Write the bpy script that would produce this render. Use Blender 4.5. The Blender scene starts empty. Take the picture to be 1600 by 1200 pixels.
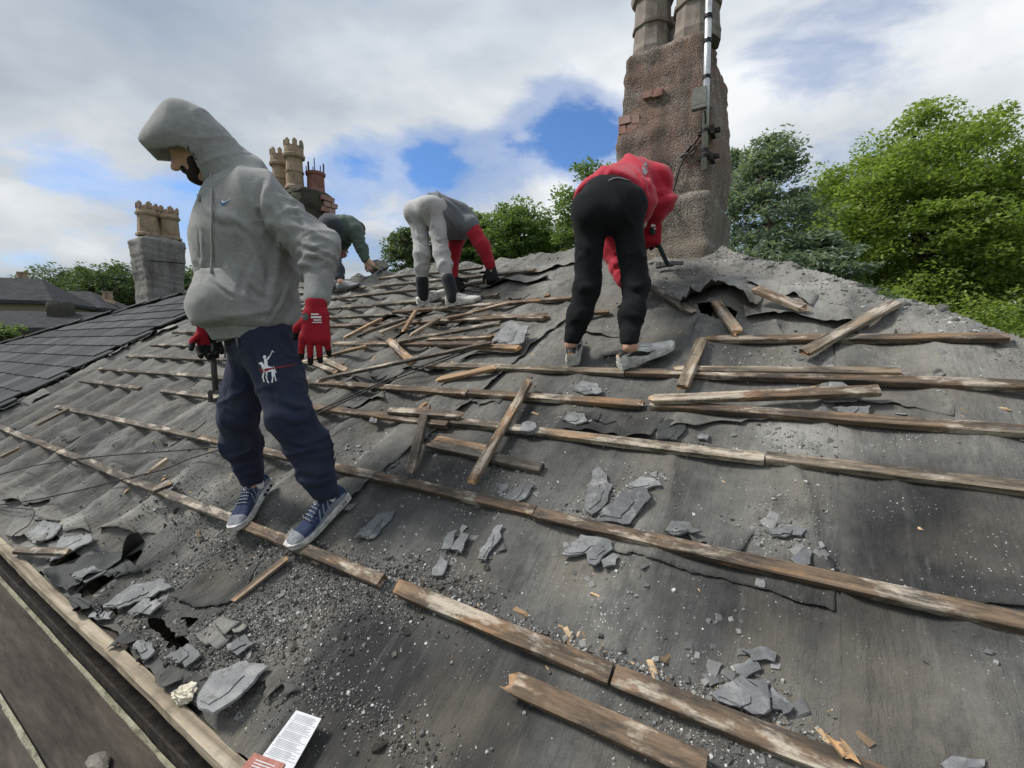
import bpy, bmesh, math, random
import numpy as np
from mathutils import Vector, Matrix
from mathutils.bvhtree import BVHTree

# ---------------------------------------------------------------- camera, sky, sun, exposure
SC = bpy.context.scene
COL = SC.collection
FPX, IW, IH = 720.0, 1600.0, 1200.0          # focal length in pixels of a 1600x1200 frame
CZ = 7.0                                     # eye height above the ground
PITCH = math.atan(65 / FPX)
AZ = math.pi / 2 - math.atan(1135 / math.hypot(FPX, 65))
X_ = np.array([1.0, 0, 0]); Z_ = np.array([0, 0, 1.0])
FWH = np.array([-math.sin(AZ), math.cos(AZ), 0])
CR = np.array([math.cos(AZ), math.sin(AZ), 0])
CF = FWH * math.cos(PITCH) - Z_ * math.sin(PITCH)
CU = Z_ * math.cos(PITCH) + FWH * math.sin(PITCH)
EYE = np.array([0, 0, CZ])
cam = bpy.data.cameras.new('camera'); camo = bpy.data.objects.new('camera', cam); COL.objects.link(camo)
cam.sensor_fit = 'HORIZONTAL'; cam.sensor_width = 36; cam.lens = 36 * FPX / IW
cam.clip_start = 0.02; cam.clip_end = 3000
camo.matrix_world = Matrix(((CR[0], CU[0], -CF[0], EYE[0]), (CR[1], CU[1], -CF[1], EYE[1]), (CR[2], CU[2], -CF[2], EYE[2]), (0, 0, 0, 1)))
SC.camera = camo
SUN_EL, SUN_AZ = math.radians(50), math.radians(205)     # azimuth measured from +X towards +Y
sun_dir = np.array([math.cos(SUN_EL) * math.cos(SUN_AZ), math.cos(SUN_EL) * math.sin(SUN_AZ), math.sin(SUN_EL)])
sl = bpy.data.lights.new('sun', 'SUN'); sl.energy = 2.7; sl.angle = math.radians(13); sl.color = (1, 0.96, 0.9)
slo = bpy.data.objects.new('sun', sl); COL.objects.link(slo)
slo.rotation_euler = Vector(-sun_dir).to_track_quat('-Z', 'Y').to_euler()
SC.view_settings.view_transform = 'Standard'; SC.view_settings.look = 'None'
SC.view_settings.gamma = 1; SC.view_settings.exposure = 0.62

def nd(t, typ, props=None, **inp):
    n = t.nodes.new(typ)
    for k, v in (props or {}).items(): setattr(n, k, v)
    for k, v in inp.items():
        key = int(k[1:]) if k[0] == 'i' and k[1:].isdigit() else k.replace('_', ' ')
        s = n.inputs[key]
        if isinstance(v, bpy.types.NodeSocket): t.links.new(v, s)
        else: s.default_value = v
    return n
def ramp(t, fac, stops, interp='LINEAR'):
    n = t.nodes.new('ShaderNodeValToRGB'); n.color_ramp.interpolation = interp
    e = n.color_ramp.elements
    while len(e) < len(stops): e.new(0.5)
    for el, (p, c) in zip(e, stops):
        el.position = p; el.color = (c, c, c, 1) if isinstance(c, (int, float)) else (*c, 1)
    t.links.new(fac, n.inputs[0]); return n.outputs[0]
def mixc(t, fac, a, b, mode='MIX'):
    n = t.nodes.new('ShaderNodeMix'); n.data_type = 'RGBA'; n.blend_type = mode
    for s, v in ((n.inputs[0], fac), (n.inputs[6], a), (n.inputs[7], b)):
        if isinstance(v, bpy.types.NodeSocket): t.links.new(v, s)
        else: s.default_value = (*v, 1) if isinstance(v, (tuple, list)) and len(v) == 3 else v
    return n.outputs[2]
def mth(t, op, a, b=0.0, c=None):
    n = t.nodes.new('ShaderNodeMath'); n.operation = op
    for s, v in zip(n.inputs, (a, b, c)):
        if v is None: continue
        if isinstance(v, bpy.types.NodeSocket): t.links.new(v, s)
        else: s.default_value = v
    return n.outputs[0]

def pixdir(x, y):
    d = CF * FPX + CR * (x - 800) + CU * (600 - y); return d / np.linalg.norm(d)

world = bpy.data.worlds.new('World'); SC.world = world; world.use_nodes = True
wt = world.node_tree; wt.nodes.clear()
sky = nd(wt, 'ShaderNodeTexSky', dict(sky_type='NISHITA', sun_disc=False, sun_elevation=SUN_EL, sun_rotation=math.pi / 2 - SUN_AZ, air_density=1.0, dust_density=0.6, ozone_density=2.0))
tc = nd(wt, 'ShaderNodeTexCoord'); gen = tc.outputs['Generated']
sep = nd(wt, 'ShaderNodeSeparateXYZ', i0=gen)
den = mth(wt, 'ADD', mth(wt, 'MAXIMUM', sep.outputs[2], 0.0), 0.30)
cv = nd(wt, 'ShaderNodeCombineXYZ', i0=mth(wt, 'DIVIDE', sep.outputs[0], den), i1=mth(wt, 'DIVIDE', sep.outputs[1], den), i2=mth(wt, 'MULTIPLY', sep.outputs[2], 1.6)).outputs[0]
w1 = nd(wt, 'ShaderNodeTexNoise', Vector=cv, Scale=1.5, Detail=5.0, Roughness=0.55)
cvw = nd(wt, 'ShaderNodeVectorMath', dict(operation='ADD'), i0=cv, i1=nd(wt, 'ShaderNodeVectorMath', dict(operation='SCALE'), i0=w1.outputs['Color'], Scale=0.35).outputs[0]).outputs[0]
n1 = nd(wt, 'ShaderNodeTexNoise', Vector=cvw, Scale=1.35, Detail=9.0, Roughness=0.56)
n2 = nd(wt, 'ShaderNodeTexNoise', Vector=cvw, Scale=1.1, Detail=7.0, Roughness=0.5)
cover = n1.outputs[0]
for (px, py, sig, amp) in ((870, 195, .060, .20), (805, 215, .06, .18), (925, 235, .055, .22), (560, 250, .06, .15), (640, 262, .05, .12), (930, 140, .07, .15), (110, 262, .035, .13), (1290, 60, .12, .10), (700, 255, .05, .12)):
    dt = nd(wt, 'ShaderNodeVectorMath', dict(operation='DISTANCE'), i0=gen, i1=tuple(pixdir(px, py)))
    g_ = mth(wt, 'POWER', 2.718, mth(wt, 'MULTIPLY', mth(wt, 'POWER', mth(wt, 'DIVIDE', dt.outputs['Value'], sig), 2.0), -0.5))
    cover = mth(wt, 'SUBTRACT', cover, mth(wt, 'MULTIPLY', g_, amp))
mask = ramp(wt, cover, [(0.27, 0.0), (0.36, 0.45), (0.48, 1.0)], 'EASE')
ccol = ramp(wt, n2.outputs[0], [(0.32, (0.40, 0.48, 0.59)), (0.44, (0.57, 0.64, 0.72)), (0.53, (0.78, 0.83, 0.88)), (0.63, (1.06, 1.09, 1.12))])
hz = mth(wt, 'ADD', 0.82, mth(wt, 'MULTIPLY', mth(wt, 'POWER', mth(wt, 'MAXIMUM', sep.outputs[2], 0.0), 2.5), 0.8))   # an overcast sky brightens towards the zenith
bg1 = nd(wt, 'ShaderNodeBackground', Color=mixc(wt, 1.0, sky.outputs[0], (0.62, 0.86, 1.16, 1), 'MULTIPLY'), Strength=0.088)
bg2 = nd(wt, 'ShaderNodeBackground', Color=mixc(wt, 1.0, ccol, hz, 'MULTIPLY'), Strength=0.63)
wt.links.new(nd(wt, 'ShaderNodeMixShader', i0=mask, i1=bg1.outputs[0], i2=bg2.outputs[0]).outputs[0], nd(wt, 'ShaderNodeOutputWorld').inputs[0])

# ---------------------------------------------------------------- roof frame and helpers
TH = math.radians(30.5); RH = 1.22
NRM = np.array([0, -math.sin(TH), math.cos(TH)]); UPS = np.array([0, math.cos(TH), math.sin(TH)])
R0 = EYE - NRM * RH
def rw(u, v, w=0.0):                         # roof coordinates (along eaves, up slope, off the plane) to world
    u, v, w = np.broadcast_arrays(np.asarray(u, float), v, w)
    return R0 + u[..., None] * X_ + v[..., None] * UPS + w[..., None] * NRM
def ruv(x, y):                               # where a line of sight meets the roof plane
    d = pixdir(x, y); t = -RH / (d @ NRM); P = d * t; return P[0], P @ UPS
def rp(x, y, w=0.0):
    u, v = ruv(x, y); return rw(u, v, w)
def at(x, y, depth):                         # point on a line of sight at a depth
    return EYE + CF * depth + CR * (x - 800) * depth / FPX + CU * (600 - y) * depth / FPX

rng = np.random.default_rng(7); random.seed(7)
def _h(ix, iy, s):
    n = (ix.astype(np.int64) * 374761393 + iy.astype(np.int64) * 668265263 + s * 974634777) & 0x7fffffff
    n = ((n ^ (n >> 13)) * 1274126177) & 0x7fffffff
    return ((n ^ (n >> 16)) & 0xffff) / 65535.0
def vn(x, y, s=0):
    x = np.asarray(x, float); y = np.asarray(y, float)
    ix = np.floor(x); iy = np.floor(y); fx = x - ix; fy = y - iy
    fx = fx * fx * (3 - 2 * fx); fy = fy * fy * (3 - 2 * fy)
    a = _h(ix, iy, s); b = _h(ix + 1, iy, s); c = _h(ix, iy + 1, s); d = _h(ix + 1, iy + 1, s)
    return (a + (b - a) * fx) * (1 - fy) + (c + (d - c) * fx) * fy - 0.5
def fbm(x, y, o=4, s=0):
    r = 0; a = 1.0
    for i in range(o): r = r + a * vn(np.asarray(x) * 2 ** i, np.asarray(y) * 2 ** i, s + i * 17); a *= 0.5
    return r
def n3(P, s=0): return (vn(P[..., 0], P[..., 1] + 7.3 * P[..., 2], s) + vn(P[..., 1], P[..., 2] + 3.1 * P[..., 0], s + 5) + vn(P[..., 2], P[..., 0] - 2.7 * P[..., 1], s + 9)) * 0.8

def mk(name, V, Fc, mat=None, parent=None, smooth=False, loc=None, mat4=None, uv=None, col=None):
    me = bpy.data.meshes.new(name)
    V = np.asarray(V, float)
    me.from_pydata(V.tolist(), [], Fc if isinstance(Fc, list) else Fc.tolist()); me.update()
    if mat: me.materials.append(mat)
    if smooth: me.polygons.foreach_set('use_smooth', np.ones(len(me.polygons), bool))
    if uv is not None:
        l = me.uv_layers.new(name='UVMap'); vi = np.zeros(len(me.loops), np.int32); me.loops.foreach_get('vertex_index', vi)
        l.data.foreach_set('uv', np.asarray(uv, np.float32)[vi].ravel())
    if col is not None:
        a = me.attributes.new('tone', 'FLOAT', 'POINT'); a.data.foreach_set('value', np.asarray(col, np.float32))
    return link(name, me, parent, loc, mat4)
def link(name, me, parent=None, loc=None, mat4=None):
    o = bpy.data.objects.new(name, me); COL.objects.link(o)
    if parent is not None: o.parent = parent
    if loc is not None: o.location = Vector(loc)
    if mat4 is not None: o.matrix_local = mat4
    return o
def tag(o, label=None, cat=None, group=None, kind=None):
    for k, v in (('label', label), ('category', cat), ('group', group), ('kind', kind)):
        if v: o[k] = v
    return o
def empty(name, loc, label, cat, group=None):
    o = bpy.data.objects.new(name, None); COL.objects.link(o); o.location = Vector(loc); o.empty_display_size = 0.1
    return tag(o, label, cat, group)
def frame(o, x, z):
    x = np.asarray(x, float); x = x / np.linalg.norm(x); z = np.asarray(z, float); y = np.cross(z, x); y /= np.linalg.norm(y); z = np.cross(x, y)
    return Matrix(((x[0], y[0], z[0], o[0]), (x[1], y[1], z[1], o[1]), (x[2], y[2], z[2], o[2]), (0, 0, 0, 1)))
def box(x0, x1, y0, y1, z0, z1):
    V = [(x, y, z) for x in (x0, x1) for y in (y0, y1) for z in (z0, z1)]
    return V, [(0, 1, 3, 2), (4, 6, 7, 5), (0, 4, 5, 1), (2, 3, 7, 6), (0, 2, 6, 4), (1, 5, 7, 3)]
class MB:
    def __init__(s): s.V = []; s.F = []
    def add(s, V, Fc):
        b = len(s.V); s.V += [tuple(v) for v in V]; s.F += [tuple(b + i for i in f) for f in Fc]; return s
    def box(s, *a): return s.add(*box(*a))
    def obox(s, c, x, z, L, W, T):
        M = frame(c, x, z); V, Fc = box(-L / 2, L / 2, -W / 2, W / 2, -T / 2, T / 2)
        return s.add([tuple(M @ Vector(v)) for v in V], Fc)
    def tube(s, pts, rad, seg=8, caps=True):
        V, Fc = tube(pts, rad, seg, caps); return s.add(V, Fc)
    def build(s, name, mat, parent=None, smooth=False, **k): return mk(name, s.V, s.F, mat, parent, smooth, **k)
def tube(pts, rad, seg=8, caps=True):
    pts = np.asarray(pts, float); n = len(pts)
    rad = np.broadcast_to(np.asarray(rad, float), (n,))
    V = []; Fc = []; prev = None
    for i in range(n):
        t = pts[min(i + 1, n - 1)] - pts[max(i - 1, 0)]; t = t / (np.linalg.norm(t) + 1e-9)
        if prev is None:
            a = np.array([0, 0, 1.0]) if abs(t[2]) < 0.9 else X_; prev = np.cross(t, a)
        b = prev - t * (prev @ t); b /= np.linalg.norm(b) + 1e-9; prev = b; c = np.cross(t, b)
        for k in range(seg):
            an = 2 * math.pi * k / seg; V.append(tuple(pts[i] + rad[i] * (math.cos(an) * b + math.sin(an) * c)))
    for i in range(n - 1):
        for k in range(seg):
            k2 = (k + 1) % seg; Fc.append((i * seg + k, i * seg + k2, (i + 1) * seg + k2, (i + 1) * seg + k))
    if caps: Fc += [tuple(range(seg - 1, -1, -1)), tuple((n - 1) * seg + k for k in range(seg))]
    return V, Fc
def lathe(prof, seg=24, c=(0, 0, 0), square=0.0, phase=0.0):
    V = []; Fc = []; n = len(prof)
    for r, z in prof:
        for k in range(seg):
            a = 2 * math.pi * k / seg + phase; V.append((c[0] + r * math.cos(a), c[1] + r * math.sin(a), c[2] + z))
    for i in range(n - 1):
        for k in range(seg):
            k2 = (k + 1) % seg; Fc.append((i * seg + k, i * seg + k2, (i + 1) * seg + k2, (i + 1) * seg + k))
    Fc.append(tuple(range(seg - 1, -1, -1))); Fc.append(tuple((n - 1) * seg + k for k in range(seg)))
    return V, Fc

# ---------------------------------------------------------------- materials
def mat(name, base, rough=0.85, bump=None, spec=0.25, cdist=None):
    """base(t, P) returns a colour socket or tuple; bump(t, P) returns a height socket."""
    m = bpy.data.materials.new(name); m.use_nodes = True; t = m.node_tree; b = t.nodes['Principled BSDF']
    P = nd(t, 'ShaderNodeTexCoord').outputs['Object']
    c = base(t, P) if callable(base) else base
    if isinstance(c, bpy.types.NodeSocket): t.links.new(c, b.inputs['Base Color'])
    else: b.inputs['Base Color'].default_value = (*c, 1)
    b.inputs['Roughness'].default_value = rough; b.inputs['Specular IOR Level'].default_value = spec
    if bump:
        h, s, d = bump(t, P)
        bn = nd(t, 'ShaderNodeBump', Strength=s, Distance=d, Height=h); t.links.new(bn.outputs[0], b.inputs['Normal'])
    return m
def noise(t, P, sc, det=4.0, ro=0.55, dist=0.0): return nd(t, 'ShaderNodeTexNoise', Vector=P, Scale=sc, Detail=det, Roughness=ro, Distortion=dist).outputs[0]
def stretch(t, P, s, rnd=False):
    v = nd(t, 'ShaderNodeVectorMath', dict(operation='MULTIPLY'), i0=P, i1=s).outputs[0]
    if rnd:
        r = nd(t, 'ShaderNodeObjectInfo').outputs['Random']
        k = nd(t, 'ShaderNodeCombineXYZ', i0=mth(t, 'MULTIPLY', r, 37.0), i1=mth(t, 'MULTIPLY', r, 91.0), i2=mth(t, 'MULTIPLY', r, 13.0)).outputs[0]
        v = nd(t, 'ShaderNodeVectorMath', dict(operation='ADD'), i0=v, i1=k).outputs[0]
    return v
def attr(t, n): return nd(t, 'ShaderNodeAttribute', dict(attribute_name=n))
def island(t): return nd(t, 'ShaderNodeNewGeometry').outputs['Random Per Island']

def felt_c(t, P):
    tone = attr(t, 'tone').outputs['Fac']
    a = noise(t, P, 2.2, 6, 0.6); b = noise(t, P, 22, 4, 0.65); g = noise(t, P, 260, 2, 0.6)
    f = mth(t, 'ADD', tone, mth(t, 'MULTIPLY', mth(t, 'SUBTRACT', a, 0.5), 0.75))
    f = mth(t, 'ADD', f, mth(t, 'MULTIPLY', mth(t, 'SUBTRACT', b, 0.5), 0.38))
    f = mth(t, 'ADD', f, mth(t, 'MULTIPLY', mth(t, 'SUBTRACT', g, 0.5), 0.22))
    c = ramp(t, f, [(0.05, (0.026, 0.026, 0.026)), (0.35, (0.072, 0.071, 0.067)), (0.60, (0.135, 0.131, 0.119)), (0.95, (0.27, 0.262, 0.24))])
    br = ramp(t, noise(t, P, 3.1, 3), [(0.5, 0.0), (0.75, 0.5)]); c = mixc(t, br, c, (0.16, 0.14, 0.11))
    sc = ramp(t, noise(t, stretch(t, P, (26, 3.5, 3.5)), 1, 5, .7), [(0.58, 0.0), (0.78, 0.25)]); c = mixc(t, sc, c, (0.27, 0.265, 0.25))
    dk = ramp(t, noise(t, stretch(t, P, (9, 5, 5)), 1, 6, .7), [(0.34, 0.6), (0.47, 0.0)]); c = mixc(t, dk, c, (0.05, 0.05, 0.049))
    vo = nd(t, 'ShaderNodeTexVoronoi', Vector=P, Scale=85.0); sp = mth(t, 'LESS_THAN', vo.outputs['Distance'], mth(t, 'MULTIPLY', mth(t, 'SUBTRACT', noise(t, P, 6, 3), 0.42), 0.62))
    return mixc(t, mth(t, 'MULTIPLY', sp, 0.9), c, (0.42, 0.42, 0.40))
def felt_b(t, P):
    h = mth(t, 'ADD', mth(t, 'MULTIPLY', noise(t, P, 420, 2), 0.25), mth(t, 'ADD', mth(t, 'MULTIPLY', noise(t, P, 60, 4, 0.65), 0.5), noise(t, P, 14, 4, 0.6)))
    h = mth(t, 'ADD', h, mth(t, 'MULTIPLY', noise(t, stretch(t, P, (34, 6, 6)), 1, 4, .6), 1.2))
    return h, 0.75, 0.011
M_felt = mat('bitumen_felt', felt_c, 0.88, felt_b, 0.2)
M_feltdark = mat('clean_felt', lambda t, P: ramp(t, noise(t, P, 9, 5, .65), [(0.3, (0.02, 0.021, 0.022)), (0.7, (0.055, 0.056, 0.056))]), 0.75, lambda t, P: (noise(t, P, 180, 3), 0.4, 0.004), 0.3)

def wood_c(pale, dark, orange, fresh=0.45):
    def f(t, P):
        g = noise(t, stretch(t, P, (2.2, 42, 42), True), 1.0, 6, 0.65, 0.4)
        p = noise(t, stretch(t, P, (2.6, 12, 12), True), 1.0, 4, 0.7)
        q = noise(t, stretch(t, P, (5, 24, 24), True), 1.0, 6, 0.75)
        c = mixc(t, ramp(t, g, [(0.3, 0.0), (0.68, 1.0)]), dark, pale)
        c = mixc(t, ramp(t, p, [(0.56, 0.0), (0.62, 0.6)]), c, orange)
        pp = ramp(t, noise(t, stretch(t, P, (4.0, 9, 9), True), 1.0, 5, 0.7), [(0.515, 0.0), (0.585, 0.8)])
        c = mixc(t, pp, c, mixc(t, g, (0.30, 0.25, 0.19), (0.58, 0.52, 0.43)))
        c = mixc(t, ramp(t, q, [(0.40, 0.9), (0.55, 0.0)]), c, (0.042, 0.036, 0.03))
        st = noise(t, stretch(t, P, (1.6, 55, 55), True), 1.0, 4, 0.7); c = mixc(t, ramp(t, st, [(0.36, 0.7), (0.46, 0.0)]), c, (0.06, 0.05, 0.04))
        fr = mth(t, 'MULTIPLY', attr(t, 'tone').outputs['Fac'], fresh)
        return mixc(t, fr, c, mixc(t, g, (0.40, 0.20, 0.085), (0.62, 0.40, 0.21)))
    return f
wood_b = lambda t, P: (mth(t, 'ADD', noise(t, stretch(t, P, (3, 90, 90), True), 1.0, 4, 0.7), noise(t, stretch(t, P, (25, 40, 40), True), 1, 4, .7)), 0.6, 0.004)
M_bat = mat('old_batten', wood_c((0.215, 0.15, 0.10), (0.062, 0.044, 0.031), (0.29, 0.165, 0.08)), 0.85, wood_b)
M_batgrey = mat('grey_batten', wood_c((0.175, 0.15, 0.122), (0.06, 0.05, 0.04), (0.17, 0.11, 0.07), 0.25), 0.88, wood_b)
M_batorange = mat('split_batten', wood_c((0.36, 0.24, 0.145), (0.14, 0.09, 0.055), (0.44, 0.24, 0.11), 0.9), 0.8, wood_b)
M_batpale = mat('pale_batten', wood_c((0.29, 0.24, 0.18), (0.10, 0.08, 0.058), (0.31, 0.19, 0.10)), 0.85, wood_b)
def plank_c(t, P):
    g = noise(t, stretch(t, P, (1.3, 30, 30)), 1.0, 6, 0.6, 0.6); k = noise(t, stretch(t, P, (7, 5, 5)), 1.0, 5, 0.7)
    c = ramp(t, g, [(0.25, (0.13, 0.105, 0.075)), (0.5, (0.33, 0.275, 0.20)), (0.75, (0.47, 0.41, 0.32))])
    c = mixc(t, ramp(t, k, [(0.34, 0.8), (0.5, 0.0)]), c, (0.13, 0.11, 0.085))
    kn = nd(t, 'ShaderNodeTexVoronoi', Vector=stretch(t, P, (2.3, 9, 9)), Scale=1.0).outputs['Distance']
    return mixc(t, ramp(t, kn, [(0.07, 0.85), (0.16, 0.0)]), c, (0.15, 0.09, 0.05))
M_plank = mat('weathered_plank', plank_c, 0.85, lambda t, P: (mth(t, 'ADD', noise(t, stretch(t, P, (1.5, 70, 70)), 1.0, 5, 0.7), noise(t, stretch(t, P, (26, 8, 8)), 1.0, 3)), 0.7, 0.005))
M_scaff = mat('dirty_scaffold_board', lambda t, P: ramp(t, noise(t, stretch(t, P, (2, 14, 14)), 1, 6, .7), [(0.3, (0.02, 0.017, 0.014)), (0.5, (0.05, 0.042, 0.034)), (0.75, (0.10, 0.085, 0.07))]), 0.9, lambda t, P: (noise(t, stretch(t, P, (6, 30, 30)), 1, 6, .7), 0.7, 0.008))
M_lichen = mat('lichened_board_edge', lambda t, P: ramp(t, noise(t, stretch(t, P, (9, 30, 30)), 1, 6, .75), [(0.35, (0.06, 0.055, 0.04)), (0.47, (0.22, 0.21, 0.15)), (0.7, (0.38, 0.37, 0.28))]), 0.95, lambda t, P: (noise(t, P, 90, 4), 0.6, 0.004))
def slate_c(lo, hi):
    def f(t, P):
        r = nd(t, 'ShaderNodeObjectInfo').outputs['Random']
        a = noise(t, stretch(t, P, (6, 6, 6), True), 1, 6, 0.65)
        a = mth(t, 'ADD', a, mth(t, 'MULTIPLY', mth(t, 'SUBTRACT', r, 0.5), 0.45))
        c = ramp(t, a, [(0.25, lo), (0.75, hi)])
        d = ramp(t, noise(t, stretch(t, P, (17, 17, 17), True), 1, 5, 0.7), [(0.52, 0.0), (0.70, 0.75)])
        c = mixc(t, d, c, (0.30, 0.295, 0.28))
        return mixc(t, ramp(t, noise(t, stretch(t, P, (30, 30, 30), True), 1, 6, 0.75), [(0.36, 0.7), (0.5, 0.0)]), c, (0.07, 0.068, 0.062))
    return f
slate_b = lambda t, P: (mth(t, 'ADD', noise(t, stretch(t, P, (14, 26, 26), True), 1, 6, 0.7), nd(t, 'ShaderNodeTexVoronoi', Vector=stretch(t, P, (16, 22, 22), True), Scale=1.0).outputs['Distance']), 0.7, 0.009)
M_slate = mat('blue_grey_slate', slate_c((0.065, 0.068, 0.072), (0.155, 0.16, 0.165)), 0.6, slate_b, 0.4)
M_slatepale = mat('dusty_slate', slate_c((0.10, 0.102, 0.104), (0.235, 0.237, 0.24)), 0.7, slate_b, 0.3)
def rslate_c(t, P):
    r = nd(t, 'ShaderNodeObjectInfo').outputs['Random']
    g = noise(t, stretch(t, P, (60, 5, 8), True), 1, 5, .65)
    a = mth(t, 'ADD', mth(t, 'MULTIPLY', g, .6), mth(t, 'MULTIPLY', r, 0.45))
    return ramp(t, a, [(0.2, (0.032, 0.034, 0.037)), (0.5, (0.058, 0.060, 0.063)), (0.9, (0.105, 0.106, 0.106))])
M_rslate = mat('roof_slate', rslate_c, 0.9, lambda t, P: (noise(t, stretch(t, P, (60, 8, 8), True), 1, 5, .7), 0.6, 0.006), 0.12)
def chip_c(t, P):
    r = island(t)
    return ramp(t, r, [(0.0, (0.06, 0.058, 0.054)), (0.35, (0.12, 0.117, 0.108)), (0.65, (0.19, 0.185, 0.172)), (0.88, (0.28, 0.275, 0.26)), (0.97, (0.45, 0.44, 0.42))])
M_chip = mat('slate_and_mortar_chips', chip_c, 0.85, None, 0.25)
M_shard = mat('slate_shard', lambda t, P: ramp(t, mth(t, 'ADD', mth(t, 'MULTIPLY', island(t), .7), mth(t, 'MULTIPLY', noise(t, P, 60, 4), .3)), [(0.1, (0.06, 0.06, 0.06)), (0.5, (0.12, 0.12, 0.118)), (0.9, (0.24, 0.238, 0.23))]), 0.7, lambda t, P: (noise(t, P, 90, 4), .5, .004), .35)
M_clod = mat('dirt_clod', lambda t, P: ramp(t, mth(t, 'ADD', mth(t, 'MULTIPLY', island(t), .6), mth(t, 'MULTIPLY', noise(t, P, 90, 5), .4)), [(0.2, (0.03, 0.027, 0.023)), (0.6, (0.085, 0.077, 0.066)), (0.95, (0.20, 0.185, 0.16))]), .95, lambda t, P: (noise(t, P, 120, 5, .7), 1., .008))
M_fleck = mat('pale_chips', lambda t, P: ramp(t, island(t), [(0, (0.28, 0.28, 0.27)), (1, (0.62, 0.61, 0.58))]), .8)
M_soil = mat('black_roof_dirt', lambda t, P: ramp(t, island(t), [(0, (0.045, 0.042, 0.038)), (0.7, (0.105, 0.10, 0.09)), (1.0, (0.18, 0.17, 0.155))]), 0.95)
M_splint = mat('wood_splinters', lambda t, P: ramp(t, island(t), [(0, (0.10, 0.075, 0.05)), (0.5, (0.28, 0.19, 0.11)), (1.0, (0.5, 0.36, 0.22))]), 0.85)
def dash_c(a, b, c2, patch):
    def f(t, P):
        v = nd(t, 'ShaderNodeTexVoronoi', Vector=P, Scale=125.0)
        s = nd(t, 'ShaderNodeSeparateColor', i0=v.outputs['Color']).outputs[0]
        c = ramp(t, s, [(0.0, a), (0.5, b), (1.0, c2)])
        c = mixc(t, ramp(t, noise(t, P, 3.4, 5, .7), [(0.47, 0.0), (0.58, 0.65)]), c, patch)
        st = noise(t, stretch(t, P, (5, 5, 0.9)), 1, 5, .65)
        c = mixc(t, ramp(t, st, [(0.5, 0.0), (0.68, 0.7)]), c, (0.05, 0.048, 0.042))
        return mixc(t, ramp(t, v.outputs['Distance'], [(0.35, 0.0), (0.6, 0.55)]), c, (0.09, 0.075, 0.06))
    return f
dash_b = lambda t, P: (mth(t, 'SUBTRACT', mth(t, 'MULTIPLY', noise(t, P, 9, 4), 1.3), nd(t, 'ShaderNodeTexVoronoi', Vector=P, Scale=125.0).outputs['Distance']), 0.8, 0.009)
M_dashred = mat('reddish_pebbledash', dash_c((0.13, 0.095, 0.075), (0.25, 0.20, 0.165), (0.42, 0.38, 0.34), (0.29, 0.165, 0.125)), 0.95, dash_b)
M_dashtan = mat('tan_pebbledash', dash_c((0.15, 0.125, 0.10), (0.26, 0.225, 0.185), (0.42, 0.39, 0.34), (0.22, 0.18, 0.14)), 0.95, dash_b)
M_dashgrey = mat('grey_pebbledash', dash_c((0.19, 0.19, 0.185), (0.29, 0.29, 0.28), (0.44, 0.44, 0.43), (0.30, 0.27, 0.24)), 0.95, dash_b)
M_dashdark = mat('mossy_dark_render', dash_c((0.02, 0.022, 0.018), (0.05, 0.05, 0.04), (0.09, 0.085, 0.07), (0.045, 0.055, 0.03)), 0.95, dash_b)
M_brick = mat('pink_brick', lambda t, P: mixc(t, nd(t, 'ShaderNodeObjectInfo').outputs['Random'], ramp(t, noise(t, P, 30, 5, .7), [(0.3, (0.20, 0.10, 0.08)), (0.7, (0.38, 0.22, 0.18))]), (0.34, 0.24, 0.20)), 0.92, lambda t, P: (noise(t, P, 60, 5, .7), 0.6, 0.006))
M_mortar = mat('old_mortar', lambda t, P: ramp(t, noise(t, P, 14, 6, .7), [(0.3, (0.11, 0.10, 0.085)), (0.7, (0.30, 0.28, 0.24))]), 0.95, lambda t, P: (noise(t, P, 45, 6, .7), 0.9, 0.012))
def pot_c(a, b):
    return lambda t, P: mixc(t, ramp(t, noise(t, stretch(t, P, (9, 9, 4)), 1, 6, .65), [(0.52, 0.0), (0.7, 0.75)]), ramp(t, noise(t, P, 9, 5, .65), [(0.3, a), (0.7, b)]), (0.07, 0.062, 0.052))
pot_b = lambda t, P: (noise(t, P, 40, 5, .65), 0.35, 0.006)
M_potbuff = mat('buff_clay_pot', pot_c((0.24, 0.175, 0.115), (0.39, 0.295, 0.205)), 0.85, pot_b)
M_potgrey = mat('sooty_clay_pot', pot_c((0.16, 0.13, 0.11), (0.30, 0.26, 0.225)), 0.85, pot_b)
M_potred = mat('red_clay_pot', pot_c((0.16, 0.07, 0.055), (0.30, 0.14, 0.11)), 0.85, pot_b)
M_alu = mat('dull_aluminium', lambda t, P: ramp(t, noise(t, P, 30, 4), [(0.3, (0.40, 0.41, 0.41)), (0.7, (0.60, 0.61, 0.61))]), 0.4, None, 0.5); M_alu.node_tree.nodes['Principled BSDF'].inputs['Metallic'].default_value = 0.85
M_black = mat('black_plastic', (0.012, 0.012, 0.013), 0.5)
M_iron = mat('rusty_black_iron', lambda t, P: ramp(t, noise(t, P, 25, 5), [(0.4, (0.015, 0.015, 0.015)), (0.7, (0.06, 0.045, 0.035))]), 0.7)
M_boxg = mat('grey_junction_box', lambda t, P: ramp(t, noise(t, P, 30, 4), [(0.3, (0.15, 0.15, 0.135)), (0.7, (0.23, 0.23, 0.21))]), 0.6)
M_card = mat('printed_card', lambda t, P: ramp(t, noise(t, P, 40, 3), [(0.3, (0.42, 0.43, 0.45)), (0.7, (0.54, 0.55, 0.57))]), 0.5)
M_print = mat('faint_grey_print', (0.22, 0.225, 0.24), 0.6)
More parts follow.
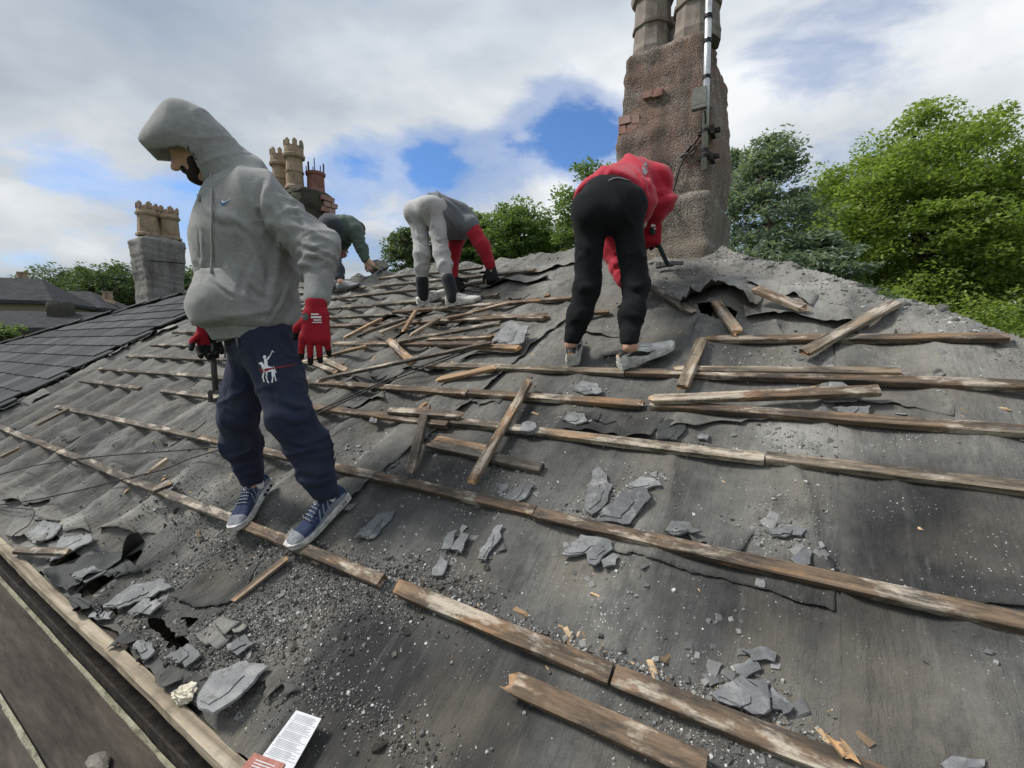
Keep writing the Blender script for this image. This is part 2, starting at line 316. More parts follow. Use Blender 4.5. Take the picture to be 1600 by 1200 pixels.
M_redprint = mat('dull_red_print', lambda t, P: ramp(t, noise(t, P, 60, 3), [(0.3, (0.22, 0.07, 0.05)), (0.7, (0.36, 0.15, 0.12))]), 0.6)
M_foam = mat('cream_foam', lambda t, P: ramp(t, noise(t, P, 60, 4), [(0.3, (0.45, 0.40, 0.30)), (0.7, (0.72, 0.67, 0.55))]), 0.9, lambda t, P: (noise(t, P, 120, 3), 0.8, 0.006))
M_brickwall = None
M_lead = mat('grey_lead', lambda t, P: ramp(t, noise(t, P, 12, 5), [(0.3, (0.12, 0.125, 0.13)), (0.7, (0.26, 0.265, 0.27))]), 0.55, lambda t, P: (noise(t, P, 30, 4), 0.4, 0.006), 0.5)

# ---------------------------------------------------------------- ground
def grass_c(t, P): return ramp(t, noise(t, P, 0.35, 8, .7), [(0.3, (0.03, 0.05, 0.015)), (0.7, (0.08, 0.11, 0.035))])
M_grass = mat('lawn', grass_c, 0.95, lambda t, P: (noise(t, P, 12, 5), 0.8, 0.05))
o = mk('ground', [(-900, -900, 0), (900, -900, 0), (900, 900, 0), (-900, 900, 0)], [(0, 1, 2, 3)], M_grass); tag(o, kind='structure')

# ---------------------------------------------------------------- the house: roof felt
house = empty('house', (0, 0, 0), 'house in the foreground, its slate roof half stripped down to grey felt and battens', 'house')
VR, UL, UHIP0 = 3.66, -7.32, -0.86           # ridge line, edge of the slates left on, right end of the ridge
HIPA, HIPB = (UHIP0, 3.66), (0.67, 2.09)
def hip_u(v): return HIPA[0] + (VR - v) * (HIPB[0] - HIPA[0]) / (HIPA[1] - HIPB[1])
RSP = 0.42
def Hf(u, v):
    s = np.sin(np.pi * ((u / RSP) % 1.0)) ** 2
    A = 0.016 + 0.025 * np.clip(vn(u * 0.9, v * 0.9, 3) + 0.35, 0, 1)
    A = A * (0.75 + 0.95 / (1 + np.exp((u + 1.7) * 6)))
    A = A * (1 + 0.7 / (1 + np.exp((u + 2.4) * 8)) / (1 + np.exp((v - 1.1) * 6)))
    H = -A * s * np.clip(v / 0.25, 0.2, 1)
    fo = 1 - 2 * np.abs(vn(u * 7 - 2.5 * v + fbm(u * 3, v * 3, 2, 47), v * 2.6 + u, 28)); H = H + 0.012 * np.clip(fo - .7, 0, 1) / .3 / (1 + np.exp((u + 1.9) * 6))
    H = H + 0.012 * fbm(u * 1.1, v * 1.1, 3, 11)
    wr = 1 - 2 * np.abs(vn(u * 5 + 1.2 * v + fbm(u * 2, v * 2, 2, 41), v * 1.8, 21)) ; H = H + 0.017 * np.clip(wr - 0.72, 0, 1) / 0.28 * np.clip(vn(u, v, 31) + 0.5, 0, 1)
    wv = 1 - 2 * np.abs(vn(u * 1.6, v * 6 + 0.8 * u + fbm(u * 2, v * 2, 2, 44), 25)); H = H + 0.014 * np.clip(wv - 0.75, 0, 1) / 0.25 * np.clip(vn(u + 9, v, 32) + 0.4, 0, 1)
    cr = np.exp(-(((u + 0.25) / 0.55) ** 2 + ((v - 2.62) / 0.38) ** 2))           # crumpled felt below the chimney
    H = H + cr * (0.03 + 0.085 * (0.5 - np.abs(vn(u * 3.4 + 1.5 * v, v * 4.6, 51))) ** 1.5 + 0.03 * fbm(u * 6, v * 6, 2, 61))
    up = np.clip((v - 2.9) / 0.7, 0, 1)
    H = H + up * 0.03 * fbm(u * 5, v * 5, 3, 71)
    hz_ = np.exp(-((hip_u(v) - u) / 0.22) ** 2); H = H + hz_ * 0.05 * fbm(u * 6, v * 6, 3, 81) + hz_ * 0.012
    rg = np.exp(-((VR - v) / 0.14) ** 2); H = H + rg * (0.012 + 0.028 * fbm(u * 7, v * 7, 2, 91))
    return H
def poly_in(u, v, poly):
    r = np.zeros(np.shape(u), bool); n = len(poly)
    for i in range(n):
        (x1, y1), (x2, y2) = poly[i], poly[(i + 1) % n]
        if y1 == y2: continue
        r ^= ((y1 > v) != (y2 > v)) & (u < (x2 - x1) * (v - y1) / (y2 - y1) + x1)
    return r
def rough_poly(P, seed):
    r = random.Random(seed); out = []
    for i in range(len(P)):
        a = P[i]; b = P[(i + 1) % len(P)]; k = max(1, int(math.hypot(b[0] - a[0], b[1] - a[1]) / 0.02))
        for j in range(k): q = .006 if j else 0; out.append((a[0] + (b[0] - a[0]) * j / k + r.uniform(-q, q), a[1] + (b[1] - a[1]) * j / k + r.uniform(-q, q)))
    return out
HOLES = [rough_poly([ruv(*p) for p in pl], 5) for pl in ([(118, 925), (150, 893), (190, 868), (222, 858), (208, 884), (178, 908), (140, 938)], [(228, 968), (250, 964), (280, 1000), (262, 1012)], [(276, 960), (308, 960), (292, 977)],
                                           [(1088, 482), (1118, 486), (1152, 492), (1150, 508), (1118, 503), (1095, 498)], [(1497, 616), (1519, 617), (1516, 624), (1496, 623)], [(1459, 660), (1470, 645), (1477, 644), (1474, 658)], [(30, 815), (60, 812), (90, 838), (66, 848)], [(66, 870), (112, 856), (130, 872), (94, 898)], [(194, 938), (222, 928), (238, 950), (208, 960)], [(260, 1000), (284, 990), (308, 1018), (288, 1032)], [(150, 945), (172, 940), (186, 958), (162, 962)])]
DARK = [ruv(*p) + (r,) for *p, r in ((640, 1070, .22), (760, 1140, .20), (590, 1010, .14), (520, 1180, .2), (1430, 830, .26), (1500, 780, .2), (1370, 900, .2), (1250, 960, .12), (930, 680, .12), (400, 905, .16), (1000, 640, .10), (330, 860, .12), (820, 640, .1), (1130, 940, .14), (700, 720, .08))]
DUST = [ruv(*p) + (r,) for *p, r in ((450, 940, .16), (380, 990, .16), (330, 830, .25), (280, 760, .25), (620, 900, .16), (930, 830, .18), (1180, 1080, .12), (1220, 850, .14), (780, 760, .16), (1420, 560, .25), (1240, 680, .14), (1250, 470, .25), (600, 690, .2), (1480, 1060, .12), (1400, 700, .2))]
def tone_f(u, v):
    t = 0.54 + 0.30 * fbm(u * 0.9, v * 0.9, 3, 101)
    t = t + np.clip((v - 1.2) / 2.4, -0.2, 1) * 0.16
    for (du, dv, r) in DARK: t = t - 0.24 * np.exp(-(((u - du) / r) ** 2 + ((v - dv) / r) ** 2) * 0.8)
    for (du, dv, r) in DUST: t = t + 0.22 * np.exp(-(((u - du) / r) ** 2 + ((v - dv) / r) ** 2))
    s = np.sin(np.pi * ((u / RSP) % 1.0)) ** 2
    return t + 0.16 * (fbm(u * 9, v * 1.2, 3, 111)) - 0.08 * s
def grid_mesh(us, vs, keep, hf, name, m, parent, tone=tone_f, off=0.0):
    Ug, Vg = np.meshgrid(us, vs); cu = ((Ug[:-1, :-1] + Ug[1:, 1:]) / 2).ravel(); cv_ = ((Vg[:-1, :-1] + Vg[1:, 1:]) / 2).ravel(); Ug, Vg = snap_edges(Ug, Vg); W = hf(Ug, Vg) + off
    P = rw(Ug, Vg, W).reshape(-1, 3); nu = len(us); nv = len(vs)
    i = (np.arange(nv - 1)[:, None] * nu + np.arange(nu - 1)[None]).ravel()
    Fq = np.stack([i, i + 1, i + nu + 1, i + nu], 1)
    k = keep(cu, cv_); Fq = Fq[k]
    used = np.unique(Fq); mp = np.full(len(P), -1); mp[used] = np.arange(len(used))
    return mk(name, P[used], mp[Fq], m, parent, True, uv=np.stack([Ug.ravel(), Vg.ravel()], 1)[used], col=tone(Ug.ravel(), Vg.ravel())[used])
def eave_v(u): return -0.065 + 0.035 * fbm(u * 6, u * 0 + 3, 3, 8)
def snap_edges(u, v):
    """pull grid points beside a tear onto the torn outline"""
    for h_ in HOLES:
        n = len(h_); best = np.full(u.shape, 9.0); bu = u.copy(); bv = v.copy()
        for i in range(n):
            a = np.array(h_[i]); b = np.array(h_[(i + 1) % n]); ab = b - a; t = np.clip(((u - a[0]) * ab[0] + (v - a[1]) * ab[1]) / (ab @ ab), 0, 1); qu = a[0] + t * ab[0]; qv = a[1] + t * ab[1]
            d = np.hypot(u - qu, v - qv); k = d < best; best = np.where(k, d, best); bu = np.where(k, qu, bu); bv = np.where(k, qv, bv)
        k = best < 0.0085; u = np.where(k, bu, u); v = np.where(k, bv, v)
    e = eave_v(u); v = np.where(np.abs(v - e) < 0.0085, e, v); return u, v
def keep_main(u, v):
    k = u < hip_u(v) + 0.02
    for h_ in HOLES: k &= ~poly_in(u, v, h_)
    return k & (v > eave_v(u))
us = np.concatenate([np.arange(UL - 0.1, -2.7, 0.02), np.arange(-2.7, 1.2, 0.0105), np.arange(1.2, 3.0, 0.03)])
vs = np.concatenate([np.arange(-0.09, 1.5, 0.0105), np.arange(1.5, VR + 0.01, 0.016)])
roof = grid_mesh(us, vs, keep_main, Hf, 'roof', M_felt, house); roof['label'] = 'dusty grey roofing felt sagging between the rafters'

def sheet(name, A, B, na, nb, lift=0.0, side='B', m=M_felt, base=0.004, seed=0, wob=0.012, tone=0.0, curl=0.06, label=None, thick=0.0):
    """a strip of felt between two edges (roof coordinates); one edge may stand off the roof"""
    def res(L, n):
        L = np.asarray(L, float); d = np.r_[0, np.cumsum(np.linalg.norm(np.diff(L, axis=0), axis=1))]; s = np.linspace(0, d[-1], n)
        return np.stack([np.interp(s, d, L[:, 0]), np.interp(s, d, L[:, 1])], 1)
    a = res(A, na); b = res(B, na); q = np.linspace(0, 1, nb)[None, :, None]
    b = b + wob * np.stack([fbm(np.arange(na) * .21, np.full(na, seed), 3, seed), fbm(np.arange(na) * .23, np.full(na, seed + 4), 3, seed + 3)], 1)
    G = a[:, None] * (1 - q) + b[:, None] * q
    d = np.linalg.norm(b - a, axis=1)[:, None] * (1 - q[..., 0])
    lf = lift * np.exp(-d / curl) * np.clip(0.65 + 1.1 * fbm(np.arange(na) * .12, np.full(na, seed + 9.), 3, seed), 0.05, 2)[:, None]
    tap = np.clip(q[..., 0] * 4, 0, 1)
    W = Hf(G[..., 0], G[..., 1]) + base * tap - 0.003 * (1 - tap) + lf
    P = rw(G[..., 0], G[..., 1], W).reshape(-1, 3)
    i = (np.arange(na - 1)[:, None] * nb + np.arange(nb - 1)[None]).ravel(); Fq = np.stack([i, i + nb, i + nb + 1, i + 1], 1).tolist()
    lo = P - NRM * 0.0022; n0 = len(P)
    Fq2 = [(f[3] + n0, f[2] + n0, f[1] + n0, f[0] + n0) for f in Fq]
    e = [(k * nb + nb - 1, (k + 1) * nb + nb - 1) for k in range(na - 1)]; rim = [(x, y, y + n0, x + n0) for x, y in e]
    ee = [(0 * nb + k, 0 * nb + k + 1) for k in range(nb - 1)]; rim += [(x, y, y + n0, x + n0) for x, y in ee]
    ee = [((na - 1) * nb + k, (na - 1) * nb + k + 1) for k in range(nb - 1)]; rim += [(y, x, x + n0, y + n0) for x, y in ee]
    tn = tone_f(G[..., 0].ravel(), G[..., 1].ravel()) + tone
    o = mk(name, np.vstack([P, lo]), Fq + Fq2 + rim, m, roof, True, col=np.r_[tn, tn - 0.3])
    if label: o['label'] = label
    return o
def off(L, du, dv): return [(u + du, v + dv) for u, v in L]
E1 = [ruv(*p) for p in ((520, 815), (575, 762), (640, 700), (700, 655), (742, 622), (800, 572), (835, 540), (872, 512), (910, 478))]
sheet('felt_sheet', off(E1, -0.30, 0), E1, 150, 16, 0.028, seed=3, label='long felt lap with a raised ragged edge', curl=0.05, tone=0.03)
E2 = [ruv(*p) for p in ((940, 862), (1010, 872), (1100, 898), (1200, 925), (1306, 957))]
sheet('felt_sheet', off(E2, 0, 0.17), E2, 80, 10, 0.007, seed=5, curl=0.04)
E3 = [(0.095, 0.12), (0.098, 0.5), (0.1, 0.9), (0.105, 1.4), (0.1, 2.05)]
sheet('felt_sheet', off(E3, 0.5, 0), E3, 120, 12, 0.003, seed=6, wob=0.003, tone=-0.05, base=0.005)
E4 = [ruv(*p) for p in ((862, 672), (905, 676), (960, 684), (1018, 690))]
sheet('felt_sheet', off(E4, 0.02, 0.16), E4, 40, 10, 0.03, seed=7, curl=0.03, tone=-0.2, label='dark torn felt flap with a curled lower edge')
E5 = [ruv(*p) for p in ((1068, 498), (1082, 482), (1100, 474), (1135, 478), (1165, 488), (1178, 496))]
sheet('felt_sheet', [ruv(*p) for p in ((1050, 462), (1070, 452), (1100, 445), (1140, 442), (1175, 446), (1200, 455))], E5, 50, 16, 0.085, seed=8, curl=0.08, tone=0.1, label='crumpled felt flap gaping open below the chimney')
E6 = [ruv(*p) for p in ((1090, 508), (1130, 514), (1160, 518), (1190, 510), (1215, 507))]
sheet('felt_sheet', [ruv(*p) for p in ((1075, 540), (1120, 542), (1160, 545), (1200, 540), (1230, 530))], E6, 40, 10, 0.03, seed=9, curl=0.04, tone=0.05)
E7 = [ruv(*p) for p in ((1165, 505), (1200, 500), (1240, 506), (1300, 512), (1350, 514))]
sheet('felt_sheet', [ruv(*p) for p in ((1160, 465), (1200, 460), (1250, 465), (1310, 480), (1360, 490))], E7, 40, 10, 0.04, seed=12, curl=0.05, tone=0.05)
E8 = [ruv(*p) for p in ((85, 912), (108, 926), (140, 912), (180, 888), (210, 866), (226, 842))]
sheet('felt_sheet', [ruv(*p) for p in ((70, 890), (100, 880), (125, 868), (150, 855), (180, 845), (215, 835))], E8, 40, 10, 0.075, m=M_feltdark, seed=14, curl=0.10, label='stiff black felt flap standing up over a hole')
E9 = [ruv(*p) for p in ((270, 935), (300, 944), (330, 944), (360, 945), (390, 920))]
sheet('felt_sheet', [ruv(*p) for p in ((320, 890), (340, 880), (365, 870), (390, 860), (410, 858))], E9, 40, 12, 0.012, seed=15, curl=0.05, tone=-0.12)
E10 = [ruv(*p) for p in ((830, 535), (800, 522), (770, 523), (780, 528))]
for k, (a, b, s_, lf) in enumerate((((480, 470, 520, 455), (560, 470, 545, 452), 20, .03), ((590, 492, 640, 470), (600, 500, 680, 482), 21, .03), ((740, 440, 850, 425), (745, 450, 860, 440), 22, .04), ((820, 415, 900, 400), (830, 428, 905, 415), 23, .04), ((700, 425, 760, 412), (720, 436, 775, 424), 24, .03), ((905, 505, 990, 515), (900, 520, 1000, 532), 26, .02), ((1180, 440, 1280, 470), (1165, 455, 1270, 490), 27, .04), ((1330, 500, 1400, 512), (1300, 520, 1390, 530), 28, .03), ((540, 620, 600, 610), (530, 632, 605, 622), 29, .02), ((1390, 570, 1480, 585), (1360, 590, 1460, 600), 30, .02))):
    sheet('felt_sheet', [ruv(a[0], a[1]), ruv(a[2], a[3])], [ruv(b[0], b[1]), ruv(b[2], b[3])], 24, 8, lf, seed=s_, curl=0.06, tone=0.06, wob=0.04)
for k, (a, b, s_, lf, mm, tn) in enumerate((((20, 800, 90, 812), (5, 838, 75, 850), 60, .05, M_felt, .1), ((40, 780, 130, 800), (60, 806, 120, 826), 61, .03, M_felt, .15), ((120, 880, 190, 850), (165, 915, 215, 885), 62, .02, M_feltdark, 0.), ((90, 925, 140, 935), (120, 955, 165, 968), 63, .04, M_feltdark, 0.), ((200, 985, 240, 1015), (180, 1000, 225, 1035), 64, .03, M_feltdark, 0.), ((270, 1040, 330, 1060), (262, 1062, 318, 1095), 65, .02, M_felt, -.1), ((300, 985, 350, 960), (330, 1015, 385, 985), 66, .02, M_felt, .2), ((0, 760, 60, 745), (10, 790, 80, 770), 67, .035, M_felt, .1), ((150, 800, 240, 790), (165, 832, 255, 815), 68, .025, M_felt, .1), ((430, 1030, 470, 1080), (400, 1050, 440, 1100), 69, .012, M_felt, .0))):
    sheet('felt_sheet', [ruv(a[0], a[1]), ruv(a[2], a[3])], [ruv(b[0], b[1]), ruv(b[2], b[3])], 24, 10, lf, m=mm, seed=s_, curl=0.05, tone=tn, wob=0.06)
rt = random.Random(77)
for k in range(34):
    u0 = rt.uniform(-5.5, 0.4); v0 = rt.uniform(0.6, 3.1); L0 = rt.uniform(.12, .38); W0 = rt.uniform(.05, .13); t0 = rt.uniform(-.3, .3)
    if u0 + L0 > hip_u(v0) - .2: continue
    sheet('felt_sheet', [(u0, v0 + W0), (u0 + L0, v0 + W0 + t0 * L0)], [(u0 + rt.uniform(-.05, .05), v0), (u0 + L0 + rt.uniform(-.05, .05), v0 + t0 * L0)], 20, 8, rt.uniform(.008, .030), seed=100 + k, curl=0.035, tone=rt.uniform(-.12, .12), wob=0.05)
# torn strip along the edge of the slates that are still on
for k in range(16):
    v0 = 0.15 + k * 0.215; a = [(UL - 0.05, v0), (UL - 0.05, v0 + 0.26)]; w_ = 0.16 + 0.22 * random.random()
    sheet('felt_sheet', a, [(UL + w_, v0 - 0.04 + 0.1 * random.random()), (UL + w_ * random.uniform(.5, 1.3), v0 + 0.22)], 14, 8, random.uniform(.03, .09), seed=40 + k, curl=0.09, tone=random.choice((-0.4, -0.25, 0.05, 0.2)), wob=0.08)

# rafters under the felt, loft floor, wall and back of the house
mr = bpy.data.meshes.new('rafter'); V_, F_ = box(0, 3.6, -0.025, 0.025, -0.12, 0); mr.from_pydata(V_, [], F_); mr.materials.append(M_batgrey)
for k in range(-17, 7):
    Lr = min(3.75, 3.60 - max(0.0, (k * RSP - UHIP0) / (HIPB[0] - HIPA[0]) * (HIPA[1] - HIPB[1])))
    V_, F_ = box(0, Lr, -0.025, 0.025, -0.12, 0)
    if Lr > 3.5: link('rafter', mr, roof, mat4=frame(rw(k * RSP, -0.09, -0.034), UPS, NRM))
    else: mk('rafter', V_, F_, M_batgrey, roof, mat4=frame(rw(k * RSP, -0.09, -0.034), UPS, NRM))
V_, F_ = box(0, 9.6, -0.03, 0.03, -0.05, 0); mk('wall_plate', V_, F_, M_batgrey, house, mat4=frame(rw(-7.2, 0.02, -0.16), X_, NRM))
ez = rw(0, 0)[2]; ry = rw(0, VR)[1]; rz = rw(0, VR)[2]
M_render = mat('house_render', lambda t, P: ramp(t, noise(t, P, 4, 6), [(0.3, (0.20, 0.18, 0.15)), (0.7, (0.33, 0.30, 0.26))]), 0.95, lambda t, P: (noise(t, P, 60, 5), 0.6, 0.01))
mw = MB()
mw.box(-13.9, 2.9, 0.80, 1.05, 0, ez - 0.10); mw.box(-13.9, 2.9, 6.55, 6.8, 0, ez - 0.10); mw.box(-13.9, -13.65, 1.055, 6.545, 0, ez - 0.10); mw.box(2.65, 2.9, 1.055, 6.545, 0, ez - 0.10)
mw.build('wall', M_render, house)
mk('loft_floor', *box(-13.6, 2.6, 1.06, 6.5, ez - 0.25, ez - 0.12), M_batgrey, house)
by = 2 * ry - rw(0, 0)[1]
M_slatefar = mat('far_slates', lambda t, P: mixc(t, 0.5, ramp(t, noise(t, stretch(t, P, (3, 3, 14)), 1, 4), [(0.3, (0.035, 0.038, 0.042)), (0.7, (0.09, 0.09, 0.094))]), ramp(t, nd(t, 'ShaderNodeTexBrick', Vector=P, Scale=2.2, Color1=(0.06, 0.06, 0.064, 1), Color2=(0.10, 0.10, 0.104, 1), Mortar=(0.02, 0.02, 0.02, 1)).outputs[0], [(0, 0.0), (1, (0.6, 0.6, 0.63))])), 0.95, None, 0.05)
A_ = rw(-9.07, VR, -0.03); B_ = rw(UHIP0, VR, -0.03); ha = rw(-13.6, 1.94, -0.03); hA = rw(hip_u(0.0), 0.0, -0.03); la = rw(-15.2, 0.0, -0.03)
hb = hA.copy(); hb[1] = by; lb = la.copy(); lb[1] = by
hbk = ha.copy(); hbk[1] = 2 * ry - ha[1]
mk('back_slope', [A_, B_, hb, lb, hbk], [(0, 4, 3, 2, 1)], M_slatefar, house)
mk('hip_slope', [B_, hA, hb], [(0, 1, 2)], M_slatefar, house); mk('hip_slope', [A_, ha, la, lb, hbk], [(0, 4, 3, 2, 1)], M_slatefar, house)
mk('roof_boarding', rw(np.array([UL - 0.05, UL - 0.05, -9.07, -13.6, -15.2]), np.array([0.0, VR, VR, 1.94, 0.0]), -0.022), [(0, 1, 2, 3, 4)], M_feltdark, house)

# slates still on, course by course
def slate_mesh(L, W, seed, rag=0.01):
    r = random.Random(seed); n = 5; xs = [-W / 2 + W * i / n for i in range(n + 1)]
    bot = [(x, -L + r.uniform(-rag, rag)) for x in xs]; top = [(x, 0.0) for x in xs[::-1]]; pts = bot + top; m_ = len(pts)
    V = [(x, y, 0.0) for x, y in pts] + [(x * 0.995, y * 0.995, 0.020) for x, y in pts]
    F = [tuple(range(m_ - 1, -1, -1)), tuple(range(m_, 2 * m_))] + [(i, (i + 1) % m_, (i + 1) % m_ + m_, i + m_) for i in range(m_)]
    me = bpy.data.meshes.new('slate'); me.from_pydata(V, [], F); me.materials.append(M_rslate); me.materials.append(M_feltdark); me.polygons.foreach_set('material_index', [0, 0] + [1] * m_); return me  # rim faces take the dark felt colour: painted shadow line under each course
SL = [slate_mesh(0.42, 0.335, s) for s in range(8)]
GA = 0.255
slate_field = bpy.data.objects.new('slate_covering', None); COL.objects.link(slate_field); slate_field.parent = house; slate_field['label'] = 'weathered slates still laid on the far end of the roof'
tilt = 0.055
nsl = 0
for c in range(15):
    vt = 0.32 + c * GA
    if vt > VR + 0.1: break
    for k in range(20):
        u = UL - 0.17 - k * 0.345 - (0.172 if c % 2 else 0) + random.uniform(-.006, .006)
        vh = 1.94 + (u + 13.6) * (VR - 1.94) / (13.6 - 9.07)
        if vt - 0.22 > vh or (c < 2 and k < 1): continue
        if nsl > 298: continue
        nsl += 1
        M = frame(rw(u, min(vt, VR + 0.02), -0.006), X_ + UPS * random.uniform(-.006, .006), NRM + UPS * tilt + X_ * random.uniform(-.008, .008))
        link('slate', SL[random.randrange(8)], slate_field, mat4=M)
# hip and ridge capping
def capping(P0, P1, n, name, parent, m, r=0.11, jit=0.01):
    P0 = np.asarray(P0); P1 = np.asarray(P1); d = (P1 - P0) / n
    for k in range(n):
        a = P0 + d * k; V = []; F = []
        for q, t_ in enumerate((0, 1.04)):
            for s_ in range(7):
                an = math.radians(-20 + 220 * s_ / 6); V.append((t_ * np.linalg.norm(d), -r * math.cos(an), r * 0.55 * math.sin(an) + 0.012 * q)); 
            for s_ in range(7):
                an = math.radians(-20 + 220 * s_ / 6); V.append((t_ * np.linalg.norm(d), -(r - .018) * math.cos(an), (r * 0.55 - .018) * math.sin(an) + 0.012 * q))
        F = [(i, i + 1, i + 15, i + 14) for i in range(6)] + [(i + 8, i + 7, i + 21, i + 22) for i in range(6)] + [(i, i + 7, i + 8, i + 1) for i in range(6)] + [(i + 14, i + 15, i + 22, i + 21) for i in range(6)] + [(0, 14, 21, 7), (6, 13, 27, 20)]
        mk(name, V, F, m, parent, mat4=frame(a + Z_ * 0.03 + rng.normal(0, jit, 3), d, Z_))
capping(rw(-13.6, 1.94, 0), rw(-9.3, VR, 0), 12, 'hip_tile', house, M_feltdark, r=.06)
capping(rw(-9.0, VR, 0.01), rw(UL - 0.05, VR, 0.01), 5, 'ridge_tile', house, M_feltdark, r=.08)

# ---------------------------------------------------------------- battens
def timber_data(L, W, T, seed, e0='saw', e1='saw', bow=0.0):
    r = np.random.default_rng(seed); n = max(3, int(L / 0.09)); xs = np.linspace(0, L, n + 1); xs[1] = min(.03, xs[1]); xs[-2] = max(L - .03, xs[-2]); c = min(W, T) * 0.10
    sec = [(-W / 2 + c, 0), (W / 2 - c, 0), (W / 2, c), (W / 2, T - c), (W / 2 - c, T), (-W / 2 + c, T), (-W / 2, T - c), (-W / 2, c)]
    V = np.zeros((n + 1, 8, 3)); tn = np.zeros((n + 1, 8))
    ph = r.uniform(0, 6)
    for i, x in enumerate(xs):
        for k, (y, z) in enumerate(sec):
            V[i, k] = (x, y + r.normal(0, .0008) + 0.002 * math.sin(x * 4 + ph), z + (r.normal(0, .0009) if z > T / 2 else 0) + bow * math.sin(math.pi * x / L))
    for e, i0, sg in ((e0, 0, -1), (e1, n, 1)):
        if e == 'split':
            dep = r.uniform(0.02, 0.075)
            b = r.uniform(-dep, dep * .2, 8); b = (b + np.roll(b, 1)) / 1.6
            V[i0, :, 0] += sg * b; tn[i0] = 1.0; tn[i0 - sg] = 0.35 * r.random(8)
            V[i0, :, 1] *= r.uniform(.5, .95); V[i0, :, 2] = T / 2 + (V[i0, :, 2] - T / 2) * r.uniform(.4, .9)
    F = [(i * 8 + k, i * 8 + (k + 1) % 8, (i + 1) * 8 + (k + 1) % 8, (i + 1) * 8 + k) for i in range(n) for k in range(8)]
    F = [f[::-1] for f in F]
    F += [tuple(range(8)), tuple(n * 8 + k for k in range(7, -1, -1))]
    return V.reshape(-1, 3), F, tn.ravel()
def timber(name, P0, P1, W=0.05, T=0.025, m=None, seed=0, e0='saw', e1='saw', up=NRM, parent=None, bow=0.0):
    L = float(np.linalg.norm(np.asarray(P1) - P0)); V, F, tn = timber_data(L, W, T, seed, e0, e1, bow)
    return mk(name, V, F, m or M_bat, parent, False, mat4=frame(P0, np.asarray(P1) - P0, up), col=tn)
FIX = []                                     # (u0, u1, v, width)
def fixed(v, x0, x1, e0='saw', e1='saw', m=None, dv=0.0, W=0.043, w=0.003):
    i = len(FIX); FIX.append((x0, x1, v, W))
    return timber('batten', rw(x0, v, w), rw(x1, v + dv, w), W, 0.025, m or M_bat, 100 + i, e0, e1, parent=roof)
fixed(0.478, -7.2, -4.6, 'saw', 'split', M_batgrey); fixed(0.476, -4.59, -2.05, 'saw', 'saw', M_batgrey); fixed(0.472, -2.04, -1.135, 'saw', 'split', M_bat)
fixed(0.468, -1.10, -0.36, 'split', 'saw', M_bat, W=0.05); fixed(0.466, -0.352, 2.3, 'saw', 'saw', M_bat, W=0.05)
fixed(0.845, -6.0, -3.2, 'split', 'saw', M_batgrey, 0.02); fixed(0.868, -3.19, -0.775, 'saw', 'saw', M_bat, 0.008); fixed(0.872, -0.77, 1.6, 'saw', 'saw', M_bat)
fixed(1.235, -6.55, -5.0, 'saw', 'split', M_batgrey); fixed(1.24, -4.57, -3.6, 'saw', 'split', M_batgrey); fixed(1.262, -2.65, -1.45, 'split', 'saw', M_bat); fixed(1.285, -1.44, -0.1, 'saw', 'saw', M_batpale); fixed(1.29, -0.095, 1.9, 'saw', 'saw', M_batpale)
fixed(1.46, -6.7, -3.9, 'split', 'saw', M_batgrey, .02); fixed(1.50, -3.2, -1.50, 'saw', 'saw', M_bat, .015); fixed(1.525, -1.49, -0.55, 'saw', 'split', M_bat, .0); fixed(1.53, -0.54, 1.8, 'saw', 'saw', M_bat, .01)
fixed(1.735, -6.6, -4.4, 'saw', 'saw', M_batgrey); fixed(1.745, -4.39, -2.75, 'saw', 'split', M_batgrey); fixed(1.765, -2.0, -0.72, 'split', 'saw', M_batpale); fixed(1.77, -0.715, 1.0, 'saw', 'saw', M_bat)
fixed(2.075, -0.42, 0.62, 'split', 'saw', M_bat); fixed(1.98, -6.5, -3.5, 'saw', 'split', M_batgrey); fixed(2.02, -3.2, -1.6, 'split', 'split', M_bat)
fixed(2.29, -6.6, -4.1, 'saw', 'saw', M_batgrey); fixed(2.31, -4.09, -1.40, 'saw', 'split', M_bat, .07)
fixed(2.50, -6.5, -3.0, 'saw', 'split', M_batgrey); fixed(2.55, -2.99, -1.35, 'saw', 'saw', M_bat, .08)
fixed(2.71, -6.6, -3.4, 'saw', 'saw', M_batgrey); fixed(2.72, -3.39, -2.0, 'split', 'split', M_batgrey, .04)
fixed(2.95, -6.4, -4.2, 'saw', 'saw', M_batgrey); fixed(2.96, -4.19, -2.3, 'saw', 'split', M_batgrey, .09)
fixed(3.20, -6.5, -4.0, 'split', 'saw', M_batgrey); fixed(3.19, -3.9, -1.9, 'split', 'split', M_batgrey, .02)
fixed(3.42, -6.6, -4.6, 'saw', 'saw', M_batgrey); fixed(3.42, -4.0, -2.6, 'split', 'saw', M_batgrey)

GP = 'broken battens lying loose on the felt'
LT = 0
def loose(a, b, label, W=0.045, T=0.022, m=M_bat, e0='split', e1='split', w0=0.03, w1=0.03, roll=0.0, bow=0.0, name='broken_batten', cat='batten'):
    global LT; LT += 1
    P0 = rp(a[0], a[1]); P1 = rp(b[0], b[1])
    # raise along the normal while staying on the roof point below
    P0 = P0 + NRM * w0; P1 = P1 + NRM * w1
    d = P1 - P0; d /= np.linalg.norm(d); up = NRM + roll * np.cross(NRM, d)
    o = timber(name, P0, P1, W, T, m, 300 + LT, e0, e1, up, bow=bow); return tag(o, label, cat, GP if cat == 'batten' else None)
loose((738, 772), (832, 604), 'long orange-brown stick leaning across two battens right of the dark stick', m=M_batorange, W=.04, w0=.03, w1=.034)
loose((645, 752), (672, 642), 'dark grey stick lying upslope beside the long orange-brown one', m=M_batgrey, W=.045, w0=.03, w1=.03)
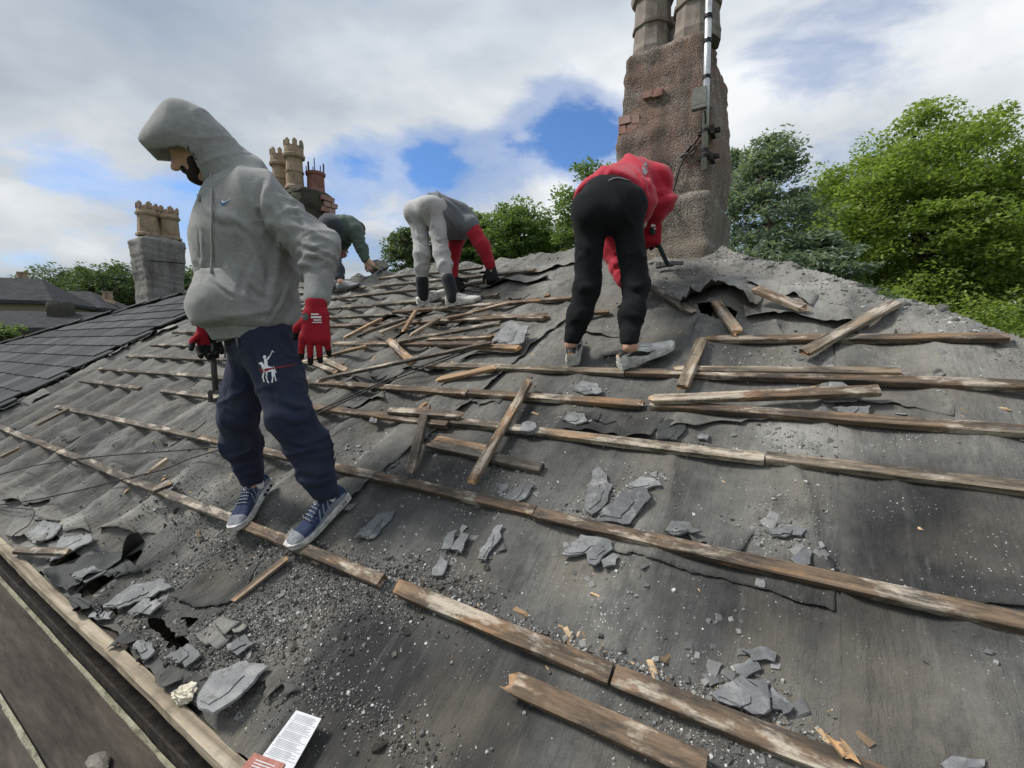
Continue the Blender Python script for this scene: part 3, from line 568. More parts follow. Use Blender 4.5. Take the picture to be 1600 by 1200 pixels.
loose((668, 697), (848, 737), 'dark batten offcut lying under the long orange-brown stick', m=M_batgrey, e1='saw', w0=.004, w1=.006)
loose((680, 690), (776, 709), 'short orange split piece just above the dark offcut', m=M_batorange, w0=.006, w1=.008, W=.035)
loose((614, 650), (728, 660), 'loose length resting on a batten behind the dark grey stick', m=M_batgrey, w0=.029, w1=.029, e0='saw')
loose((608, 536), (646, 571), 'short fresh orange offcut pointing down the slope, alone in mid roof', m=M_batorange, W=.05, w0=.02, w1=.01)
loose((472, 571), (578, 548), 'bright splintered lath touching the red glove side of the hooded man', m=M_batorange, W=.03, w0=.01, w1=.03)
loose((484, 568), (528, 586), 'pale short offcut, left one of a side-by-side pair', m=M_batpale, W=.04, w0=.008, w1=.008)
loose((500, 563), (545, 584), 'pale short offcut, right one of a side-by-side pair', m=M_batpale, W=.04, w0=.012, w1=.012)
loose((500, 601), (772, 552), 'very long thin dark lath slanting below the heap of sticks', m=M_batgrey, W=.03, T=.02, w0=.03, w1=.06, e1='saw')
loose((540, 536), (600, 505), 'bright orange lath at the left end of the heap of sticks', m=M_batorange, W=.035, w0=.03, w1=.03)
loose((570, 532), (645, 507), 'dark lath in the heap right beside the bright orange one', m=M_batgrey, W=.035, w0=.05, w1=.05)
loose((597, 535), (648, 512), 'brown lath in the middle of the heap of sticks', m=M_bat, W=.03, w0=.065, w1=.05)
loose((634, 531), (659, 499), 'short steep lath sticking up at the top of the heap', m=M_batorange, W=.03, w0=.05, w1=.08)
loose((641, 534), (694, 505), 'orange lath at the right end of the heap of sticks', m=M_bat, W=.035, w0=.03, w1=.04)
loose((622, 542), (784, 514), 'long dark batten running right out of the heap towards the grey sheet', m=M_batgrey, W=.045, w0=.03, w1=.03, e1='saw')
loose((668, 537), (778, 533), 'brown length lying just left of the grey slate sheet', m=M_bat, W=.04, w0=.02, w1=.02)
loose((737, 550), (816, 554), 'orange-ended length just below the grey slate sheet', m=M_batorange, W=.045, w0=.03, w1=.03)
loose((683, 600), (782, 581), 'bright orange split length beside the long felt edge', m=M_batorange, W=.045, w0=.012, w1=.02)
loose((770, 497), (852, 500), 'flat brown length above the grey slate sheet', m=M_bat, W=.05, w0=.004, w1=.004, e0='saw', e1='saw')
loose((728, 497), (800, 481), 'thin splintered lath above and left of the flat brown length', m=M_bat, W=.03, w0=.02, w1=.03)
loose((1066, 624), (1100, 537), 'pale grey stick lying upslope to the right of the man in the red top', m=M_batpale, W=.05, w0=.03, w1=.03)
loose((1248, 570), (1396, 487), 'long weathered grey stick slanting across the upper right of the roof', m=M_batpale, W=.05, w0=.032, w1=.03, e1='saw')
loose((1176, 476), (1262, 503), 'short brown stick on the crumpled felt right of the chimney', m=M_bat, W=.05, w0=.08, w1=.05)
loose((1119, 489), (1157, 535), 'short mottled stick poking out of the gap under the crumpled felt', m=M_batorange, W=.05, w0=.05, w1=.03, e0='saw')
loose((1012, 458), (1086, 500), 'dark stick slanting down behind the legs of the man in the red top', m=M_batgrey, W=.045, w0=.04, w1=.03)
loose((1012, 637), (1372, 626), 'loose batten lying over a pale slate, its dark end free on the right', m=M_bat, W=.05, w0=.032, w1=.032, e0='split', e1='saw')
loose((1050, 584), (1422, 592), 'loose batten with a pointed right end, resting just above another batten', m=M_batpale, W=.04, w0=.012, w1=.016)
loose((792, 1068), (1105, 1206), 'nearest loose batten at the bottom edge, with a fresh orange sawn end', m=M_bat, W=.052, T=.026, w0=.002, w1=.004, e0='split', e1='saw')
loose((1297, 1160), (1335, 1208), 'bright orange splinter at the bottom right', m=M_batorange, W=.022, T=.008, w0=.035, w1=.03, name='wood_splinter')
loose((366, 945), (458, 872), 'thin grey slat lying under the blue shoe at right', m=M_batpale, W=.032, T=.012, w0=.008, w1=.012)
loose((655, 648), (668, 632), 'tiny bright orange offcut above the dark grey stick', m=M_batorange, W=.03, w0=.004, w1=.004)
loose((30, 866), (118, 872), 'short dark stick beside the eaves plank at lower left', m=M_batgrey, W=.035, w0=.02, w1=.03)
loose((240, 775), (278, 760), 'small grey offcut on the batten to the left of the hooded man', m=M_batgrey, W=.05, T=.012, w0=.028, w1=.03)
loose((850, 470), (862, 462), 'small orange offcut left of the black trousers', m=M_batorange, W=.04, w0=.005, w1=.005)
loose((700, 505), (745, 498), 'short brown lath behind the heap, right of the steep one', m=M_bat, W=.03, w0=.03, w1=.035)
loose((60, 672), (118, 642), 'thin pale lath at far left crossing a grey batten', m=M_batpale, W=.03, w0=.03, w1=.03)
loose((0, 720), (38, 702), 'pale lath at the left edge above the black cables', m=M_batpale, W=.035, w0=.01, w1=.015)
loose((232, 745), (275, 718), 'pale thin lath between the two black cables', m=M_batpale, W=.03, w0=.005, w1=.02)
loose((960, 493), (905, 497), 'thin curved lath between the legs of the man in the red top', m=M_bat, W=.03, w0=.01, w1=.02)

# ---------------------------------------------------------------- slates and rubble lying on the felt
def ext_(pl): return max(math.hypot(*p) for p in pl)
def shard(name, cx, cy, L, W, ang, label, m=M_slate, seed=0, w=0.006, tiltx=0.0, tilty=0.0, n=9, T=0.007, corners=None, cat='slate', group='broken slates lying on the felt'):
    r = random.Random(seed)
    if corners is not None:
        pts = [ruv(*c) for c in corners]; u0 = sum(p[0] for p in pts) / len(pts); v0 = sum(p[1] for p in pts) / len(pts); base = [(p[0] - u0, p[1] - v0) for p in pts]
        pl = []
        for i in range(len(base)):
            a = base[i]; b = base[(i + 1) % len(base)]
            d = math.hypot(b[0] - a[0], b[1] - a[1]); k = max(2, int(d / 0.022))
            for j in range(k):
                t_ = j / k; q = 0 if j == 0 else 1
                pl.append((a[0] + (b[0] - a[0]) * t_ + q * r.uniform(-.008, .008), a[1] + (b[1] - a[1]) * t_ + q * r.uniform(-.008, .008)))
        ang = 0
    else:
        u0, v0 = ruv(cx, cy)
        pl = []
        for i in range(n):
            a = 2 * math.pi * i / n + r.uniform(-.2, .2); q = max(abs(math.cos(a)), abs(math.sin(a))) ** 0.8; k = r.uniform(.72, 1.05)
            pl.append((L / 2 * k * math.cos(a) / q, W / 2 * k * math.sin(a) / q))
    k = len(pl); V = [(x, y, 0) for x, y in pl] + [(x * .97 + r.uniform(-.002, .002), y * .97 + r.uniform(-.002, .002), T * r.uniform(.75, 1.1)) for x, y in pl]
    F = [tuple(range(k - 1, -1, -1)), tuple(range(k, 2 * k))] + [(i, (i + 1) % k, (i + 1) % k + k, i + k) for i in range(k)]
    if ext_(pl) > .05 and T < .01:            # a second flake lies on part of the face
        q = [(x * .62 + (pl[0][0]) * .28, y * .62 + (pl[0][1]) * .28) for x, y in pl]; b0 = len(V)
        V += [(x + r.uniform(-.004, .004), y + r.uniform(-.004, .004), T * .7) for x, y in q] + [(x * .97 + r.uniform(-.004, .004), y * .97 + r.uniform(-.004, .004), T * 1.45) for x, y in q]
        F += [tuple(range(b0 + k, b0 + 2 * k))] + [(b0 + i, b0 + (i + 1) % k, b0 + (i + 1) % k + k, b0 + i + k) for i in range(k)]
    ca, sa = math.cos(ang), math.sin(ang)
    z = NRM + X_ * tiltx + UPS * tilty
    ext = max(math.hypot(*p) for p in pl)
    hh = float(max(Hf(np.array([u0 + dx for dx, _ in pl] + [u0]), np.array([v0 + dy for _, dy in pl] + [v0])).max(), -0.02)) if ext < .06 else float(np.mean(Hf(np.array([u0 + dx for dx, _ in pl]), np.array([v0 + dy for _, dy in pl])))) + 0.006
    o = mk(name, V, F, m, None, False, mat4=frame(rw(u0, v0, hh + w + 0.5 * ext * (abs(tiltx) + abs(tilty))), X_ * ca + UPS * sa, z))
    return tag(o, label, cat, group)
S = lambda corners, label, m=M_slate, seed=0, w=0.004, **k: shard('broken_slate', 0, 0, 0, 0, 0, label, m, seed, w, corners=corners, **k)
S([(912, 792), (926, 736), (940, 730), (958, 760), (950, 785), (925, 806)], 'upright pointed slate at the top of the broken pile above the long batten', M_slatepale, 1)
S([(940, 806), (975, 772), (1012, 768), (1020, 782), (985, 825), (930, 822)], 'largest grey slate in the middle of the broken pile above the long batten', M_slate, 2, .012)
S([(980, 765), (1000, 748), (1022, 750), (1035, 762), (1008, 768)], 'dusty broken slate at the right end of the pile above the long batten', M_slatepale, 3)
S([(876, 868), (908, 836), (940, 838), (958, 848), (925, 866)], 'pointed slate sticking out below the long batten', M_slatepale, 4)
S([(918, 872), (940, 848), (958, 850), (960, 862), (938, 884), (922, 888)], 'small slate below the long batten, right of the pointed one', M_slate, 5, .010)
S([(940, 880), (958, 868), (968, 874), (962, 888), (944, 892)], 'pale chipped slate below the small one under the long batten', M_slatepale, 6)
S([(1038, 835), (1050, 820), (1080, 822), (1098, 836), (1062, 842)], 'dusty slate half buried above the long batten right of the pile', M_slatepale, 7)
S([(748, 878), (772, 830), (788, 824), (786, 842), (760, 880)], 'narrow slate with a white broken edge below the batten joint', M_slatepale, 8)
S([(552, 842), (590, 804), (618, 796), (612, 812), (585, 842)], 'long flat slate lying right of the blue shoe', M_slate, 9)
S([(772, 545), (800, 520), (832, 528), (822, 548), (808, 551)], 'bluish grey sheet lying at the upper end of the long felt edge', M_slatepale, 10, .05, tilty=-.15, cat='slate')
S([(1025, 692), (1030, 668), (1048, 660), (1070, 662), (1072, 676), (1058, 694)], 'dark smooth felt offcut right of the black curled flap', M_feltdark, 11, .004, T=.004, cat='felt', group=None)
S([(1285, 632), (1295, 600), (1312, 598), (1340, 618), (1338, 632)], 'big pale slate above the loose batten at right', M_slatepale, 12, .01)
S([(1300, 640), (1360, 636), (1358, 648), (1342, 660), (1310, 650)], 'pale broken slate just below the loose batten at right', M_slatepale, 13, .01)
S([(1112, 1090), (1160, 1060), (1205, 1100), (1195, 1122), (1140, 1108)], 'largest slate of the heap near the bottom right', M_slate, 14, .012)
S([(1145, 1040), (1175, 1028), (1190, 1048), (1165, 1062)], 'grey slate at the top left of the heap near the bottom right', M_slatepale, 15)
S([(1160, 1018), (1190, 1012), (1215, 1022), (1212, 1036), (1175, 1034)], 'rounded slate at the very top of the heap near the bottom right', M_slate, 16)
S([(1165, 1066), (1195, 1062), (1206, 1095), (1188, 1090)], 'narrow dark slate in the middle of the heap near the bottom right', M_slate, 17, .014)
S([(1205, 1070), (1220, 1088), (1242, 1108), (1225, 1120), (1208, 1112), (1198, 1085)], 'slate at the right side of the heap near the bottom right', M_slate, 18, .008)
S([(328, 1102), (345, 1062), (395, 1038), (428, 1046), (385, 1105), (352, 1134), (330, 1126)], 'large whitish slate standing near the eaves plank at lower left', M_slatepale, 19, .03, tilty=.25)
S([(165, 952), (210, 920), (262, 908), (275, 922), (235, 940), (190, 958)], 'long grey slate lying beside the hole at lower left', M_slate, 20, .02)
S([(140, 968), (150, 955), (180, 958), (176, 970)], 'small grey slate between the plank and the hole at lower left', M_slate, 21, .01)
S([(100, 845), (150, 840), (150, 852), (110, 872), (85, 884)], 'flaky split slate behind the stiff black flap at lower left', M_slatepale, 22, .03)
S([(245, 770), (262, 755), (285, 756), (268, 772)], 'small grey slate on the grey batten left of the hooded man', M_slate, 23, .03)
S([(815, 684), (820, 672), (838, 670), (842, 680), (830, 686)], 'pale stone-like slate lump on the batten right of the long orange-brown stick', M_slatepale, 24, .03, T=.02)
S([(878, 660), (890, 648), (915, 650), (920, 662), (900, 668)], 'dusty slate on the felt right of the long orange-brown stick, upper one', M_slatepale, 25)
S([(1090, 688), (1095, 680), (1108, 680), (1106, 690)], 'small white slate chip right of the dark smooth felt offcut', M_slatepale, 26)
S([(895, 612), (912, 600), (935, 604), (942, 618), (915, 622)], 'broken dark slate under the feet of the man in the red top', M_slate, 27)
S([(578, 664), (584, 650), (592, 650), (590, 664)], 'small upright slate leaning on the batten behind the hooded man', M_slate, 28, .03)
S([(650, 690), (655, 668), (672, 664), (668, 684)], 'pale slate behind the dark grey stick', M_slatepale, 29)
S([(785, 785), (815, 764), (838, 762), (822, 784), (800, 790)], 'grey slate just above the batten, left of the broken pile', M_slate, 30)
S([(690, 860), (700, 835), (712, 832), (708, 858)], 'dark folded slate in the heap left of the narrow white-edged one', M_slate, 31, .015)
S([(706, 862), (725, 836), (735, 840), (722, 868)], 'dark flaky slate at the right of the heap left of the narrow one', M_slate, 32, .018)
S([(675, 890), (690, 868), (700, 878), (694, 898), (680, 902)], 'dark slate at the lower end of the heap left of the narrow one', M_slate, 33, .01)
S([(1470, 1192), (1490, 1180), (1540, 1186), (1535, 1200), (1480, 1206)], 'flat slate at the bottom right corner', M_slate, 34)
S([(1235, 880), (1255, 862), (1268, 868), (1266, 888), (1245, 890)], 'grey slate above the long batten at right', M_slate, 35)
S([(1195, 835), (1240, 826), (1260, 832), (1252, 842), (1210, 842)], 'thin slate at the top of the chips above the long batten at right', M_slate, 36)
S([(1178, 918), (1182, 906), (1195, 908), (1194, 920)], 'small round slate just below the long batten at right', M_slatepale, 37)
S([(520, 800), (540, 790), (560, 790), (548, 800)], 'thin grey slate beside the heel of the blue shoe', M_slate, 38, .01)
S([(1000, 555), (1024, 548), (1040, 556), (1020, 562)], 'slate flake right of the pale trainers', M_slate, 39)

S([(40, 838), (70, 815), (100, 822), (84, 842), (58, 852)], 'split pale slate beside the plank near the left edge', M_slatepale, 51, .015)
S([(115, 905), (150, 888), (172, 895), (140, 918)], 'dark slate wedged under the stiff black flap', M_slate, 52, .01, tilty=.2)
S([(205, 962), (232, 940), (262, 946), (240, 966)], 'dark slate between the long grey slate and the holes', M_slate, 53, .012)
S([(268, 1030), (300, 1012), (322, 1030), (296, 1050)], 'dark slate in the black dirt above the whitish slate', M_slate, 54, .012)
S([(210, 1010), (228, 1000), (246, 1020), (230, 1034)], 'small dark slate beside the plank below the holes', M_slate, 55, .01)
S([(355, 1010), (385, 992), (402, 1006), (372, 1026)], 'grey slate in the dirt right of the holes', M_slate, 56, .01)
def chips(name, u, v, size, flat, m, label, cat, w=0.0, elong=1.0, parent=None, kind='stuff'):
    n = len(u); base = np.array([(x, y, z) for x in (-.5, .5) for y in (-.5, .5) for z in (0, 1.)])
    B = np.repeat(base[None], n, 0); B[..., :2] *= rng.uniform(0.45, 1.0, (n, 8, 2)); B[:, 1::2, :2] *= 0.72; B[..., 2] *= rng.uniform(0.5, 1.1, (n, 8)) * flat[:, None] if np.ndim(flat) else rng.uniform(0.5, 1.1, (n, 8)) * flat
    B[..., 0] *= elong
    B *= size[:, None, None]
    a = rng.uniform(0, 2 * np.pi, n); ca, sa = np.cos(a)[:, None], np.sin(a)[:, None]
    tx = rng.normal(0, .22, n)[:, None]; ty = rng.normal(0, .22, n)[:, None]
    x = B[..., 0] * ca - B[..., 1] * sa; y = B[..., 0] * sa + B[..., 1] * ca; z = B[..., 2] + tx * x + ty * y
    P = rw(u[:, None] + x, v[:, None] + y, Hf(u, v)[:, None] + z - 0.15 * size[:, None] * 0.3 + w)
    f = np.array(box(0, 1, 0, 1, 0, 1)[1]); Fq = (np.arange(n)[:, None, None] * 8 + f[None]).reshape(-1, 4)
    o = mk(name, P.reshape(-1, 3), Fq, m, parent); return tag(o, label, cat, kind=kind)
def spots(L):
    us_, vs_ = [], []
    for (x, y, sx, sy, n) in L:                # spot centre seen at (x, y), spread in metres along and up the slope
        u0, v0 = ruv(x, y); us_.append(rng.normal(u0, sx, int(n * (1.1 if y > 740 and x < 760 else 1.6)))); vs_.append(rng.normal(v0, sy, int(n * (1.1 if y > 740 and x < 760 else 1.6))))
    u = np.concatenate(us_); v = np.concatenate(vs_); k = keep_main(u, v) & (v > -0.03) & (v < VR) & (u > UL); return u[k], v[k]
HEAP = [(500, 930, .10, .07, 800), (430, 960, .12, .09, 900), (380, 1000, .10, .06, 700), (330, 1010, .08, .06, 450), (560, 925, .14, .05, 700), (640, 905, .10, .04, 450), (700, 915, .10, .03, 350), (440, 850, .16, .04, 600), (350, 890, .14, .06, 450), (270, 900, .12, .05, 350), (150, 950, .22, .05, 500), (240, 1010, .14, .04, 500), (320, 1080, .10, .03, 300), (450, 1060, .07, .05, 220), (530, 1090, .10, .03, 180), (620, 1150, .10, .03, 160), (330, 830, .18, .05, 380), (250, 800, .22, .05, 250), (300, 760, .2, .06, 250),
        (690, 870, .06, .05, 220), (960, 880, .05, .03, 60), (920, 800, .06, .03, 120), (1170, 1090, .06, .05, 200), (1090, 1160, .09, .02, 300), (1200, 860, .08, .05, 260), (1230, 800, .05, .06, 90), (1250, 690, .10, .05, 160), (900, 660, .06, .03, 120), (910, 610, .06, .03, 150), (1190, 560, .10, .06, 160), (1420, 545, .16, .06, 300), (1380, 590, .1, .06, 150), (1470, 620, .06, .04, 60), (790, 740, .10, .04, 200), (760, 785, .08, .03, 160), (600, 690, .12, .05, 220), (550, 710, .1, .05, 150), (640, 620, .2, .05, 180), (1060, 420, .22, .12, 500), (1120, 430, .2, .15, 300), (1230, 470, .2, .12, 350), (1330, 500, .15, .1, 250), (950, 430, .25, .2, 200), (1000, 470, .2, .15, 150), (760, 420, .6, .2, 300), (600, 440, .6, .2, 250), (1500, 1060, .06, .08, 60), (1560, 1130, .06, .08, 50), (960, 770, .05, .03, 120), (1010, 750, .04, .03, 90)]
u, v = spots(HEAP); sz = np.clip(rng.lognormal(-5.55, .55, len(u)), .002, .022)
chips('rubble', u, v, sz, 0.45, M_chip, 'grey slate and mortar chips scattered over the felt', 'rubble')
u, v = spots([(x, y, sx * 1.3, sy * 1.2, 14) for (x, y, sx, sy, n) in HEAP[:18]]); chips('dirt_clods', u, v, np.clip(rng.lognormal(-4.4, .5, len(u)), .008, .028), 0.45, M_clod, 'dark clods of dirt and old mortar among the black dirt', 'dirt clods')
u, v = spots([(x, y, sx * 1.15, sy * 1.1, int(n * 1.5)) for (x, y, sx, sy, n) in HEAP[:19]]); sz = np.clip(rng.lognormal(-5.6, .5, len(u)), .002, .02)
chips('roof_dirt', u, v, sz, 0.7, M_soil, 'black crumbly dirt heaped at the lower left of the roof', 'dirt')
SH_ = [(930, 800, .09, .05, 60), (960, 870, .06, .05, 40), (1010, 755, .05, .03, 30), (1170, 1080, .07, .07, 60), (700, 865, .06, .06, 50), (790, 775, .10, .05, 45), (1220, 850, .08, .06, 55), (1250, 690, .09, .05, 30), (905, 655, .06, .03, 30), (915, 612, .06, .03, 30), (230, 940, .14, .06, 60), (330, 1080, .08, .05, 30), (590, 700, .14, .07, 45), (680, 690, .06, .05, 25), (1400, 560, .2, .08, 70), (1230, 480, .25, .1, 60), (1070, 430, .2, .12, 60), (440, 950, .2, .1, 60), (590, 820, .08, .05, 25), (1340, 640, .08, .05, 25), (760, 850, .04, .04, 12), (1500, 1060, .06, .1, 18), (900, 480, .5, .3, 60), (560, 470, .8, .25, 60), (180, 700, .9, .25, 80)]
u, v = spots([(a, b, c, d, max(4, int(e * .45))) for a, b, c, d, e in SH_]); chips('slate_shards', u, v, np.clip(rng.lognormal(-4.05, .55, len(u)), .007, .05), 0.09, M_shard, 'small flat slate shards scattered around the broken slates', 'shards', w=0.002)
# dirt caught on the upper side of the battens, and a thin overall scatter
uu, vv = [], []
for (u0, u1, v0, W) in FIX:
    n = int((u1 - u0) * (420 if v0 < 1 and u0 > -3.5 else 130)); ub = rng.uniform(u0, u1, n); kk = vn(ub * 2.3, ub * 0 + v0 * 9, 77) > -0.06
    uu.append(ub[kk]); vv.append((v0 + W / 2 + 0.002 + np.abs(rng.normal(0, .02, n)))[kk])
n = 2200; uu.append(rng.uniform(-1.1, .95, n)); vv.append(.468 + .026 + np.abs(rng.normal(0, .016, n)))
n = 3600; uu.append(rng.uniform(-4.5, 1.3, n)); vv.append(rng.uniform(0, 2.6, n))
u = np.concatenate(uu); v = np.concatenate(vv); k = keep_main(u, v); u = u[k]; v = v[k]
chips('batten_dirt', u, v, np.clip(rng.lognormal(-5.15, .5, len(u)), .002, .028), 0.5, M_chip, 'fine grit caught along the upper sides of the battens', 'grit')
u = np.concatenate([rng.uniform(-4.5, 1.2, 260), rng.normal(-2.9, .5, 220), rng.uniform(-1.1, .6, 80)]); v = np.concatenate([rng.uniform(0.1, 3.0, 260), rng.normal(2.2, .3, 220), 0.468 + .03 + np.abs(rng.normal(0, .03, 80))]); k = keep_main(u, v)
chips('wood_splinters', u[k], v[k], np.clip(rng.lognormal(-4.9, .5, k.sum()), .004, .03), 0.25, M_splint, 'small pale wood splinters strewn over the felt', 'splinters', elong=3.0)
u1, v1 = spots([(a, b, c * 1.5, d * 1.5, max(3, e // 9)) for a, b, c, d, e in HEAP]); n = 2400; u = np.r_[rng.uniform(-4.0, 1.3, n), u1]; v = np.r_[rng.uniform(0.05, 2.5, n), v1]; k = keep_main(u, v) & (np.r_[fbm(u[:n] * 1.5, v[:n] * 1.5, 3, 121) > -.12, np.ones(len(u1), bool)])
chips('pale_flecks', u[k], v[k], np.clip(rng.lognormal(-5.5, .45, k.sum()), .002, .014), 0.3, M_fleck, 'tiny whitish chips of slate and mortar flecked over the felt', 'chips', w=0.001)
# crumbled mortar along ridge and hip
n = 900; ur = rng.uniform(-7.2, UHIP0, n); vr = VR - np.abs(rng.normal(0, .09, n)); t_ = rng.uniform(0, 1.6, 600); uh = hip_u(VR - t_) - np.abs(rng.normal(0, .09, 600)); vh = VR - t_
u = np.r_[ur, uh]; v = np.r_[vr, vh]
chips('ridge_rubble', u, v, np.clip(rng.lognormal(-4.6, .65, len(u)), .004, .055), 0.22, M_chip, 'broken slate and mortar crumbled along the ridge and the hip', 'rubble')

# ---------------------------------------------------------------- eaves: plank, gutter, scaffold boards
pz = CZ - 1.088
o = timber('eaves_plank', np.array([-7.5, 0.545, pz - 0.036]), np.array([2.9, 0.545, pz - 0.036]), 0.042, 0.036, M_plank, 901, 'saw', 'saw', Z_)
tag(o, 'long pale weathered timber plank running along the eaves at lower left', 'plank')
mg = MB(); mg.box(-13, 2.6, 0.574, 0.74, CZ - 1.40, CZ - 1.375); mg.box(-13, 2.6, 0.574, 0.582, CZ - 1.374, CZ - 1.32); mg.box(-13, 2.6, 0.73, 0.75, CZ - 1.374, CZ - 1.16)
mg.build('gutter', M_iron, house)
V_, F_ = box(0, 9.8, -0.07, 0.02, -0.03, 0); mk('eaves_board', V_, F_, M_scaff, house, mat4=frame(rw(-7.3, -0.03, -0.028), X_, NRM))
for k, (y0, y1, lab) in enumerate(((0.352, 0.566, 'dark dirty scaffold board nearest the gutter, with a lichened edge'), (0.13, 0.343, 'second dark scaffold board from the gutter, at the bottom left corner'), (-0.095, 0.122, 'third scaffold board from the gutter, farthest out'))):
    z0 = CZ - 1.36
    bo = empty('scaffold_board', (-2, (y0 + y1) / 2, z0 - 0.04), lab, 'scaffold board', 'scaffold boards below the eaves')
    V, F = box(-4.5, 3.5, -(y1 - y0) / 2, (y1 - y0) / 2 - 0.010, 0, 0.038); mk('board', V, F, M_scaff, bo)
    xs = np.arange(-4.5, 3.5, 0.06); ne = len(xs); hw = (y1 - y0) / 2; V = []; F = []
    for i, x in enumerate(xs):
        j = 0.003 * vn(np.array(x * 9.), np.array(k * 3.), 4); e = 0.006 * max(0, float(vn(np.array(x * 5.), np.array(k * 7.), 14)) - .15) * 4
        V += [(x, hw - 0.014 + j, 0.034), (x, hw - 0.012 + j, 0.042 - e), (x, hw + 0.003, 0.0425 - e), (x, hw + 0.003, 0.001)]
    F = [(i * 4 + a, i * 4 + a + 1, i * 4 + a + 5, i * 4 + a + 4) for i in range(ne - 1) for a in range(3)]
    mk('edge', V, F, M_lichen, bo)
for x, y, r_, lab in ((-1.86, 0.44, 0.035, 'dark stone lying on the scaffold board at lower left'), (-1.50, .50, .030, 'broken brown slate piece on the scaffold board edge at lower left')):
    bm = bmesh.new(); bmesh.ops.create_icosphere(bm, subdivisions=2, radius=r_)
    for q in bm.verts: q.co = Vector((q.co.x * 1.3, q.co.y * .8, q.co.z * .45)) * (1 + 0.35 * float(n3(np.array(q.co) * 40)))
    me = bpy.data.meshes.new('stone'); bm.to_mesh(me); bm.free(); me.materials.append(M_mortar if r_ > .03 else M_slate)
    tag(link('stone', me, None, (x, y, CZ - 1.36 + r_ * .40)), lab, 'stone')
# white printed card and its red strip, foam lump
cn = [ruv(*p) for p in ((400, 1215), (448, 1238), (511, 1130), (470, 1117))]
def card(name, pts, w, m, label, cat):
    P = np.array([rw(a, b, w) for a, b in pts]); V = list(P) + list(P + NRM * .002)
    return tag(mk(name, V, [(3, 2, 1, 0), (4, 5, 6, 7)] + [(i, (i + 1) % 4, (i + 1) % 4 + 4, i + 4) for i in range(4)], m), label, cat)
cn = [ruv(*p) for p in ((396, 1222), (450, 1242), (511, 1131), (472, 1118))]
co = empty('printed_card', rw(*cn[0], 0.02), 'white printed card with ruled lines and a dull red end at the bottom left', 'card')
Pc = [rw(a, b, 0.03) for a, b in cn]; base_ = np.array(co.location)
def cpatch(name, s0, s1, t0, t1, h, m, th=0.0015):
    def q(s, t): return Pc[0] * (1 - s) * (1 - t) + Pc[1] * s * (1 - t) + Pc[2] * s * t + Pc[3] * (1 - s) * t
    a = [q(s0, t0), q(s1, t0), q(s1, t1), q(s0, t1)]; V = [p + NRM * h - base_ for p in a] + [p + NRM * (h + th) - base_ for p in a]
    return mk(name, V, [(3, 2, 1, 0), (4, 5, 6, 7)] + [(i, (i + 1) % 4, (i + 1) % 4 + 4, i + 4) for i in range(4)], m, co)
cpatch('sheet', 0, 1, 0, 1, 0, M_card)
for r_ in range(5):
    t0 = 0.34 + r_ * 0.128
    cpatch('ruled_line', .04, .96, t0, t0 + .006, .0016, M_print, .0004)
    for q in range(5): cpatch('text_line', .10, random.uniform(.7, .93), t0 + .022 + q * .019, t0 + .029 + q * .019, .0016, M_print, .0004)
cpatch('red_end', -.25, .75, .0, .30, .004, M_redprint)
for q in range(4): cpatch('text_line', -.05, .55, .10 + q * .04, .113 + q * .04, .0057, M_card, .0004)
bm = bmesh.new(); bmesh.ops.create_icosphere(bm, subdivisions=4, radius=.030)
for q in bm.verts:
    c = np.array(q.co); q.co = Vector(c * (1 + .45 * float(n3(c * 38, 3)) + .25 * float(n3(c * 90, 8))) * (1.2, 1, .7))
me = bpy.data.meshes.new('foam_lump'); bm.to_mesh(me); bm.free(); me.materials.append(M_foam)
tag(link('foam_lump', me, None, rp(293, 1086, 0.012)), 'lump of cream foam beside the eaves plank at lower left', 'foam')

# cables over the roof
def cable(pts, lab, r=0.004, hs=None):
    P = []
    for i, (x, y) in enumerate(pts): P.append(rp(x, y, (hs[i] if hs else 0.035)))
    P = np.array(P); t = np.linspace(0, 1, len(P)); tt = np.linspace(0, 1, len(P) * 6)
    Q = np.stack([np.interp(tt, t, P[:, k]) for k in range(3)], 1)
    for _ in range(3): Q[1:-1] = (Q[:-2] + Q[1:-1] * 2 + Q[2:]) / 4
    V, F = tube(Q, r, 6); o = mk('cable', V, F, M_black, None, True); return tag(o, lab, 'cable')
cable(((-30, 758), (20, 743), (60, 733), (130, 722), (200, 716), (280, 711), (362, 704)), 'upper black cable running left from the hooded man to the roof edge')
cable(((-30, 800), (60, 788), (130, 773), (190, 758), (215, 752), (265, 740), (300, 724), (362, 706)), 'lower black cable running left from the hooded man to the roof edge')
cable(((470, 668), (540, 636), (600, 608), (660, 585), (720, 562), (770, 545), (830, 530)), 'thin black cable rising behind the hooded man, lower of two', .0045)
cable(((478, 658), (540, 632), (605, 602), (665, 578), (722, 558), (760, 545)), 'thin black cable rising behind the hooded man, upper of two', .0045)
cable(((0, 798), (35, 800), (62, 803), (60, 815), (52, 828), (32, 840), (22, 850)), 'short bent black wire at the left edge near the plank', .003)

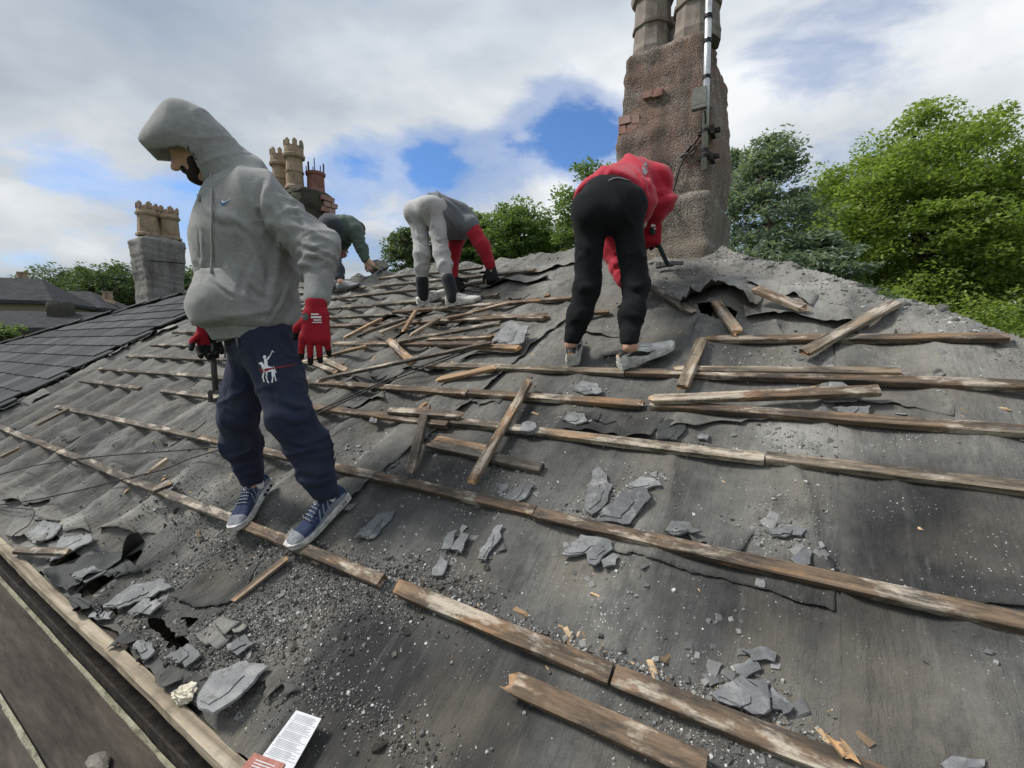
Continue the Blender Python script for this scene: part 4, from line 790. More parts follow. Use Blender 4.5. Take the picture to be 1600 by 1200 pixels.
# ---------------------------------------------------------------- chimneys
def stack(name, x0, x1, y0, y1, z0, z1, m, parent, prof=None, rad=0.05, seed=0, amp=0.02, base=None, nz=None):
    """rounded upright block; prof(t) gives a sideways growth in metres at height fraction t"""
    cx, cy = (x0 + x1) / 2, (y0 + y1) / 2; hx, hy = (x1 - x0) / 2, (y1 - y0) / 2
    ring = []
    step = 0.035
    for sx, sy, a0 in ((1, -1, -90), (1, 1, 0), (-1, 1, 90), (-1, -1, 180)):
        for q in range(4): a = math.radians(a0 + 30 * q); ring.append((sx * (hx - rad) + rad * math.cos(a), sy * (hy - rad) + rad * math.sin(a)))
    R = []
    for i in range(len(ring)):
        a = np.array(ring[i]); b = np.array(ring[(i + 1) % len(ring)]); k = max(1, int(np.linalg.norm(b - a) / step))
        for j in range(k): R.append(a + (b - a) * j / k)
    R = np.array(R); K = len(R); nz = nz or max(3, int((z1 - z0) / step)); V = []
    nr = R / np.array([hx, hy]); nr = np.sign(nr) * np.abs(nr) ** 4; nr /= np.linalg.norm(nr, axis=1)[:, None]
    for i in range(nz + 1):
        t = i / nz; z = z0 + (z1 - z0) * t; g = prof(t) if prof else 0
        P = np.c_[R[:, 0] + nr[:, 0] * g, R[:, 1] + nr[:, 1] * g, np.full(K, z)]
        d = n3(P * 2.6 + seed, 3) * amp + n3(P * 11 + seed, 5) * amp * .45 + n3(P * 30 + seed, 6) * amp * .3
        edge = 0.02 * max(0, (t - .97) / .03)
        P[:, :2] += nr * (d - edge)[:, None] if np.ndim(d) else 0
        V.append(P + np.array([cx, cy, 0]))
    V = np.vstack(V); F = [(i * K + k, i * K + (k + 1) % K, (i + 1) * K + (k + 1) % K, (i + 1) * K + k) for i in range(nz) for k in range(K)]
    F += [tuple(range(K - 1, -1, -1)), tuple(nz * K + k for k in range(K))]
    return mk(name, V, F, m, parent, True)
def ax(px, py, Y): d = pixdir(px, py); return d[0] / d[1] * Y
def azz(px, py, Y): d = pixdir(px, py); return CZ + d[2] / d[1] * Y
def flaunch(x0, x1, y0, y1, z, hgt, parent, m=M_mortar, seed=0):
    n = 14; V = []; F = []
    for i in range(n + 1):
        for j in range(n + 1):
            a = i / n; b = j / n; e = min(a, 1 - a, b, 1 - b)
            V.append((x0 + (x1 - x0) * a, y0 + (y1 - y0) * b, z + hgt * min(1, e / .25) ** .6 + (.025 * float(vn(np.array(a * 7.), np.array(b * 7.), seed)) if e > 0 else 0) - (0.03 if e == 0 else 0)))
    F = [(i * (n + 1) + j, (i + 1) * (n + 1) + j, (i + 1) * (n + 1) + j + 1, i * (n + 1) + j + 1) for i in range(n) for j in range(n)]
    return mk('flaunching', V, F, m, parent, True)
def pot(parent, c, prof, m, seg=24, crown=0, crown_h=0.08, crown_r=0.0, label=None, smooth=False, phase=0.0, spikes=0):
    V, F = lathe(prof, seg, phase=phase); mb = MB(); mb.add(V, F)
    top = (0, max(z for _, z in prof))
    if crown:
        for k in range(crown):
            a = 2 * math.pi * (k + .5) / crown + phase; w_ = 2 * math.pi * crown_r / crown * 0.58
            c0 = np.array([math.cos(a) * crown_r, math.sin(a) * crown_r, top[1] + crown_h * .45]); mb.obox(c0, (-math.sin(a), math.cos(a), 0), Z_, w_, .03, crown_h)
            c1 = np.array([math.cos(a) * crown_r, math.sin(a) * crown_r, top[1] + crown_h * 1.0]); mb.obox(c1, (-math.sin(a), math.cos(a), 0), Z_, w_ * .45, .026, crown_h * .4)
    o = mb.build('chimney_pot', m, parent, smooth, loc=c)
    if label: o['label'] = label
    return o

# right-hand chimney
ch = bpy.data.objects.new('chimney', None); COL.objects.link(ch); ch.parent = house; ch['label'] = 'tall reddish pebbledash chimney stack with bare brick patches at the end of the ridge'
YF = 3.47
xl, xr = ax(968, 240, YF), ax(1106, 240, YF); zt = azz(1086, 46, YF); zs = azz(1086, 305, YF); yb = YF + 0.92
stack('stack', xl, xr, YF, yb, zs - 0.02, zt, M_dashred, ch, lambda t: 0.012 + 0.02 * math.sin(t * 5) - 0.015 * t, 0.045, 1, 0.03)
stack('plinth', xl - 0.03, xr + 0.02, YF - 0.035, yb + 0.03, azz(1086, 440, YF), zs + 0.02, M_dashtan, ch, lambda t: 0.03 * (1 - t) + .01 * math.sin(t * 9), 0.045, 2, 0.028)
flaunch(xl + .05, xr - .05, YF + .05, yb - .05, zt - 0.005, 0.07, ch, seed=3)
pp = [(.168, -.03), (.168, .03), (.17, .06), (.16, .12), (.152, .30), (.168, .305), (.17, .335), (.152, .345), (.148, .60), (.175, .61), (.185, .66), (.185, .70), (.16, .72), (.14, .72), (.13, .5)]
pot(ch, (ax(1019, 60, YF + .24), YF + .24, zt + .03), [(r * .88, z * .66) for r, z in pp], M_potgrey, 10, 10, .09, .145, 'sooty octagonal chimney pot with two bands, at left', phase=.2)
pot(ch, (ax(1089, 30, YF + .22), YF + .22, zt + .03), [(r * .98, z * .72) for r, z in pp], M_potgrey, 10, 10, .09, .16, 'sooty octagonal chimney pot with two bands, at right')
pot(ch, (ax(1044, 50, YF + .66), YF + .66, zt + .06), [(r * .7, z * .62) for r, z in pp], M_potgrey, 10, 0)
pot(ch, (ax(1092, 50, YF + .68), YF + .68, zt + .06), [(r * .8, z * .62) for r, z in pp], M_potgrey, 10, 0)
def bricks(pts, Y, parent, m=M_brick, proud=0.012):
    for (x0, y0, x1, y1) in pts:
        X0, X1, Z0, Z1 = ax(x0, y1, Y), ax(x1, y1, Y), azz(x0, y1, Y), azz(x0, y0, Y)
        r_ = random.Random(x0); V, F = box(X0, X1, Y - proud - r_.uniform(0, .010), Y + 0.05, Z0, Z1)
        V = [(a + r_.uniform(-.005, .005), b + r_.uniform(-.003, .003), c + r_.uniform(-.004, .004)) for a, b, c in V]
        mk('brick', V, F, m, parent)
bricks([(968, 184, 986, 197), (988, 182, 1000, 195), (968, 199, 979, 212), (981, 199, 996, 211), (968, 214, 984, 222), (1004, 146, 1019, 156), (1021, 142, 1036, 153)], YF, ch)
# aerial mast on the chimney
ym = YF - 0.09
am = empty('aerial_mast', (ax(1100, 265, ym), ym, azz(1100, 265, ym)), 'silver aerial pole with black clamps fixed to the corner of the tall chimney', 'aerial mast'); b_ = np.array(am.location)
top = np.array([ax(1109, -60, ym), ym, azz(1109, -60, ym)]) - b_
V, F = tube([(0, 0, 0), top], .021, 14); mk('pole', V, F, M_alu, am, True)
for py in (28, 66, 122, 205, 245, 236):
    t = (azz(1100, py, ym) - b_[2]) / top[2]; c = top * t; V, F = tube([c - Z_ * .010, c + Z_ * .010], .027, 12); mk('clamp', V, F, M_black, am)
for py in (205, 245):
    c = top * ((azz(1100, py, ym) - b_[2]) / top[2]); mb = MB(); mb.box(c[0] - .05, c[0] + .09, .015, .045, c[2] - .012, c[2] + .012); mb.box(c[0] + .03, c[0] + .055, -.005, .10, c[2] - .025, c[2] + .025); mb.build('bracket', M_iron, am)
c = np.array([ax(1097, 157, ym), ym, azz(1097, 157, ym)]) - b_
mb = MB(); mb.box(c[0] - .05, c[0] + .035, -.06, -.024, c[2] - .045, c[2] + .06); mb.box(c[0] - .053, c[0] + .038, -.064, -.02, c[2] - .07, c[2] - .05); mb.build('junction_box', M_boxg, am)
def wire(pts, Y, r=.006, nm='wire'):
    P = np.array([(ax(x, y, Y + dy), Y + dy, azz(x, y, Y + dy)) for x, y, dy in pts]) - b_; t = np.linspace(0, 1, len(P)); tt = np.linspace(0, 1, len(P) * 5)
    Q = np.stack([np.interp(tt, t, P[:, k]) for k in range(3)], 1)
    for _ in range(4): Q[1:-1] = (Q[:-2] + Q[1:-1] * 2 + Q[2:]) / 4
    mk(nm, *tube(Q, r, 6), M_black, am, True)
wire([(1100, 160, 0), (1103, 185, -.03), (1101, 205, .0), (1096, 222, .02), (1082, 235, .05), (1070, 243, .05), (1062, 262, .04), (1056, 285, .04), (1050, 305, .04), (1042, 330, .0)], ym)
wire([(1097, 165, 0), (1098, 190, .0), (1095, 210, .02), (1085, 225, .06), (1078, 232, .05), (1072, 243, .05)], ym, .005)
wire([(1072, 238, .05), (1082, 225, .03), (1090, 232, .03), (1080, 243, .04), (1070, 240, .05), (1063, 246, .05)], ym, .005)

# left chimney (far end of the ridge)
cl = bpy.data.objects.new('chimney', None); COL.objects.link(cl); cl.parent = house; cl['label'] = 'grey rendered chimney stack with two buff crown pots at the far end of the ridge'
XA = -10.0
def yx(px, py): d = pixdir(px, py); return d[1] / d[0] * XA
def zx(px, py): d = pixdir(px, py); return CZ + d[2] / d[0] * XA
ya, yb2 = yx(228, 420), yx(288, 420); z1 = zx(250, 373); zb = zx(250, 490)
stack('stack', XA - .62, XA, ya, yb2, zb - .2, z1, M_dashgrey, cl, lambda t: .045 * max(0, (t - .55) / .45) ** .5 + .06 * max(0, (.25 - t) / .25), .06, 5, .03)
mb = MB(); V, F = tube([(XA + .035, ya + .05, zx(240, 408)), (XA + .035, yb2, zx(288, 412))], .006, 5); mk('crack', V, F, M_black, cl)
flaunch(XA - .60, XA - .02, ya + .02, yb2 - .02, z1 - .01, .10, cl, seed=6)
sq = [(.195, 0), (.195, .04), (.165, .06), (.150, .36), (.175, .37), (.185, .41), (.165, .43), (.155, .49), (.13, .49), (.12, .3)]
for k, (px, dx, lab) in enumerate(((229, -.25, 'buff square crown pot, left of two'), (262, -.25, 'buff square crown pot, right of two'), (246, -.48, None))):
    Yp = yx(px, 350) * (XA + dx) / XA
    pot(cl, (XA + dx, Yp + .02, z1 + .05), sq, M_potbuff, 8, 6, .09, .145, lab, phase=math.pi / 8)
# middle chimney behind the ridge
cm = bpy.data.objects.new('chimney', None); COL.objects.link(cm); cm.parent = house; cm['label'] = 'dark mossy chimney stack behind the hooded man, with tall buff crown pots and bare brick corner'
YM = 4.35
x0, x1 = ax(405, 320, YM), ax(470, 320, YM); zt2 = azz(470, 290, YM); d_ = pixdir(522, 320); yq = x1 * d_[1] / d_[0]
stack('stack', x0, x1, YM, yq, CZ - .3, zt2, M_dashdark, cm, lambda t: .02 * math.sin(7 * t), .04, 8, .05)
flaunch(x0, x1, YM, yq, zt2 - .02, .12, cm, M_dashdark, 4)
cp = [(.20, 0), (.20, .05), (.172, .08), (.165, .33), (.18, .335), (.185, .365), (.165, .375), (.158, .60), (.21, .64), (.215, .69), (.19, .71), (.185, .86), (.15, .86), (.13, .5)]
for px, fy, sc, lab in ((461, .30, .76, 'tall buff crown pot, front one'), (438, .34, .72, 'tall buff crown pot, left one behind')):
    yp = YM + fy * (yq - YM); pot(cm, (ax(px, 285, yp), yp, zt2 + .05), [(r * sc, z * sc) for r, z in cp], M_potbuff, 20, 7, .08, .17 * sc, lab)
yp = YM + .78 * (yq - YM); rc_ = (ax(494, 300, yp), yp, zt2 + .06)
pot(cm, rc_, [(.16, -.2), (.15, 0), (.135, .05), (.13, .25), (.15, .27), (.155, .31), (.13, .32), (.11, .32), (.1, .1)], M_potred, 18, 0, label='short red clay pot with rusty spikes')
mb = MB()
for k in range(9):
    a = 2 * math.pi * k / 9; mb.tube([(.13 * math.cos(a), .13 * math.sin(a), .30), (.135 * math.cos(a), .135 * math.sin(a), .40 + .05 * (k % 3))], .008, 5)
mb.build('wire_spikes', M_iron, cm, loc=rc_)
for r_ in range(9):                           # bare brick corner at the far end of the stack
    for c_ in range(2):
        yy = yq - .26 + c_ * .125 + (.05 if r_ % 2 else 0); zz = zt2 - .03 - (r_ + 1) * .088
        r2 = random.Random(r_ * 9 + c_); V, F = box(x1 - .1, x1 + .045 + r2.uniform(0, .02), yy, yy + .115, zz, zz + .074)
        mk('brick', [(a, b + r2.uniform(-.008, .008), c + r2.uniform(-.006, .006)) for a, b, c in V], F, M_brick, cm)
ru = MB()
bm = bmesh.new(); bmesh.ops.create_icosphere(bm, subdivisions=3, radius=.09)
for q in bm.verts: q.co = Vector(np.array(q.co) * (1 + .5 * float(n3(np.array(q.co) * 7))) * (1.3, 1, 1))
me = bpy.data.meshes.new('mortar_lump'); bm.to_mesh(me); bm.free(); me.materials.append(M_mortar); o = link('mortar_lump', me, house, rw(-4.25, VR + .02, .05))

# ---------------------------------------------------------------- neighbouring houses, far left
def brickw(t, P): return nd(t, 'ShaderNodeTexBrick', Vector=stretch(t, P, (1, 1, 1)), Scale=5.5, Color1=(0.30, 0.20, 0.13, 1), Color2=(0.40, 0.30, 0.20, 1), Mortar=(0.33, 0.30, 0.25, 1), Mortar_Size=0.02).outputs[0]
M_brickfar = mat('tan_brickwork', lambda t, P: mixc(t, ramp(t, noise(t, P, 8, 5, .7), [(.4, 0.), (.7, .5)]), (0.24, 0.20, 0.16), (0.15, 0.125, 0.10)), 0.9)
M_glass = mat('window_glass', (0.03, 0.035, 0.04), 0.15, None, 0.6); M_white = mat('white_paint', (0.7, 0.7, 0.68), 0.6)
def nhouse(cx, cy, w, d, ze, zr, rot, lab, chims=(), m=None, hip=0.8, grey=None):
    h_ = empty('house', (cx, cy, 0), lab, 'house', 'neighbouring houses beyond the roof'); h_.rotation_euler.z = rot
    mk('wall', *box(-w / 2, w / 2, -d / 2, d / 2, 0, ze), m or M_brickfar, h_)
    e = .35; V = [(-w / 2 - e, -d / 2 - e, ze), (w / 2 + e, -d / 2 - e, ze), (w / 2 + e, d / 2 + e, ze), (-w / 2 - e, d / 2 + e, ze), (-w / 2 + hip * d / 2, 0, zr), (w / 2 - hip * d / 2, 0, zr)]
    V += [(a, b, ze - .18) for a, b, c in V[:4]]
    mk('roof', V, [(0, 1, 5, 4), (1, 2, 5), (2, 3, 4, 5), (3, 0, 4), (0, 6, 7, 1), (1, 7, 8, 2), (2, 8, 9, 3), (3, 9, 6, 0), (9, 8, 7, 6)], M_slatefar, h_)
    for (x, y, zz, hw, mm) in chims:
        c = stack('chimney', x - hw, x + hw, y - hw * .8, y + hw * .8, zr - 2.2, zz, mm, h_, None, .06, 3, .03, nz=8)
        for q in (-.45, .45) if mm is not M_dashdark else (): mk('chimney_pot', *lathe([(.16, 0), (.14, .5), (.17, .52), (.17, .6), (.12, .6)], 10), M_potbuff, c, loc=(x + q * hw, y, zz - .02))
    for k in range(3):
        x = -w / 2 + w * (k + .5) / 3
        for s_ in (-1, 1):
            for zz in (1.2, ze - 2.3):
                wn = MB().box(x - .5, x + .5, s_ * d / 2 - .03, s_ * d / 2 + .03, zz, zz + 1.5).build('window', M_white, h_)
                mb = MB(); mb.box(x - .43, x - .03, s_ * (d / 2 + .02) - .03, s_ * (d / 2 + .02) + .03, zz + .08, zz + 1.42); mb.box(x + .03, x + .43, s_ * (d / 2 + .02) - .03, s_ * (d / 2 + .02) + .03, zz + .08, zz + 1.42); mb.build('pane', M_glass, wn)
    return h_
def gp(px, py, depth): P = at(px, py, depth); return P
p = gp(5, 470, 26); nhouse(p[0], p[1], 6.0, 5.0, gp(50, 471, 25)[2], gp(5, 434, 26)[2], .95, 'tan brick house with steep slate roof at the far left edge', ((-1.2, .3, gp(0, 452, 26)[2] + .3, .4, M_brick),), hip=.5)
p = gp(98, 480, 31); nhouse(p[0], p[1], 6.6, 4.8, gp(110, 482, 30)[2], gp(90, 452, 30)[2], .85, 'slate-roofed house behind the tan brick one, with buff chimneys', ((-2.0, 0, gp(54, 438, 30)[2], .30, M_potbuff), (2.7, -.3, gp(143, 466, 30)[2], .30, M_potbuff)), hip=.7)
p = gp(80, 512, 19); nhouse(p[0], p[1], 5.6, 4.0, gp(60, 513, 18)[2], gp(80, 487, 19)[2], .9, 'low slate-roofed house with a dark stack just beyond our roof', ((.6, -.5, gp(110, 470, 18)[2], .36, M_dashdark),), hip=.5)

# ---------------------------------------------------------------- trees
def leaf_mat(name, a, b, c, tr=0.35):
    m = bpy.data.materials.new(name); m.use_nodes = True; t = m.node_tree; t.nodes.clear()
    P = nd(t, 'ShaderNodeTexCoord').outputs['Object']; r = island(t)
    f = mth(t, 'ADD', mth(t, 'MULTIPLY', r, .55), mth(t, 'MULTIPLY', noise(t, P, .7, 3), .55))
    col = ramp(t, f, [(0.2, a), (0.5, b), (0.85, c)])
    d = nd(t, 'ShaderNodeBsdfPrincipled', Base_Color=col, Roughness=.55); d.inputs['Specular IOR Level'].default_value = .25
    tl = nd(t, 'ShaderNodeBsdfTranslucent', Color=mixc(t, 1.0, col, (1.25, 1.3, .6, 1), 'MULTIPLY'))
    t.links.new(nd(t, 'ShaderNodeMixShader', i0=tr, i1=d.outputs[0], i2=tl.outputs[0]).outputs[0], nd(t, 'ShaderNodeOutputMaterial').inputs[0]); return m
M_lime = leaf_mat('fresh_lime_leaves', (0.10, 0.15, 0.035), (0.19, 0.265, 0.065), (0.32, 0.39, 0.13), .5)
M_leafmid = leaf_mat('mid_green_leaves', (0.075, 0.125, 0.045), (0.13, 0.20, 0.07), (0.21, 0.28, 0.12), .45)
M_leafdark = leaf_mat('dark_green_leaves', (0.05, 0.08, 0.038), (0.085, 0.125, 0.058), (0.13, 0.18, 0.09), .4)
M_cedar = leaf_mat('blue_green_needles', (0.085, 0.12, 0.095), (0.16, 0.21, 0.17), (0.28, 0.34, 0.28), .4)
M_bark = mat('grey_bark', lambda t, P: ramp(t, noise(t, stretch(t, P, (6, 6, 2)), 1, 5), [(.3, (.035, .03, .024)), (.7, (.11, .095, .075))]), .95, lambda t, P: (noise(t, stretch(t, P, (20, 20, 4)), 1, 5), .8, .03))
def leaves(C, Rr, nl, size, flat, rg, shape=1.0, droop=0.0, elong=1.7):
    """C clump centres, Rr clump radii; nl leaves per clump; every leaf a folded pair of faces"""
    n = len(C) * nl; ci = np.repeat(np.arange(len(C)), nl)
    d = rg.normal(0, 1, (n, 3)); d /= np.linalg.norm(d, axis=1)[:, None]; d *= rg.uniform(.25, 1, n)[:, None] ** .55; d[:, 2] *= flat
    hd = np.linalg.norm(d[:, :2], axis=1); P = C[ci] + d * Rr[ci][:, None]; P[:, 2] -= droop * hd ** 2 * Rr[ci]
    a = rg.normal(0, 1, (n, 3)); a[:, 2] *= .45; a /= np.linalg.norm(a, axis=1)[:, None]
    up = rg.normal(0, .6, (n, 3)) + np.array([0, 0, 1.]); b = np.cross(up, a); b /= np.linalg.norm(b, axis=1)[:, None]; nn = np.cross(a, b)
    s = size * rg.uniform(.6, 1.3, n)[:, None]
    V = np.stack([P - a * s * .5 * elong, P + b * s * .42 + nn * s * .12, P + a * s * .5 * elong, P - b * s * .42 + nn * s * .12], 1).reshape(-1, 3)
    i = np.arange(n)[:, None] * 4; Fq = np.concatenate([i + np.array([[0, 1, 2]]), i + np.array([[0, 2, 3]])])
    return V, Fq
def tree(name, lab, base, H, cc, rad, nclump, nl, size, m, seed, group='trees beyond the roof', flat=.55, crad=.7, fill=.75, style='broad', trunk=.28, droop=.25, low=-.9):
    rg = np.random.default_rng(seed); base = np.asarray(base, float); cc = np.asarray(cc, float) - base; rad = np.asarray(rad, float)
    root = empty(name, base, lab, 'tree', group)
    d = rg.normal(0, 1, (nclump * 3, 3)); d /= np.linalg.norm(d, axis=1)[:, None]; d = d[d[:, 2] > low][:nclump]; r = rg.uniform(0, 1, len(d)) ** (1 - fill)
    out = 1 + .22 * n3(d * 1.9 + seed, seed) + .14 * n3(d * 5 + seed, seed + 4)
    if style == 'cone':
        t = rg.uniform(0, 1, len(d)) ** 1.25; an = rg.uniform(0, 2 * np.pi, len(d)); rr = (1 - t) ** .75 * rg.uniform(.25, 1, len(d)) ** .5 * (1 + .25 * np.sin(an * 5 + t * 31))
        C = cc + np.c_[rad[0] * rr * np.cos(an), rad[1] * rr * np.sin(an), rad[2] * (2 * t - 1)]
    else: C = cc + d * rad * (r * out)[:, None]
    Rr = crad * rg.uniform(.55, 1.25, len(C))
    V, Fq = leaves(C, Rr, nl, size, flat, rg, droop=droop, elong=2.6 if style == 'cone' else 1.6)
    mk('crown', V, Fq, m, root)
    mb = MB(); top = cc + np.array([0, 0, rad[2] * .55]); tk = [np.zeros(3)] + [top * t + np.append(rg.normal(0, .12, 2), 0) for t in (.25, .5, .75)] + [top]
    mb.tube(tk, [trunk * 1.25, trunk, trunk * .8, trunk * .5, trunk * .15], 8)
    for k in rg.permutation(len(C))[:min(70, len(C))]:
        e = C[k]; h0 = np.clip(e[2] - np.linalg.norm(e[:2] - top[:2]) * .55, top[2] * .18, top[2] * .95); s = top * (h0 / top[2]); md = (s + e) / 2 + np.array([0, 0, .12 * np.linalg.norm(e - s)]) + rg.normal(0, .15, 3)
        mb.tube([s, md, e], [trunk * .28, trunk * .16, trunk * .05], 5, False)
    mb.build('trunk', M_bark, root, True); return root
def T(name, lab, px, py, depth, rx, rz, **k):
    c = at(px, py, depth); b = np.array([c[0], c[1], 0.0]); return tree(name, lab, b, c[2] + rz, c, (rx, rx, rz), **k)
T('lime_tree', 'big bright green broadleaf tree filling the right side of the picture', 1430, 372, 13.0, 2.75, 2.95, nclump=800, nl=150, size=.072, m=M_lime, seed=11, crad=.52, fill=.75, droop=.3, trunk=.3)
T('broadleaf_tree', 'thin-leaved green tree cut by the right edge of the picture', 1690, 420, 14.0, 1.9, 3.2, nclump=260, nl=80, size=.10, m=M_leafmid, seed=12, crad=.6, fill=.8)
T('broadleaf_tree', 'low green tree under the big bright one at right', 1420, 530, 12.5, 3.0, 1.6, nclump=260, nl=140, size=.065, m=M_lime, seed=19, crad=.6)
T('cedar_tree', 'blue-green conifer immediately right of the tall chimney', 1195, 395, 10.0, 2.0, 2.4, nclump=260, nl=85, size=.05, m=M_cedar, seed=13, style='cone', crad=.42, flat=.35, droop=-.15, trunk=.14)
T('cedar_tree', 'spreading blue-green conifer overhanging the right hip of the roof', 1275, 445, 9.2, 1.6, .95, nclump=150, nl=95, size=.05, m=M_cedar, seed=14, style='cone', crad=.34, flat=.3, droop=-.1, trunk=.12)
T('cedar_tree', 'small blue-green conifer tip behind the tall chimney', 1145, 395, 11.0, 1.4, 2.3, nclump=110, nl=85, size=.05, m=M_cedar, seed=15, style='cone', crad=.38, flat=.35, droop=-.1, trunk=.1)
T('broadleaf_tree', 'dark green tree filling the gap between the conifers and the big bright tree', 1262, 385, 17.0, 1.9, 2.0, nclump=230, nl=120, size=.075, m=M_leafdark, seed=22, crad=.5)
T('broadleaf_tree', 'rounded green tree right of the stooping man in grey trousers', 806, 380, 22.0, 1.75, 2.0, nclump=210, nl=110, size=.10, m=M_leafmid, seed=16, crad=.5)
T('broadleaf_tree', 'green tree behind the red sleeve of the man in grey trousers', 742, 385, 23.0, 1.5, 1.65, nclump=150, nl=100, size=.10, m=M_leafmid, seed=17, crad=.5)
T('broadleaf_tree', 'loose grey-green tree left of the man in grey trousers', 648, 390, 22.0, 1.35, 1.45, nclump=95, nl=75, size=.10, m=M_leafdark, seed=18, crad=.45)
T('broadleaf_tree', 'taller green tree behind the hips of the man in the red top', 925, 335, 20.0, 1.6, 2.1, nclump=120, nl=85, size=.10, m=M_leafmid, seed=20, crad=.5)
T('broadleaf_tree', 'low dark tree between the rounded tree and the black trousers', 865, 395, 24.0, 1.3, 1.2, nclump=120, nl=80, size=.10, m=M_leafdark, seed=21, crad=.5)
for i, (px, py, dp, rx, rz, lab) in enumerate(((115, 462, 44, 4.6, 2.6, 'far green tree above the house roofs at left'), (180, 460, 42, 3.4, 2.6, 'far dark tree just left of the grey chimney'), (300, 455, 42, 2.6, 1.9, 'far tree showing right of the grey chimney'), (55, 470, 48, 3.2, 1.8, 'far low tree above the leftmost house'), (236, 465, 46, 3.0, 2.4, 'far tree mostly hidden behind the grey chimney'))):
    T('broadleaf_tree', lab, px, py, dp, rx, rz, nclump=150, nl=80, size=.17, m=M_leafdark, seed=30 + i, crad=.85)
T('broadleaf_tree', 'pale variegated bush at the left edge below the tan brick house', 2, 525, 14, .5, .45, nclump=40, nl=60, size=.06, m=M_leafmid, seed=41, crad=.2)

# ---------------------------------------------------------------- people: surfaces grown from distance fields
def nz(v): v = np.asarray(v, float); return v / np.linalg.norm(v)
class Field:
    def __init__(s, k=0.03): s.p = []; s.k = k; s.cuts = []
    def rc(s, a, b, ra, rb=None, flat=None, k=None):
        rb = ra if rb is None else rb; a = np.asarray(a, float); b = np.asarray(b, float)
        def f(P):
            ab = b - a; t = np.clip(((P - a) @ ab) / (ab @ ab + 1e-12), 0, 1); q = P - a - t[..., None] * ab
            if flat is not None:
                ax_, fc = flat; c = q @ ax_; q = q + (c * (1 / fc - 1))[..., None] * ax_
            d = np.linalg.norm(q, axis=-1) - (ra + (rb - ra) * t)
            return d * (flat[1] if flat is not None and flat[1] < 1 else 1)
        m = max(ra, rb) + .09; s.p.append((f, np.minimum(a, b) - m, np.maximum(a, b) + m, k or s.k)); return s
    def ell(s, c, axes, rad, k=None):
        c = np.asarray(c, float); A = np.stack([nz(x) for x in axes]); rad = np.asarray(rad, float)
        def f(P):
            q = (P - c) @ A.T / rad; l = np.linalg.norm(q, axis=-1); return (l - 1) * rad.min() * .95
        m = rad.max() + .09; s.p.append((f, c - m, c + m, k or s.k)); return s
    def cut(s, f): s.cuts.append(f); return s
    def plane(s, p, n): p = np.asarray(p, float); n = nz(n); return s.cut(lambda P: (P - p) @ n)
    def mesh(s, h, smooth=2):
        lo = np.min([p[1] for p in s.p], 0) + .05; hi = np.max([p[2] for p in s.p], 0) - .05
        n = np.ceil((hi - lo) / h).astype(int) + 2; ax_ = [lo[i] + h * np.arange(n[i]) for i in range(3)]
        D = np.full(n, 1.0, np.float64)
        for f, a, b, k in s.p:
            i0 = np.maximum(((a - lo) / h).astype(int), 0); i1 = np.minimum(((b - lo) / h).astype(int) + 2, n); sl = tuple(slice(i0[j], i1[j]) for j in range(3))
            G = np.stack(np.meshgrid(*[ax_[j][sl[j]] for j in range(3)], indexing='ij'), -1); d = f(G); e = D[sl]
            hh = np.clip(.5 + .5 * (e - d) / k, 0, 1); D[sl] = e * (1 - hh) + d * hh - k * hh * (1 - hh)
        if s.cuts:
            G = np.stack(np.meshgrid(*ax_, indexing='ij'), -1)
            for c in s.cuts: D = np.maximum(D, c(G))
        D[0] = D[-1] = 1; D[:, 0] = D[:, -1] = 1; D[:, :, 0] = D[:, :, -1] = 1
        return surfnet(D, lo, h, smooth)
def surfnet(D, lo, h, smooth):
    I = D < 0; n = np.array(D.shape) - 1
    cnt = np.zeros(n, np.int8); acc = np.zeros((*n, 3)); cr = np.zeros(n, np.int16)
    def c(dx, dy, dz): return (slice(dx, n[0] + dx), slice(dy, n[1] + dy), slice(dz, n[2] + dz))
    for axn in range(3):
        o1, o2 = [q for q in range(3) if q != axn]
        for a in (0, 1):
            for b in (0, 1):
                p0 = [0, 0, 0]; p0[o1] = a; p0[o2] = b; p1 = list(p0); p1[axn] = 1
                d0 = D[c(*p0)]; d1 = D[c(*p1)]; x = (d0 < 0) != (d1 < 0); t = np.where(x, d0 / np.where(x, d0 - d1, 1), 0)
                acc[..., axn] += t * x; acc[..., o1] += a * x; acc[..., o2] += b * x; cr += x
    ok = cr > 0; idx = np.full(n, -1, np.int64); idx[ok] = np.arange(ok.sum())
    V = (acc[ok] / cr[ok][:, None] + np.argwhere(ok)) * h + lo
    F = []
    for axn in range(3):
        o1, o2 = (axn + 1) % 3, (axn + 2) % 3
        s0 = [slice(1, -1)] * 3; s0[axn] = slice(0, -1); s1 = list(s0); s1[axn] = slice(1, None)
        A = I[tuple(s0)]; B = I[tuple(s1)]; w = np.argwhere(A != B)
        if not len(w): continue
        fl = A[tuple(w.T)]; w = w + 1; w[:, axn] -= 1
        q = []
        for a, b in ((-1, -1), (0, -1), (0, 0), (-1, 0)):
            z = w.copy(); z[:, o1] += a; z[:, o2] += b; q.append(idx[tuple(z.T)])
        q = np.stack(q, 1); q[~fl] = q[~fl][:, ::-1]; F.append(q)
    F = np.concatenate(F); F = F[(F >= 0).all(1)]
    for _ in range(smooth):
        S_ = np.zeros_like(V); N_ = np.zeros(len(V))
        for a, b in ((0, 1), (1, 2), (2, 3), (3, 0)):
            np.add.at(S_, F[:, a], V[F[:, b]]); np.add.at(S_, F[:, b], V[F[:, a]]); np.add.at(N_, F[:, a], 1); np.add.at(N_, F[:, b], 1)
        V = V * .5 + S_ / np.maximum(N_, 1)[:, None] * .5
    return V, F
